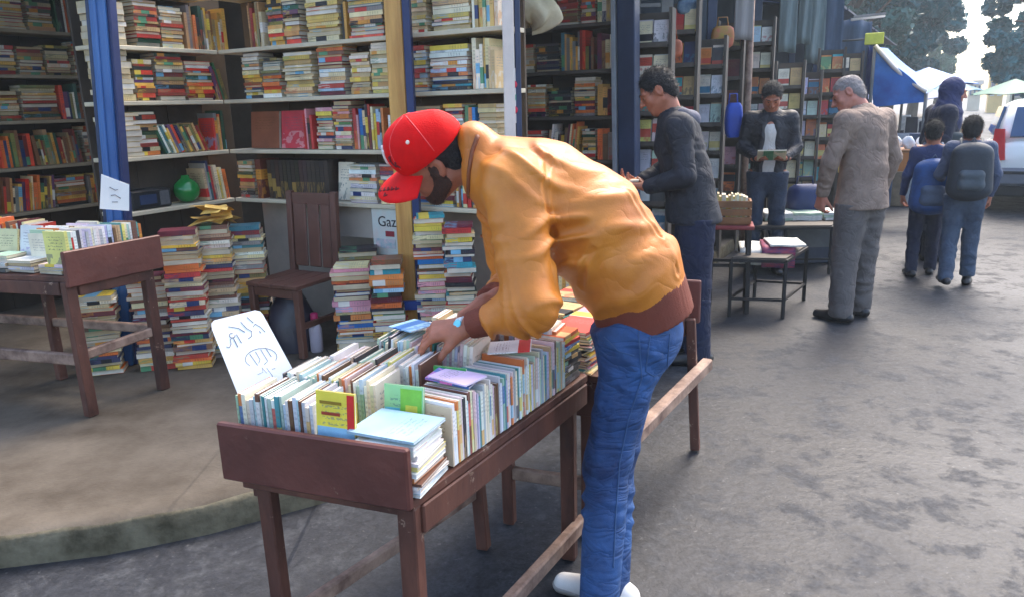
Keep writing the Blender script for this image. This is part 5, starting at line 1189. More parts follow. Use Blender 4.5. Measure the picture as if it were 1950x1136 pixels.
# ---------------------------------------------------------------- people: bodies and garments grown from smooth implicit surfaces
def surface_nets(f, lo, hi, h):
    lo = np.asarray(lo, float); hi = np.asarray(hi, float); n = np.maximum(3, np.ceil((hi - lo) / h).astype(int) + 1)
    g = [lo[i] + h * np.arange(n[i]) for i in range(3)]
    X, Y, Z = np.meshgrid(*g, indexing='ij'); P = np.stack([X, Y, Z], -1).reshape(-1, 3).astype(np.float32)
    Vv = f(P).reshape(n)
    sgn = Vv < 0; nc = n - 1
    acc = np.zeros((*nc, 3), np.float32); cnt = np.zeros(nc, np.float32)
    for ax in range(3):
        o = [a for a in range(3) if a != ax]
        for i in (0, 1):
            for j in (0, 1):
                sl0 = [None] * 3; sl0[ax] = slice(0, nc[ax]); sl0[o[0]] = slice(i, i + nc[o[0]]); sl0[o[1]] = slice(j, j + nc[o[1]])
                sl1 = list(sl0); sl1[ax] = slice(1, 1 + nc[ax])
                a, b = Vv[tuple(sl0)], Vv[tuple(sl1)]; m = (a < 0) != (b < 0)
                t = np.where(m, a / np.where(np.abs(a - b) < 1e-9, 1, a - b), 0)
                acc[..., ax] += np.where(m, t, 0); acc[..., o[0]] += m * i; acc[..., o[1]] += m * j; cnt += m
    idx = -np.ones(nc, int); act = cnt > 0; idx[act] = np.arange(act.sum())
    base = np.stack(np.meshgrid(*[np.arange(k) for k in nc], indexing='ij'), -1)[act]
    verts = lo + h * (base + acc[act] / cnt[act][:, None])
    quads = []
    for ax in range(3):
        o1, o2 = (ax + 1) % 3, (ax + 2) % 3
        sa = [slice(None)] * 3; sb_ = [slice(None)] * 3; sa[ax] = slice(0, -1); sb_[ax] = slice(1, None)
        ch = sgn[tuple(sa)] != sgn[tuple(sb_)]; inside = sgn[tuple(sa)]
        ii = np.argwhere(ch)
        ok = (ii[:, o1] > 0) & (ii[:, o2] > 0) & (ii[:, o1] < n[o1] - 1) & (ii[:, o2] < n[o2] - 1); ii = ii[ok]
        fl = inside[tuple(ii.T)]
        def cell(d1, d2):
            q = ii.copy(); q[:, o1] -= d1; q[:, o2] -= d2; return idx[tuple(q.T)]
        q = np.stack([cell(1, 1), cell(0, 1), cell(0, 0), cell(1, 0)], 1); q[~fl] = q[~fl][:, ::-1]; quads.append(q)
    Q = np.concatenate(quads); Q = Q[(Q >= 0).all(1)]
    return verts, Q
def relax(V, Q, it=2, lam=0.5):
    E = np.concatenate([Q[:, [0, 1]], Q[:, [1, 2]], Q[:, [2, 3]], Q[:, [3, 0]]]); n = len(V)
    deg = np.bincount(E.ravel(), minlength=n).astype(float)
    for _ in range(it):
        s = np.zeros_like(V)
        for k in range(3): s[:, k] = np.bincount(E[:, 0], V[E[:, 1], k], n) + np.bincount(E[:, 1], V[E[:, 0], k], n)
        V = V + lam * (s / np.maximum(deg, 1)[:, None] - V)
    return V
def smin(a, b, k):
    if k <= 0: return np.minimum(a, b)
    h = np.clip(0.5 + 0.5 * (b - a) / k, 0, 1); return b + (a - b) * h - k * h * (1 - h)
def seg_t(P, a, b):
    ba = (b - a).astype(np.float32); return np.clip(((P - a.astype(np.float32)) @ ba) / max(1e-9, float(ba @ ba)), 0, 1)
def rcone(P, a, b, ra, rb, flat=None):
    """tapered capsule; flat=(direction, ratio) squeezes it along a direction"""
    a, b = np.asarray(a, float), np.asarray(b, float)
    t = seg_t(P, a, b); d = P - (a + t[:, None] * (b - a)).astype(np.float32)
    if flat is not None:
        n = nrm(flat[0]).astype(np.float32); c = d @ n; d = d + n * (c * (1 / flat[1] - 1))[:, None]
        return (np.sqrt((d * d).sum(1)) - (ra + (rb - ra) * t)) * min(1.0, flat[1] * 0.5 + 0.5)
    return np.sqrt((d * d).sum(1)) - (ra + (rb - ra) * t)
def ell(P, c, R_, r):
    q = ((P - np.asarray(c, np.float32)) @ np.asarray(R_, np.float32).T); r = np.asarray(r, np.float32)
    k0 = np.sqrt(((q / r) ** 2).sum(1)); k1 = np.sqrt(((q / (r * r)) ** 2).sum(1)); return k0 * (k0 - 1) / np.maximum(k1, 1e-6)
class Sdf:
    """list of primitives blended one after another"""
    def __init__(s): s.p = []; s.lo = np.full(3, 1e9); s.hi = -s.lo; s.cuts = []; s.disp = []
    def _b(s, *pts):
        for p, r in pts: s.lo = np.minimum(s.lo, np.asarray(p) - r); s.hi = np.maximum(s.hi, np.asarray(p) + r)
    def cone(s, a, b, ra, rb, k=0.02, flat=None):
        s.p.append((lambda P: rcone(P, a, b, ra, rb, flat), k)); s._b((a, ra), (b, rb)); return s
    def ell(s, c, R_, r, k=0.02):
        s.p.append((lambda P: ell(P, c, R_, r), k)); s._b((c, max(r))); return s
    def sub(s, fn, k=0.01): s.p.append((fn, -k)); return s
    def cut(s, pt, n):      # keep the side the normal points to
        pt, n = np.asarray(pt, float), nrm(n); s.cuts.append(lambda P: -((P - pt.astype(np.float32)) @ n.astype(np.float32))); return s
    def __call__(s, P):
        d = None
        for fn, k in s.p:
            v = fn(P)
            if d is None: d = v
            elif k < 0: d = -smin(-d, v, -k)
            else: d = smin(d, v, k)
        for fn in s.disp: d = d - fn(P)
        for c in s.cuts: d = np.maximum(d, c(P))
        return d.astype(np.float32)
    def mesh(s, h, it=2, pad=0.03):
        V, Q = surface_nets(s, s.lo - pad, s.hi + pad, h); return relax(V, Q, it), Q
def mesh_obj(name, pieces, m, parent=None, root_off=None, label=None, cat=None):
    vs, fs, o = [], [], 0
    for V, Q in pieces: vs.append(V); fs.append(Q + o); o += len(V)
    V = np.concatenate(vs); Q = np.concatenate(fs); off = OFF[parent.name] if parent is not None else np.asarray(root_off, float)
    me = bpy.data.meshes.new(name); me.from_pydata((V - off).tolist(), [], Q.tolist()); me.polygons.foreach_set('use_smooth', [True] * len(Q)); me.materials.append(m)
    ob = bpy.data.objects.new(name, me); link(ob, parent); OFF[ob.name] = off
    if parent is None: ob.location = tuple(off); tag(ob, label, cat)
    return ob
def fold(a, b, lam, amp, t0=0.0, t1=1.0, tw=0.35, seed=0.0, sharp=1.6):
    """wrinkles running round a limb from a to b"""
    a, b = np.asarray(a, float), np.asarray(b, float); L = np.linalg.norm(b - a); ax = (b - a) / L; e1, e2, _ = frame(ax)
    def fn(P):
        q = (P - a).astype(np.float32); t = (q @ ax) / L; x, y = q @ e1, q @ e2; an = np.arctan2(y, x); r = np.sqrt(x * x + y * y)
        ph = 2 * math.pi * (t * L / lam) + tw * 6 * np.sin(an + seed) + 1.3 * np.sin(2 * an + 7 * t + seed * 2) + 2.1 * np.sin(t * 9 + seed * 3)
        m = np.clip((t - t0) / 0.08, 0, 1) * np.clip((t1 - t) / 0.08, 0, 1) * np.clip((0.22 - r) / 0.06, 0, 1)
        w = 0.5 + 0.5 * np.sin(ph); return amp * m * (0.55 + 0.45 * np.sin(an * 1.0 + seed * 1.7)) * (w ** sharp - 0.4)
    return fn
def creases(dirv, lam, amp, center, rad, seed=0.0, warp=0.06):
    dirv = nrm(dirv); e1, e2, _ = frame(dirv); center = np.asarray(center, float)
    def fn(P):
        q = P - center.astype(np.float32); s = q @ dirv + warp * np.sin((q @ e1) * 11 + seed) + warp * 0.6 * np.sin((q @ e2) * 17 + seed * 2.3)
        m = np.exp(-((q * q).sum(1)) / (rad * rad)); return amp * m * ((0.5 + 0.5 * np.sin(2 * math.pi * s / lam + seed)) ** 2.0 - 0.38)
    return fn
def rot_frame(fwd, up):
    f = nrm(fwd); u = nrm(np.asarray(up, float) - f * (np.asarray(up, float) @ f)); r = np.cross(f, u); return np.stack([r, f, u])   # rows: right, forward, up

def head_sdf(c, R_, s=1.0, neck=None):
    c = np.asarray(c, float); L = lambda x, y, z: c + (R_[0] * x + R_[1] * y + R_[2] * z) * s
    H = Sdf(); e = lambda p, r, k=0.02: H.ell(L(*p), R_, tuple(q * s for q in r), k * s)
    e((0, -0.018, 0.032), (0.077, 0.097, 0.088)); e((0, 0.030, -0.028), (0.063, 0.066, 0.088), 0.035)
    H.cone(L(0, 0.02, -0.075), L(0, 0.066, -0.098), 0.044 * s, 0.024 * s, 0.03 * s)
    for x in (-1, 1):
        H.cone(L(x * 0.055, -0.01, -0.06), L(x * 0.022, 0.06, -0.098), 0.02 * s, 0.02 * s, 0.03 * s)
        e((x * 0.040, 0.062, -0.030), (0.026, 0.022, 0.026), 0.02)
        H.cone(L(x * 0.014, 0.092, 0.020), L(x * 0.050, 0.076, 0.020), 0.010 * s, 0.009 * s, 0.012 * s)
    for x in (-1, 1):
        q = L(x * 0.031, 0.104, 0.000); H.sub(lambda P, q=q: ell(P, q, R_, (0.019 * s, 0.016 * s, 0.011 * s)), 0.008 * s)
        e((x * 0.031, 0.078, -0.001), (0.014, 0.014, 0.010), 0.004)
    H.cone(L(0, 0.094, 0.008), L(0, 0.118, -0.030), 0.008 * s, 0.012 * s, 0.010 * s)
    for x in (-1, 1): e((x * 0.013, 0.104, -0.034), (0.010, 0.011, 0.008), 0.006)
    H.cone(L(-0.020, 0.090, -0.058), L(0.020, 0.090, -0.058), 0.007 * s, 0.007 * s, 0.006 * s)
    H.cone(L(-0.016, 0.090, -0.070), L(0.016, 0.090, -0.070), 0.008 * s, 0.008 * s, 0.006 * s)
    for x in (-1, 1):
        R2 = R_
        e((x * 0.079, -0.008, -0.006), (0.011, 0.022, 0.034), 0.006)
        q = L(x * 0.088, -0.004, -0.002); H.sub(lambda P, q=q: ell(P, q, R_, (0.007 * s, 0.011 * s, 0.017 * s)), 0.004 * s)
    if neck is not None: H.cone(L(0, -0.030, -0.05), np.asarray(neck, float), 0.054 * s, 0.062 * s, 0.03 * s)
    return H
def hair_sdf(c, R_, s=1.0, grow=0.006, front=0.062, low=-0.055, side=-0.035):
    c = np.asarray(c, float); L = lambda x, y, z: c + (R_[0] * x + R_[1] * y + R_[2] * z) * s
    H = Sdf(); H.ell(L(0, -0.018, 0.034), R_, tuple((q + grow) * s for q in (0.077, 0.097, 0.088)), 0.01)
    H.ell(L(0, -0.06, -0.03), R_, (0.066 * s, 0.05 * s, 0.06 * s), 0.03 * s)
    # face opening and ear notches
    q = L(0, 0.105, -0.045); H.sub(lambda P: ell(P, q, R_, (0.084 * s, 0.086 * s, 0.122 * s)), 0.012 * s)
    for x in (-1, 1):
        e = L(x * 0.085, 0.005, -0.03); H.sub(lambda P, e=e: ell(P, e, R_, (0.03 * s, 0.035 * s, 0.05 * s)), 0.008 * s)
    H.cut(L(0, -0.06, low - 0.03), R_[2])
    rs = np.random.RandomState(5); W = rs.normal(size=(6, 3)) * 95
    H.disp.append(lambda P: 0.0012 * sum(np.sin(P @ w.astype(np.float32) + i) for i, w in enumerate(W)) * 0.5)
    return H
def strands(name, V, Q, m, parent, centre, n=2600, ln=0.016, w=0.0011, lift=0.25, seed=1, flow=None):
    """short hair blades lying over a hair cap"""
    rr = np.random.RandomState(seed); f = Q[rr.randint(0, len(Q), n)]; wgt = rr.dirichlet((1, 1, 1, 1), n)
    P = sum(V[f[:, k]] * wgt[:, k:k + 1] for k in range(4)); N = np.cross(V[f[:, 2]] - V[f[:, 0]], V[f[:, 3]] - V[f[:, 1]]); N /= np.maximum(np.linalg.norm(N, axis=1)[:, None], 1e-9)
    fl = np.asarray(flow if flow is not None else (0, 0, -1.0)) + rr.normal(size=(n, 3)) * 0.55; T_ = fl - N * (fl * N).sum(1)[:, None]; T_ /= np.maximum(np.linalg.norm(T_, axis=1)[:, None], 1e-9)
    B_ = np.cross(N, T_); L = ln * rr.uniform(0.5, 1.3, (n, 1)); tip = P + T_ * L + N * L * lift * rr.uniform(0.3, 1.6, (n, 1)); P = P - N * 0.0015
    vs = np.stack([P - B_ * w, P + B_ * w, tip], 1).reshape(-1, 3); me = bpy.data.meshes.new(name); off = OFF[parent.name]
    me.from_pydata((vs - off).tolist(), [], [(3 * i, 3 * i + 1, 3 * i + 2) for i in range(n)]); me.materials.append(m); o_ = bpy.data.objects.new(name, me); link(o_, parent); OFF[o_.name] = off; o_['kind'] = 'stuff'
    return o_
def hand_sdf(wrist, d, n, side, curl=0.5, s=1.0, spread=0.10, thumb=0.6, grip=0.0):
    """wrist point, finger direction, palm-facing normal, side=+1: thumb on +cross(d,n)"""
    d = nrm(d); n = nrm(np.asarray(n, float) - d * (np.asarray(n, float) @ d)); x = np.cross(d, n) * side; wrist = np.asarray(wrist, float)
    H = Sdf(); L = lambda a, b, c: wrist + (x * a + d * b + n * c) * s
    H.cone(L(0, -0.05, 0), L(0, 0.01, 0), 0.026 * s, 0.026 * s, 0.02, flat=(n, 0.8))
    for a0, a1 in ((0.030, 0.018), (0.010, 0.008), (-0.010, -0.006), (-0.030, -0.018)):
        H.cone(L(a1 * 0.9, 0.0, 0), L(a0, 0.085, -0.002), 0.017 * s, 0.0135 * s, 0.018 * s)
    lens = [0.078, 0.088, 0.082, 0.064]; xs = [0.031, 0.0105, -0.0105, -0.031]
    for i in range(4):
        p = L(xs[i], 0.086, -0.002); l = lens[i] * s; ang = 0.25 + curl * (0.7 + 0.10 * i); sp = (1.5 - i) * spread * 0.5
        for j, (f, r0, r1) in enumerate(((0.45, 0.0095, 0.0088), (0.32, 0.0088, 0.0080), (0.23, 0.0080, 0.0066))):
            dv = (d * math.cos(ang) + n * math.sin(ang)) + x * sp; q = p + nrm(dv) * l * f; H.cone(p, q, r0 * s, r1 * s, 0.006 * s); p = q; ang += curl * (0.95 if j == 0 else 0.7)
    p = L(0.024, 0.020, 0.006); q = L(0.050, 0.052, 0.012 + 0.018 * thumb); H.cone(p, q, 0.017 * s, 0.012 * s, 0.016 * s)
    r_ = q + nrm(x * (0.55 - grip) + d * 0.8 + n * (0.2 + 0.5 * thumb)) * 0.032 * s; H.cone(q, r_, 0.0112 * s, 0.0098 * s, 0.006 * s)
    r2 = r_ + nrm(x * (0.2 - grip) + d * 0.85 + n * (0.3 + 0.5 * thumb)) * 0.024 * s; H.cone(r_, r2, 0.0096 * s, 0.0076 * s, 0.005 * s)
    return H
def shoe_sdf(ankle, fwd, s=1.0, ln=0.27, zb=0.0):
    f = nrm(V3(fwd[0], fwd[1], 0)); a = np.asarray(ankle, float); g = V3(a[0], a[1], zb)
    H = Sdf(); heel = g - f * 0.06 * s; toe = g + f * (ln - 0.10) * s
    H.cone(heel + UP * 0.038 * s, g + f * 0.05 * s + UP * 0.036 * s, 0.040 * s, 0.043 * s, 0.02); H.cone(g + f * 0.05 * s + UP * 0.034 * s, toe + UP * 0.028 * s, 0.045 * s, 0.036 * s, 0.03 * s)
    H.cone(heel + f * 0.035 * s + UP * 0.05 * s, g + UP * 0.105 * s, 0.040 * s, 0.042 * s, 0.03 * s)
    H.cut(V3(0, 0, zb + 0.004), UP); H.cut(g + UP * 0.118 * s, -UP); return H
M_skin = mat('brown_skin', lin(160, 98, 72), 0.5, 0.14, 14, 0.1, 60, col2=lin(182, 112, 84)); M_skin.node_tree.nodes['Principled BSDF'].inputs['Subsurface Weight'].default_value = 0.08
M_skin2 = mat('ruddy_skin', lin(176, 112, 92), 0.5, 0.14, 14, 0.1, 60, col2=lin(190, 124, 104))
M_hair = mat('black_hair', lin(26, 24, 26), 0.6, 0.4, 40, 1.0, 130)
M_greyhair = mat('grey_hair', lin(136, 128, 126), 0.6, 0.2, 30, 0.5, 80)
M_eye = mat('dark_eye', lin(24, 18, 16), 0.2, 0.1, 5)
def eyes(c, R_, s, parent):
    for x in (-1, 1):
        p = c + (R_[0] * x * 0.031 + R_[1] * 0.0905 + R_[2] * -0.001) * s; g = MB(); g.lathe(p - R_[1] * 0.004, [(0.001, 0.0), (0.006 * s, 0.001), (0.0075 * s, 0.003), (0.005 * s, 0.0055), (0.001, 0.006)], ax=R_[1], n=10); g.build('eye', M_eye, parent)
        b = MB(); b.tube([c + (R_[0] * x * (0.014 + 0.038 * t) + R_[1] * (0.101 - 0.016 * t * t) + R_[2] * (0.021 + 0.007 * math.sin(t * 2.4))) * s for t in (0, 0.3, 0.6, 1)], [0.003, 0.0042, 0.004, 0.002], 6); b.build('eyebrow', M_hair, parent)

def standing(label, loc, heading, Ht, pose, top, trousers, shoes, hair, skin=None, vox=0.012, fit=1.0, z0=0.0, long_coat=0.0, bare_hands=True, curl=0.6, coat_open=None, hair_cut=None, folds=True, shoe_scale=1.0, gw=1.0):
    """upright figure; local axes: x right, y forward; pose overrides joints (metres for a 1.75 m person)"""
    s = Ht / 1.75; h = heading; rt = V3(math.cos(h), -math.sin(h), 0); fw = V3(math.sin(h), math.cos(h), 0); base = V3(loc[0], loc[1], z0)
    W = lambda p: base + (rt * p[0] + fw * p[1] + UP * p[2]) * s
    J = dict(hipL=(-0.09, 0, 0.92), hipR=(0.09, 0, 0.92), kneeL=(-0.10, 0.02, 0.49), kneeR=(0.10, 0.02, 0.49), ankL=(-0.11, 0, 0.085), ankR=(0.11, 0, 0.085), pel=(0, 0, 0.97), waist=(0, 0.005, 1.10), chest=(0, 0.01, 1.30),
             shL=(-0.185, 0.0, 1.43), shR=(0.185, 0.0, 1.43), elL=(-0.24, -0.03, 1.15), elR=(0.24, -0.03, 1.15), wrL=(-0.25, 0.06, 0.92), wrR=(0.25, 0.06, 0.92), neck=(0, 0.0, 1.49), head=(0, 0.03, 1.625),
             look=(0, 1, 0), lookup=(0, 0, 1), hdL=(0, 0.15, -1), hdR=(0, 0.15, -1), nL=(1, 0, 0), nR=(-1, 0, 0), toeL=(-0.2, 1, 0), toeR=(0.2, 1, 0)); J.update(pose)
    D = lambda v: nrm(rt * v[0] + fw * v[1] + UP * v[2]); j = {k: W(v) for k, v in J.items() if k not in ('look', 'lookup', 'hdL', 'hdR', 'nL', 'nR', 'toeL', 'toeR')}
    for q_ in 'LR': j['sh' + q_] = j['neck'] * (1 - gw) + j['sh' + q_] * gw + UP * (j['sh' + q_][2] - j['neck'][2]) * (1 - gw)
    fl = (fw, 0.72); f = fit
    B = Sdf(); B.cone(j['pel'], j['waist'], 0.145 * s, 0.13 * s, 0.04, fl).cone(j['waist'], j['chest'], 0.13 * s, 0.15 * s, 0.05, fl)
    B.cone(j['shL'], j['shR'], 0.06 * s, 0.06 * s, 0.06); B.cone(j['chest'], j['neck'], 0.10 * s, 0.055 * s, 0.05)
    for q in 'LR':
        B.cone(j['hip' + q], j['knee' + q], 0.078 * s, 0.052 * s, 0.04).cone(j['knee' + q], j['ank' + q], 0.052 * s, 0.036 * s, 0.02)
        B.cone(j['sh' + q], j['el' + q], 0.048 * s, 0.038 * s, 0.03).cone(j['el' + q], j['wr' + q], 0.038 * s, 0.026 * s, 0.015)
    Rh = rot_frame(D(J['look']), D(J['lookup'])); hs = s * 1.0 if Ht > 1.5 else 0.93 * (0.5 + 0.5 * s) ; hc = j['head']
    H = head_sdf(hc, Rh, hs, j['neck'])
    pcs = [B.mesh(vox * 1.3, 1), H.mesh(0.006 if Ht > 1.5 else 0.008, 1)]
    if bare_hands:
        for q, sd_ in (('L', 1), ('R', -1)):
            HH = hand_sdf(j['wr' + q], D(J['hd' + q]), D(J['n' + q]), sd_, curl, s); pcs.append(HH.mesh(0.0055, 1, 0.015))
    sk = skin or M_skin
    body = mesh_obj('person', pcs, sk, None, base, label, 'person'); eyes(hc, Rh, hs, body)
    # trousers
    T = Sdf(); T.cone(j['pel'] - UP * 0.02, j['waist'], 0.165 * s, 0.14 * s, 0.04, (fw, 0.74))
    for q in 'LR':
        T.cone(j['hip' + q], j['knee' + q], 0.100 * s * f, 0.074 * s * f, 0.05).cone(j['knee' + q], j['ank' + q] - UP * 0.015, 0.074 * s * f, 0.068 * s * f, 0.03)
        if folds: T.disp += [fold(j['knee' + q], j['ank' + q], 0.085, 0.011 * s, 0.15, 1.1, seed=1.1 if q == 'L' else 2.3), fold(j['hip' + q], j['knee' + q], 0.14, 0.008 * s, 0.3, 1.0, seed=0.4 if q == 'L' else 3.1)]
        T.cut(j['ank' + q] + V3(0, 0, -0.045 * s), UP)
    T.cut(j['pel'] - UP * (0.02 + long_coat) * s, -UP); mesh_obj('trousers', [T.mesh(vox, 1)], trousers, body)
    # upper garment
    G = Sdf(); hem = j['pel'] - UP * (0.06 + long_coat) * s
    if long_coat: G.cone(hem, j['waist'], 0.205 * s * gw, 0.168 * s * gw, 0.04, (fw, 0.80))
    else: G.cone(j['pel'] - UP * 0.03 * s, j['waist'], 0.172 * s * gw, 0.165 * s * gw, 0.04, (fw, 0.78))
    G.cone(j['waist'], j['chest'], 0.165 * s * gw, 0.178 * s * gw, 0.05, (fw, 0.78)); G.cone(j['shL'] - UP * 0.01, j['shR'] - UP * 0.01, 0.072 * s * gw, 0.072 * s * gw, 0.08); G.cone(j['chest'], j['neck'] - UP * 0.01, 0.12 * s * gw, 0.072 * s * gw, 0.05)
    for q in 'LR':
        G.cone(j['sh' + q] - UP * 0.012, j['el' + q], 0.068 * s * gw, 0.058 * s * gw, 0.05).cone(j['el' + q], j['wr' + q], 0.060 * s * gw, 0.045 * s * gw, 0.02)
        if folds: G.disp += [fold(j['sh' + q], j['el' + q], 0.10, 0.009 * s, 0.25, 1.0, seed=0.7 if q == 'L' else 1.9), fold(j['el' + q], j['wr' + q], 0.07, 0.008 * s, 0.0, 0.95, seed=2.2 if q == 'L' else 0.3)]
        wd = nrm(j['wr' + q] - j['el' + q]); wq, r_ = j['wr' + q], 0.09
        G.sub(lambda P, wq=wq, wd=wd: np.maximum(-((P - (wq + wd * 0.0).astype(np.float32)) @ wd.astype(np.float32)), np.sqrt(((P - wq.astype(np.float32)) ** 2).sum(1)) - 0.10), 0.003)
    if folds: G.disp += [creases((0.3, 0.2, 1), 0.16, 0.012 * s, j['waist'] + rt * 0.05, 0.22, 1.0), creases((-0.5, 0.1, 1), 0.13, 0.010 * s, j['chest'], 0.2, 2.0)]
    G.cut(hem, UP)
    if coat_open is not None:   # open front: carve a wedge out of the chest
        q = j['chest'] + fw * 0.17 * s; lo_ = j['pel'] + fw * 0.16 * s - UP * 0.1
        G.sub(lambda P: rcone(P, q + UP * 0.20, lo_, 0.072 * s, 0.080 * s), 0.01)
    G.sub(lambda P: rcone(P, j['neck'] + UP * 0.02, hc, 0.060 * s, 0.075 * s), 0.008)
    mesh_obj('jacket', [G.mesh(vox, 1)], top, body)
    if coat_open is not None:
        N = Sdf(); N.cone(j['pel'], j['waist'], 0.140 * s, 0.136 * s, 0.04, (fw, 0.78)).cone(j['waist'], j['chest'], 0.136 * s, 0.142 * s, 0.04, (fw, 0.78)); N.cone(j['chest'], j['neck'] - UP * 0.03, 0.098 * s, 0.062 * s, 0.05)
        N.cut(j['pel'] - UP * 0.06, UP); N.sub(lambda P: rcone(P, j['neck'] + UP * 0.03, hc, 0.055 * s, 0.07 * s), 0.006); mesh_obj('shirt', [N.mesh(vox, 1)], coat_open, body)
    for q in 'LR': mesh_obj('shoe', [shoe_sdf(j['ank' + q], D(J['toe' + q]), s * shoe_scale, zb=j['ank' + q][2] - 0.085 * s).mesh(0.008, 1)], shoes, body)
    if hair is not None:
        HV, HQ = hair_sdf(hc, Rh, hs, **(hair_cut or {})).mesh(0.006, 1); ho_ = mesh_obj('hair', [(HV, HQ)], hair, body)
        strands('hair_strands', HV, HQ, hair, ho_, hc, 3600, 0.024 if hair is M_hair else 0.010, 0.0019, 0.5, flow=-Rh[1] * 0.3 - Rh[2] * 0.8)
    return body, j, Rh, hs, (rt, fw, s)

# ---- the man in the orange jacket, leaning over the nearest table
M_leather = cloth('tan_orange_leather', lin(200, 114, 30), 0.46, 0.16, 5, col2=lin(214, 134, 46), wr=0.24, wscale=4.6, weave=0.16, bscale=190, coat=0.0)
M_rib = mat('maroon_rib_knit', lin(112, 50, 32), 0.8, 0.15, 8, 0.15, 200)
M_denim = cloth('blue_denim', lin(12, 34, 78), 0.75, 0.25, 3.2, col2=lin(54, 98, 156), wr=0.5, wscale=10, weave=0.3, bscale=300, stretch=(0.6, 0.6, 1.8))
M_capred = mat('red_cap_cloth', lin(224, 6, 10), 0.75, 0.10, 14, 0.25, 220, spec=0.2)
M_whiteshoe = mat('white_trainer', lin(220, 218, 216), 0.5, 0.08, 10)
def A(px, py, Y): return at_y(px, py, Y)
o = {}
o['pel'] = A(1214, 618, 2.36); o['waist'] = A(1196, 520, 2.37); o['mid'] = A(1120, 425, 2.38); o['chest'] = A(1028, 368, 2.40); o['neck'] = A(918, 318, 2.42)
o['shL'] = A(980, 352, 2.24); o['elL'] = A(1010, 584, 2.10); o['wrL'] = A(886, 622, 2.18)
o['shR'] = A(950, 345, 2.58); o['elR'] = A(985, 540, 2.66); o['wrR'] = A(922, 574, 2.42)
o['hipL'] = A(1210, 650, 2.29); o['kneeL'] = A(1158, 866, 2.25); o['ankL'] = A(1140, 1130, 2.08)
o['hipR'] = A(1214, 640, 2.44); o['kneeR'] = A(1172, 855, 2.38); o['ankR'] = A(1164, 1110, 2.19)
for q in 'LR': o['ank' + q][2] = 0.09
lean = nrm(o['chest'] - o['pel']); fwm = nrm(V3(-0.95, 0.30, 0)); sidem = nrm(np.cross(lean, fwm)); bellydir = nrm(np.cross(sidem, lean))
hc = A(826, 304, 2.42); Rh = rot_frame(V3(-0.84, 0.06, -0.52), V3(-0.50, -0.30, 0.80)); hs = 1.0
base = V3(o['ankL'][0], o['ankL'][1], 0.0)
B = Sdf(); B.cone(o['pel'], o['waist'], 0.13, 0.125, 0.04).cone(o['waist'], o['chest'], 0.125, 0.14, 0.05).cone(o['chest'], o['neck'], 0.11, 0.06, 0.05); B.cone(o['shL'], o['shR'], 0.055, 0.055, 0.05)
for q in 'LR':
    B.cone(o['hip' + q], o['knee' + q], 0.08, 0.052, 0.03).cone(o['knee' + q], o['ank' + q], 0.052, 0.036, 0.02); B.cone(o['sh' + q], o['el' + q], 0.042, 0.030, 0.03).cone(o['el' + q], o['wr' + q], 0.028, 0.024, 0.015)
HD = head_sdf(hc, Rh, hs, o['neck'])
dL = nrm(A(812, 634, 2.19) - o['wrL']); HL = hand_sdf(o['wrL'], dL, V3(0.10, 0.35, -1.0), 1, 0.42, 1.10, 0.22, 0.7)
dR = nrm(A(842, 610, 2.40) - o['wrR']); HR = hand_sdf(o['wrR'], dR + V3(0, 0, -0.15), V3(0.1, -0.2, -1.0), -1, 0.6, 1.0, 0.12, 0.6)
man = mesh_obj('person', [B.mesh(0.014, 1), HD.mesh(0.0042, 1), HL.mesh(0.0035, 1, 0.012), HR.mesh(0.004, 1, 0.012)], M_skin, None, base, 'man in orange leather jacket and red cap bending over the book table', 'person')
eyes(hc, Rh, hs, man)
HV, HQ = hair_sdf(hc, Rh, hs, 0.004).mesh(0.005, 1); hm_ = mesh_obj('hair', [(HV, HQ)], M_hair, man); strands('hair_strands', HV, HQ, M_hair, hm_, hc, 4000, 0.011, flow=-Rh[2])
Lh = lambda x, y, z: hc + (Rh[0] * x + Rh[1] * y + Rh[2] * z) * hs
HD0 = head_sdf(hc, Rh, hs, None)
BR_ = Sdf()
for x in (-1, 1): BR_.cone(Lh(x * 0.074, 0.006, 0.0), Lh(x * 0.066, 0.010, -0.06), 0.016, 0.026, 0.01).cone(Lh(x * 0.066, 0.010, -0.06), Lh(x * 0.030, 0.074, -0.108), 0.026, 0.026, 0.01)
BR_.cone(Lh(-0.03, 0.078, -0.108), Lh(0.03, 0.078, -0.108), 0.028, 0.028, 0.01)
class Stubble(Sdf):
    def __call__(s, P): return np.maximum(HD0(P) - 0.0022, BR_(P)).astype(np.float32)
BD = Stubble(); BD.lo, BD.hi = BR_.lo, BR_.hi
BV, BQ = BD.mesh(0.0038, 1); bdo = mesh_obj('beard', [(BV, BQ)], mat('dark_beard', lin(74, 48, 38), 0.8, 0.3, 60, 0.5, 160), man); strands('beard_hairs', BV, BQ, M_hair, bdo, hc, 3200, 0.008, 0.0008, 0.5, 4, flow=-Rh[2])
# jacket
J = Sdf()
hemc = A(1214, 556, 2.37); hemd = nrm(A(1176, 470, 2.37) - A(1224, 612, 2.37))
J.cone(hemc, o['waist'], 0.152, 0.162, 0.05, (sidem, 1.12)); J.cone(o['waist'], o['mid'], 0.162, 0.166, 0.05, (sidem, 1.12)); J.cone(o['mid'], o['chest'], 0.164, 0.154, 0.05, (sidem, 1.15)); J.cone(o['chest'], o['neck'] + bellydir * -0.01, 0.160, 0.098, 0.06, (sidem, 1.1))
J.cone(o['shL'], o['shR'], 0.092, 0.092, 0.08)
J.cone(o['shL'], o['elL'], 0.094, 0.076, 0.025).cone(o['elL'], o['wrL'] + (o['elL'] - o['wrL']) * 0.42, 0.078, 0.054, 0.03); J.cone(o['shR'], o['elR'], 0.095, 0.080, 0.04).cone(o['elR'], o['wrR'] + (o['elR'] - o['wrR']) * 0.42, 0.076, 0.052, 0.03)
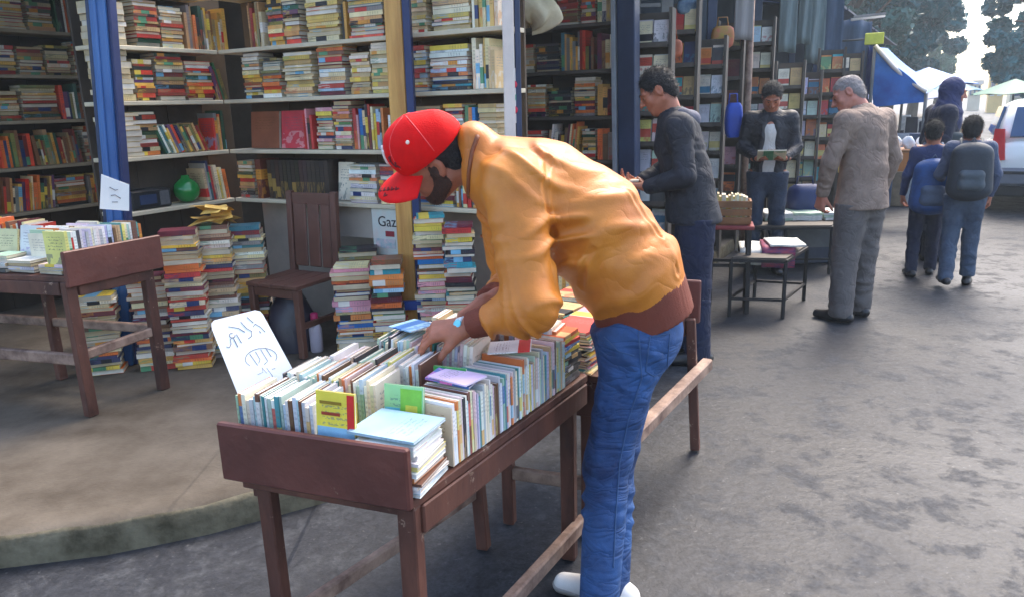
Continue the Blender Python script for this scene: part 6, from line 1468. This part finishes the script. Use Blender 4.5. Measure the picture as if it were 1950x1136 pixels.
J.ell(A(900, 262, 2.42), np.eye(3), (0.05, 0.085, 0.05), 0.05)
J.disp += [fold(o['shL'], o['elL'], 0.105, 0.024, 0.22, 1.1, 0.42, 0.6, 2.4), fold(o['elL'], o['wrL'], 0.058, 0.020, -0.1, 0.85, 0.25, 2.0, 2.0), fold(o['shR'], o['elR'], 0.10, 0.012, 0.2, 1.05, 0.3, 1.4), fold(o['elR'], o['wrR'], 0.06, 0.012, -0.1, 0.85, 0.3, 0.4),
           creases(lean * 0.75 + bellydir * 0.55, 0.115, 0.030, o['waist'] + bellydir * 0.03 - sidem * 0.1, 0.21, 0.8, 0.045), creases(lean * 0.9 + bellydir * 0.2, 0.12, 0.012, A(1190, 420, 2.25), 0.19, 2.6, 0.05), creases(V3(0.5, 0, 0.9), 0.075, 0.018, A(1010, 300, 2.24), 0.12, 1.2, 0.03), creases(lean, 0.12, 0.012, A(1200, 555, 2.25), 0.12, 0.2, 0.03)]
J.cut(A(1217, 566, 2.37), hemd)
for w_, e_ in ((o['wrL'], o['elL']), (o['wrR'], o['elR'])):
    wv = nrm(w_ - e_); wp_ = w_ - wv * 0.074
    J.sub(lambda P, wv=wv, wp_=wp_: np.maximum(-((P - wp_.astype(np.float32)) @ wv.astype(np.float32)), np.sqrt(((P - wp_.astype(np.float32)) ** 2).sum(1)) - 0.12), 0.003)
J.sub(lambda P: rcone(P, o['neck'] + lean * 0.01, hc - Rh[2] * 0.03, 0.070, 0.10), 0.012)
def on_jacket(px, py, Y0=1.9):
    v = ray(px, py); t = Y0 / v[1]
    for _ in range(90):
        d = float(J((CAM + t * v)[None].astype(np.float32))[0])
        if d < 0.0006: break
        t += max(d * 0.6, 0.0006)
    return CAM + t * v
for pp in ([(1064, 262), (1046, 300), (1038, 345), (1042, 400), (1056, 450)], [(1072, 262), (1140, 300), (1200, 366), (1250, 440), (1290, 520)], [(1108, 545), (1112, 505), (1128, 474)]):
    W3 = [on_jacket(*q) for q in pp]
    def groove(P, W3=W3):
        d = np.full(len(P), 9.0, np.float32)
        for a_, b_ in zip(W3[:-1], W3[1:]): d = np.minimum(d, rcone(P, a_, b_, 0, 0))
        return -0.006 * np.exp(-(d / 0.007) ** 2) + 0.0035 * np.exp(-((d - 0.016) / 0.008) ** 2)
    J.disp.append(groove)
jk = mesh_obj('jacket', [J.mesh(0.0058, 1)], M_leather, man)
WB = Sdf(); e0_, e1_ = A(1215, 560, 2.37), A(1229, 602, 2.37); WB.cone(e0_ + hemd * 0.05, e1_ - hemd * 0.05, 0.160, 0.155, 0.02, (sidem, 1.13)); WB.cut(e1_ - hemd * 0.012, hemd); WB.cut(e0_ + hemd * 0.022, -hemd)
ax1, ax2, _ = frame(hemd)
WB.disp.append(lambda P: 0.0009 * np.sin(np.arctan2((P - e0_.astype(np.float32)) @ ax2, (P - e0_.astype(np.float32)) @ ax1) * 90))
mesh_obj('waistband', [WB.mesh(0.006, 0)], M_rib, jk)
for w_, e_ in ((o['wrL'], o['elL']), (o['wrR'], o['elR'])):
    ca_ = nrm(e_ - w_); a_, b_ = w_ + ca_ * 0.020, w_ + ca_ * 0.088; CS = Sdf(); CS.cone(a_ - ca_ * 0.03, b_ + ca_ * 0.03, 0.038, 0.050, 0.01); CS.cut(a_, ca_); CS.cut(b_ , -ca_)
    x1, x2, _ = frame(ca_); CS.disp.append(lambda P, a_=a_, x1=x1, x2=x2: 0.0013 * np.sin(np.arctan2((P - a_.astype(np.float32)) @ x2, (P - a_.astype(np.float32)) @ x1) * 34))
    mesh_obj('cuff', [CS.mesh(0.004, 0)], M_rib, jk)
# collar band, arm-hole seam and pocket edge
cq = [(910, 258), (899, 290), (893, 330), (892, 372), (900, 412), (918, 450)]
cq = [tuple(np.array(cq[i]) * (1 - t) + np.array(cq[i + 1]) * t) for i in range(len(cq) - 1) for t in (0, 0.25, 0.5, 0.75)] + [cq[-1]]
MB().tube([on_jacket(*q) for q in cq], 0.007, 8).build('collar_edge', mat('brown_collar_leather', lin(122, 64, 28), 0.5, 0.15, 8, 0.2, 60), jk)
# jeans
T = Sdf(); T.cone(o['pel'] - UP * 0.02, o['pel'] + lean * 0.09, 0.146, 0.128, 0.04, (sidem, 1.12))
for q, k_ in (('L', 1.0), ('R', 0.96)):
    T.cone(o['hip' + q], o['knee' + q], 0.100 * k_, 0.073 * k_, 0.05).cone(o['knee' + q], o['ank' + q] - UP * 0.03, 0.073 * k_, 0.062 * k_, 0.03)
    T.disp += [fold(o['knee' + q], o['ank' + q], 0.085, 0.011, -0.12, 0.6, 0.4, 0.9 if q == 'L' else 2.7, 1.6), fold(o['hip' + q], o['knee' + q], 0.16, 0.006, 0.3, 1.05, 0.5, 2.4 if q == 'L' else 0.6)]
T.disp += [creases((0.8, 0, 1), 0.07, 0.010, A(1215, 690, 2.2), 0.10, 1.0, 0.02)]
T.cut(V3(0, 0, 0.05), UP); T.cut(o['pel'] + lean * 0.08, -lean)
je = mesh_obj('jeans', [T.mesh(0.0075, 1)], M_denim, man)
def on_surf(S_, px, py, Y0=1.9, out=0.0012):
    v = ray(px, py); t = Y0 / v[1]
    for _ in range(120):
        d = float(S_((CAM + t * v)[None].astype(np.float32))[0])
        if d < 0.0006: break
        t += max(d * 0.6, 0.0006)
    return CAM + (t - out) * v
def stitched(name, S_, pp, r, m, par):
    q = [tuple(np.array(pp[i]) * (1 - t) + np.array(pp[i + 1]) * t) for i in range(len(pp) - 1) for t in np.arange(0, 1, 0.12)] + [pp[-1]]
    MB().tube([on_surf(S_, *p_) for p_ in q], r, 5).build(name, m, par)
M_seam = mat('denim_seam', lin(58, 86, 126), 0.85)
stitched('side_seam', T, [(1216, 628), (1222, 720), (1196, 800), (1180, 880), (1172, 990), (1168, 1080)], 0.0022, M_seam, je)
stitched('back_pocket', T, [(1238, 640), (1276, 634), (1270, 704), (1246, 716), (1230, 706), (1238, 640)], 0.0020, M_seam, je)
stitched('front_pocket', T, [(1150, 640), (1178, 668), (1208, 676)], 0.0020, M_seam, je)
for q, fd in (('L', V3(-0.97, 0.2, 0)), ('R', V3(-0.9, 0.45, 0))):
    tr = mesh_obj('trainer', [shoe_sdf(o['ank' + q], fd, 0.98, zb=0.0).mesh(0.006, 1)], M_whiteshoe, man)
    so = shoe_sdf(o['ank' + q], fd, 0.99, zb=0.0); so.cut(V3(0, 0, 0.028), -UP); so.disp.append(lambda P: 0.004 + 0 * P[:, 0]); mesh_obj('sole', [so.mesh(0.006, 1)], mat('grey_sole', lin(150, 148, 146), 0.7, 0.1, 20), tr)
    fdn = nrm(fd); 
    for k_ in range(4): MB().tube([o['ank' + q] * V3(1, 1, 0) + fdn * (0.035 + 0.022 * k_) + np.cross(UP, fdn) * sx + UP * (0.098 - 0.010 * k_ - abs(sx) * 0.35) for sx in (-0.026, 0, 0.026)], 0.003, 6).build('lace', M_card, tr)
# wrist watch band
wd = nrm(o['wrL'] - o['elL']); wc = o['wrL'] + wd * 0.006; g = MB(); g.lathe(wc - wd * 0.012, [(0.030, 0), (0.0335, 0.002), (0.0335, 0.022), (0.030, 0.024)], ax=wd, n=24); wt = g.build('watch_strap', mat('white_strap', lin(226, 236, 240), 0.4), man)
nv = V3(-0.1, -0.75, 0.65); nv = nrm(nv - wd * (nv @ wd)); MB().lathe(wc + nv * 0.031, [(0.013, 0), (0.0135, 0.004), (0.012, 0.006), (0.001, 0.0062)], ax=nv, n=18).build('watch_face', mat('aqua_dial', lin(120, 214, 234), 0.2), wt)
# cap
C = Sdf(); C.ell(Lh(0, -0.012, 0.050), Rh, (0.098, 0.120, 0.100), 0.01); C.ell(Lh(0, 0.024, 0.080), Rh, (0.088, 0.092, 0.084), 0.03); C.cut(Lh(0, 0, 0.026) , nrm(Rh[2] + Rh[1] * 0.10))
C.disp.append(creases(Rh[1], 0.09, 0.004, Lh(0, 0, 0.12), 0.12, 0.5, 0.02))
cp = mesh_obj('cap', [C.mesh(0.005, 1)], M_capred, man)
g = MB()
def brim(u, v, dz=0.0):
    a = (u - 0.5) * 2.3; r0, r1 = 0.106, 0.106 + 0.098 * max(0, math.cos(a * 0.68)) ** 0.5; r = r0 - 0.01 + (r1 - r0 + 0.01) * v
    return Lh(r * math.sin(a) * 0.93, r * math.cos(a) * 1.02 + 0.002, 0.030 - 0.026 * (abs(math.sin(a)) ** 2) * 1.15 - 0.020 * v + dz)
g.grid(lambda u, v: brim(u, v), 22, 8); g.grid(lambda u, v: brim(u, v, -0.004), 22, 8)
n1 = 22 * 8
for i in range(21): g.f.append([7 * 22 + i, 7 * 22 + i + 1, n1 + 7 * 22 + i + 1, n1 + 7 * 22 + i]); g.smooth.append(False); g.m.append(0)
br = g.build('brim', M_capred, cp)
MB().lathe(Lh(0, 0.0, 0.142), [(0.008, 0), (0.008, 0.004), (0.004, 0.007), (0.001, 0.0075)], ax=Rh[2], n=12).build('button', M_capred, cp)
def on_cap(x, z, off=0.0):   # point on the crown's surface from a side/up direction
    dvec = np.array([x[0], x[1], x[2]]); dvec = dvec / np.linalg.norm(dvec); c0_ = Lh(0, -0.012, 0.046); wdir = Rh[0] * dvec[0] + Rh[1] * dvec[1] + Rh[2] * dvec[2]
    t = 0.05
    for _ in range(60):
        v = float(C(np.array([c0_ + wdir * t], np.float32))[0]); t -= v * 0.9
    return c0_ + wdir * (t + off), wdir
for dv in ((-0.75, 0.25, 0.62), (0.75, 0.25, 0.62)):
    p, n_ = on_cap(dv, 0); MB().lathe(p, [(0.0065, -0.001), (0.0065, 0.0012), (0.003, 0.002), (0.001, 0.0021)], ax=n_, n=12).build('eyelet', mat('cream_thread', lin(250, 220, 200), 0.6), cp)
sm = MB()
for a0 in (-0.9, -0.3, 0.3, 0.9, 1.57, -1.57):
    sm.tube([on_cap((math.sin(a0 * 2) * math.cos(t), math.cos(a0 * 2) * math.cos(t), math.sin(t)), 0, 0.0004)[0] for t in np.linspace(0.05, 1.5, 8)], 0.0013, 5)
sm.build('seam', mat('cap_seam', lin(236, 90, 90), 0.7), cp)
em = MB()
for st in ([(-0.16, 1, 0.62), (-0.10, 1, 0.22)], [(-0.10, 1, 0.22), (0.02, 1, 0.58)], [(0.02, 1, 0.58), (0.06, 1, 0.2)], [(-0.02, 1, 0.72), (0.0, 1, 0.12)]):
    em.tube([on_cap(tuple(np.array(st[0]) * (1 - t) + np.array(st[1]) * t), 0, 0.001)[0] for t in np.linspace(0, 1, 7)], 0.0055, 6)
em.build('front_emblem', mat('white_thread', lin(236, 232, 228), 0.7), cp)
ds = MB()
for st in ([(-0.5, 0.86, 0.5), (-0.46, 0.9, 0.32), (-0.52, 0.84, 0.16)], [(-0.42, 0.92, 0.46), (-0.48, 0.9, 0.4), (-0.42, 0.92, 0.34)], [(-0.58, 0.8, 0.3), (-0.55, 0.84, 0.22), (-0.6, 0.78, 0.12)]):
    for a_, b_ in zip(st[:-1], st[1:]): ds.tube([on_cap(tuple(np.array(a_) * (1 - t) + np.array(b_) * t), 0, 0.0008)[0] for t in np.linspace(0, 1, 4)], 0.003, 5)
ds.build('dark_embroidery', mat('maroon_thread', lin(110, 14, 24), 0.7), cp); dsb = MB()
for (u, v) in ((0.30, 0.55), (0.36, 0.62), (0.42, 0.72), (0.24, 0.5), (0.33, 0.8), (0.48, 0.85)):
    dsb.tube([brim(u, v, 0.001), brim(u + 0.03, v + 0.07, 0.001), brim(u + 0.05, v - 0.02, 0.001)], 0.0026, 5)
dsb.build('dark_embroidery', mat('maroon_thread', lin(110, 14, 24), 0.7), br)

# ---- dark coated man reading at the rack
M_coat = cloth('charcoal_coat', lin(28, 29, 37), 0.75, 0.25, 6, col2=lin(38, 40, 50)); M_navytr = cloth('navy_trousers', lin(20, 29, 56), 0.8, 0.25, 8); M_blackshoe = mat('black_shoe', lin(26, 26, 30), 0.35, 0.2, 8)
p = at_z(1330, 686, 0)
b1, j1, R1, s1, ax1_ = standing('man in charcoal hooded coat reading a pamphlet at the tall rack', (p[0], p[1] + 0.05), math.radians(-78), 1.80,
    dict(pel=(0, 0.04, 0.97), waist=(0, 0.08, 1.10), chest=(0, 0.14, 1.30), shL=(-0.18, 0.14, 1.42), shR=(0.18, 0.17, 1.42), neck=(0, 0.19, 1.49), head=(0, 0.27, 1.61), look=(-0.05, 0.84, -0.5), lookup=(0, 0.5, 0.85),
         elL=(-0.25, 0.10, 1.14), elR=(0.25, 0.2, 1.15), wrL=(-0.12, 0.32, 1.07), wrR=(0.10, 0.36, 1.08), hdL=(0.35, 0.9, 0.1), hdR=(-0.3, 0.9, 0.1), nL=(0.2, 0, 1), nR=(-0.2, 0, 1), hipL=(-0.09, 0.03, 0.92), hipR=(0.09, 0.03, 0.92), ankR=(0.11, 0.10, 0.085), kneeR=(0.10, 0.08, 0.49)),
    M_coat, M_navytr, M_blackshoe, M_hair, long_coat=0.06, fit=1.15, curl=0.5)
rt_, fw_, ss = ax1_
HDs = Sdf(); nb = j1['neck']; HDs.cone(nb - fw_ * 0.07 - rt_ * 0.07 - UP * 0.02, nb - fw_ * 0.12 - UP * 0.05, 0.045, 0.05, 0.03).cone(nb - fw_ * 0.07 + rt_ * 0.07 - UP * 0.02, nb - fw_ * 0.12 - UP * 0.05, 0.045, 0.05, 0.03)
mesh_obj('hood', [HDs.mesh(0.008, 2)], mat('grey_hood', lin(92, 92, 104), 0.8, 0.25, 12, 0.3, 80), b1)
hb = (j1['wrL'] + j1['wrR']) / 2 + fw_ * 0.10 + UP * 0.03
emit(hb, nrm(UP * 0.95 - fw_ * 0.3), fw_, rt_, 0.008, 0.15, 0.2, ('white', (226, 224, 218)), ('in the hands of the charcoal coated man', 'books held by readers', 20.0), 'held open')

# ---- white shirted reader facing the street
M_blackjk = cloth('black_jacket', lin(26, 28, 38), 0.6, 0.25, 8); M_tee = cloth('white_shirt', lin(206, 204, 200), 0.85, 0.08, 8); M_dkjean = cloth('dark_jeans', lin(34, 46, 64), 0.8, 0.25, 8, col2=lin(52, 66, 88))
pm = at_y(1466, 250, 7.05)
b2, j2, R2_, s2, ax2_ = standing('man in black jacket and white shirt looking down at an open book', (pm[0], 7.05), math.radians(196), 1.74,
    dict(head=(0, 0.06, 1.615), look=(0.0, 0.80, -0.55), lookup=(0, 0.55, 0.83), elL=(-0.235, 0.0, 1.16), elR=(0.235, 0.0, 1.16), wrL=(-0.12, 0.24, 1.08), wrR=(0.10, 0.24, 1.08), hdL=(0.75, 0.6, 0.1), hdR=(-0.75, 0.6, 0.1), nL=(0.1, -0.2, 1), nR=(-0.1, -0.2, 1)),
    M_blackjk, M_dkjean, M_blackshoe, M_hair, coat_open=M_tee, fit=0.95, gw=0.93)
rt_, fw_, ss = ax2_; hb = (j2['wrL'] + j2['wrR']) / 2 + fw_ * 0.09 + UP * 0.035
emit(hb + rt_ * 0.0, nrm(UP * 0.8 - fw_ * 0.6), nrm(fw_ * 0.8 + UP * 0.6), rt_, 0.012, 0.15, 0.24, ('cream', (226, 216, 190)), ('in the hands of the white shirted reader', 'books held by readers', 20.0), 'held open')

# ---- brown jacketed man seen from behind
M_brownjk = cloth('taupe_jacket', lin(122, 102, 90), 0.8, 0.12, 7, col2=lin(150, 130, 116)); M_greytr = cloth('grey_trousers', lin(96, 90, 88), 0.8, 0.2, 7)
p = at_z(1622, 606, 0)
b3, j3, R3, s3, ax3_ = standing('older man in taupe jacket and grey trousers standing by the newspaper stands', (p[0], p[1]), math.radians(-28), 1.77,
    dict(chest=(0, 0.03, 1.31), neck=(0, 0.07, 1.485), head=(-0.04, 0.15, 1.585), look=(-0.62, 0.62, -0.45), lookup=(-0.1, 0.5, 0.86), shL=(-0.20, 0.02, 1.42), shR=(0.20, 0.03, 1.42), elL=(-0.28, 0.06, 1.14), elR=(0.27, -0.02, 1.14), wrL=(-0.24, 0.14, 0.90), wrR=(0.26, 0.05, 0.9), ankL=(-0.13, 0, 0.085), ankR=(0.12, 0.04, 0.085)),
    M_brownjk, M_greytr, M_blackshoe, M_greyhair, skin=M_skin2, long_coat=0.10, fit=1.22, curl=0.7, hair_cut=dict(grow=0.003))
rt_, fw_, ss = ax3_; CS = Sdf(); nb = j3['neck']
for a0, a1 in ((-1, 0), (0, 1)): CS.cone(nb + rt_ * 0.075 * a0 - fw_ * (0.01 if a0 else 0.055) + UP * 0.0, nb + rt_ * 0.075 * a1 - fw_ * (0.01 if a1 else 0.055), 0.024, 0.024, 0.02)
mesh_obj('collar', [CS.mesh(0.007, 2)], M_brownjk, b3)

# ---- woman in a navy headscarf
M_abaya = cloth('navy_cloth_dress', lin(26, 30, 50), 0.8, 0.2, 6); M_scarf = cloth('indigo_scarf', lin(44, 50, 88), 0.8, 0.15, 8)
pw_ = at_y(1803, 200, 7.5)
b4, j4, R4, s4, ax4_ = standing('woman in indigo headscarf and navy dress walking past the car', (pw_[0] - 0.10, 7.4), math.radians(100), 1.74,
    dict(look=(0.1, 0.96, -0.22), chest=(0, 0.03, 1.30), neck=(0, 0.05, 1.48), head=(0, 0.09, 1.61), elL=(-0.22, -0.04, 1.15), elR=(0.22, -0.02, 1.15), wrR=(0.2, 0.14, 1.0), wrL=(-0.22, 0.1, 0.95)), M_abaya, M_abaya, M_blackshoe, None, skin=M_skin2, long_coat=0.62, fit=1.3)
rt_, fw_, ss = ax4_; hc4 = j4['head']; SCf = Sdf(); SCf.ell(hc4 - fw_ * 0.018 + UP * 0.02, R4, (0.098, 0.112, 0.118), 0.02); SCf.cone(hc4 - fw_ * 0.03 - UP * 0.08, j4['neck'] - UP * 0.05, 0.088, 0.13, 0.06).cone(j4['neck'] - UP * 0.05, j4['chest'] + UP * 0.03 + fw_ * 0.02, 0.135, 0.165, 0.05, (fw_, 0.8))
SCf.sub(lambda P: ell(P, hc4 + R4[1] * 0.115 - R4[2] * 0.015, R4, (0.062, 0.07, 0.088)), 0.012); SCf.disp.append(creases((0.4, 0.2, 1), 0.09, 0.010, j4['neck'], 0.2, 0.5, 0.05))
mesh_obj('headscarf', [SCf.mesh(0.008, 1)], M_scarf, b4)
hb4 = bag_thing(1802, 252, 285, 7.24, 0.30, mat('olive_bag', lin(52, 62, 66), 0.6, 0.2, 8), 'dark shoulder bag under the arm of the woman in the headscarf', 'shoulder_bag', d=0.12)

# ---- two schoolchildren seen from behind
def backpack(j, ax, m, m2, label, s=1.0, dz=0.0):
    rt_, fw_, ss = ax; c = j['chest'] - fw_ * 0.20 * ss - UP * (0.10 * ss + dz); Rr = np.stack([rt_, fw_, UP]); root = thing('backpack', c - UP * 0.2 * s, label, 'backpack')
    K = Sdf(); 
    for sx in (-1, 1):
        K.cone(c + rt_ * 0.075 * s * sx - UP * 0.12 * s, c + rt_ * 0.065 * s * sx + UP * 0.12 * s, 0.075 * s, 0.068 * s, 0.06 * s)
    K.cone(c - UP * 0.12 * s, c + UP * 0.13 * s, 0.09 * s, 0.075 * s, 0.06 * s); mesh_obj('pack_body', [K.mesh(0.009, 2)], m, root)
    K2_ = Sdf(); pc = c - fw_ * 0.075 * s - UP * 0.06 * s; K2_.cone(pc - rt_ * 0.045 * s - UP * 0.03 * s, pc + rt_ * 0.045 * s - UP * 0.03 * s, 0.046 * s, 0.046 * s, 0.03).cone(pc - rt_ * 0.045 * s + UP * 0.04 * s, pc + rt_ * 0.045 * s + UP * 0.04 * s, 0.040 * s, 0.040 * s, 0.04); mesh_obj('front_pocket', [K2_.mesh(0.008, 2)], m2, root)
    for sx in (-1, 1): MB().tube([c + rt_ * 0.06 * sx * s + UP * 0.15 * s + fw_ * 0.06, j['sh' + ('L' if sx < 0 else 'R')] * 0.55 + j['neck'] * 0.45 + UP * 0.045 * ss, j['chest'] + rt_ * 0.10 * sx * ss + fw_ * 0.165 * ss], 0.016, 8).build('strap', m2, root)
    MB().tube([c + UP * 0.19 * s - rt_ * 0.03, c + UP * 0.235 * s, c + UP * 0.19 * s + rt_ * 0.03], 0.008, 6).build('grab_loop', m2, root)
    return root
M_boyjk = cloth('slate_boy_jacket', lin(74, 84, 108), 0.75, 0.2, 8); M_boyje = cloth('grey_blue_jeans', lin(54, 66, 86), 0.8, 0.25, 7, col2=lin(74, 90, 112))
p = at_z(1818, 543, 0)
b5, j5, R5, s5, ax5_ = standing('boy in grey blue jeans with a dark backpack walking away', (p[0], p[1]), math.radians(24), 1.42,
    dict(head=(0, 0.02, 1.60), look=(0.15, 0.97, -0.1), kneeL=(-0.10, -0.02, 0.50), ankL=(-0.12, -0.22, 0.14), kneeR=(0.10, 0.08, 0.49), ankR=(0.11, 0.06, 0.085), elL=(-0.25, 0.02, 1.15), elR=(0.25, -0.02, 1.16), wrL=(-0.2, 0.2, 1.08), wrR=(0.22, 0.05, 0.93)),
    M_boyjk, M_boyje, M_blackshoe, M_hair, fit=1.05, gw=0.88)
backpack(j5, ax5_, mat('charcoal_pack', lin(40, 48, 58), 0.6, 0.25, 8, 0.3, 40), mat('slate_pack', lin(66, 76, 84), 0.6, 0.25, 8, 0.3, 40), 'charcoal backpack on the boy in grey blue jeans', 1.12)
p = at_z(1752, 530, 0)
b6, j6, R6, s6, ax6_ = standing('child in dark blue clothes with a bright blue backpack', (p[0] + 0.06, p[1] + 0.12), math.radians(20), 1.36,
    dict(look=(0.2, 0.95, -0.2), kneeR=(0.10, 0.05, 0.49), ankR=(0.11, 0.1, 0.085), ankL=(-0.11, -0.08, 0.085)), cloth('dark_blue_jacket', lin(40, 54, 96), 0.75, 0.2, 8), M_navytr, M_blackshoe, M_hair, fit=0.96, gw=0.84)
backpack(j6, ax6_, mat('bright_blue_pack', lin(22, 70, 128), 0.6, 0.35, 8, 0.5, 30), mat('grey_pack_pocket', lin(70, 86, 110), 0.6, 0.25, 8, 0.3, 40), 'bright blue backpack on the child in dark blue', 1.15, 0.12)
flush_books()
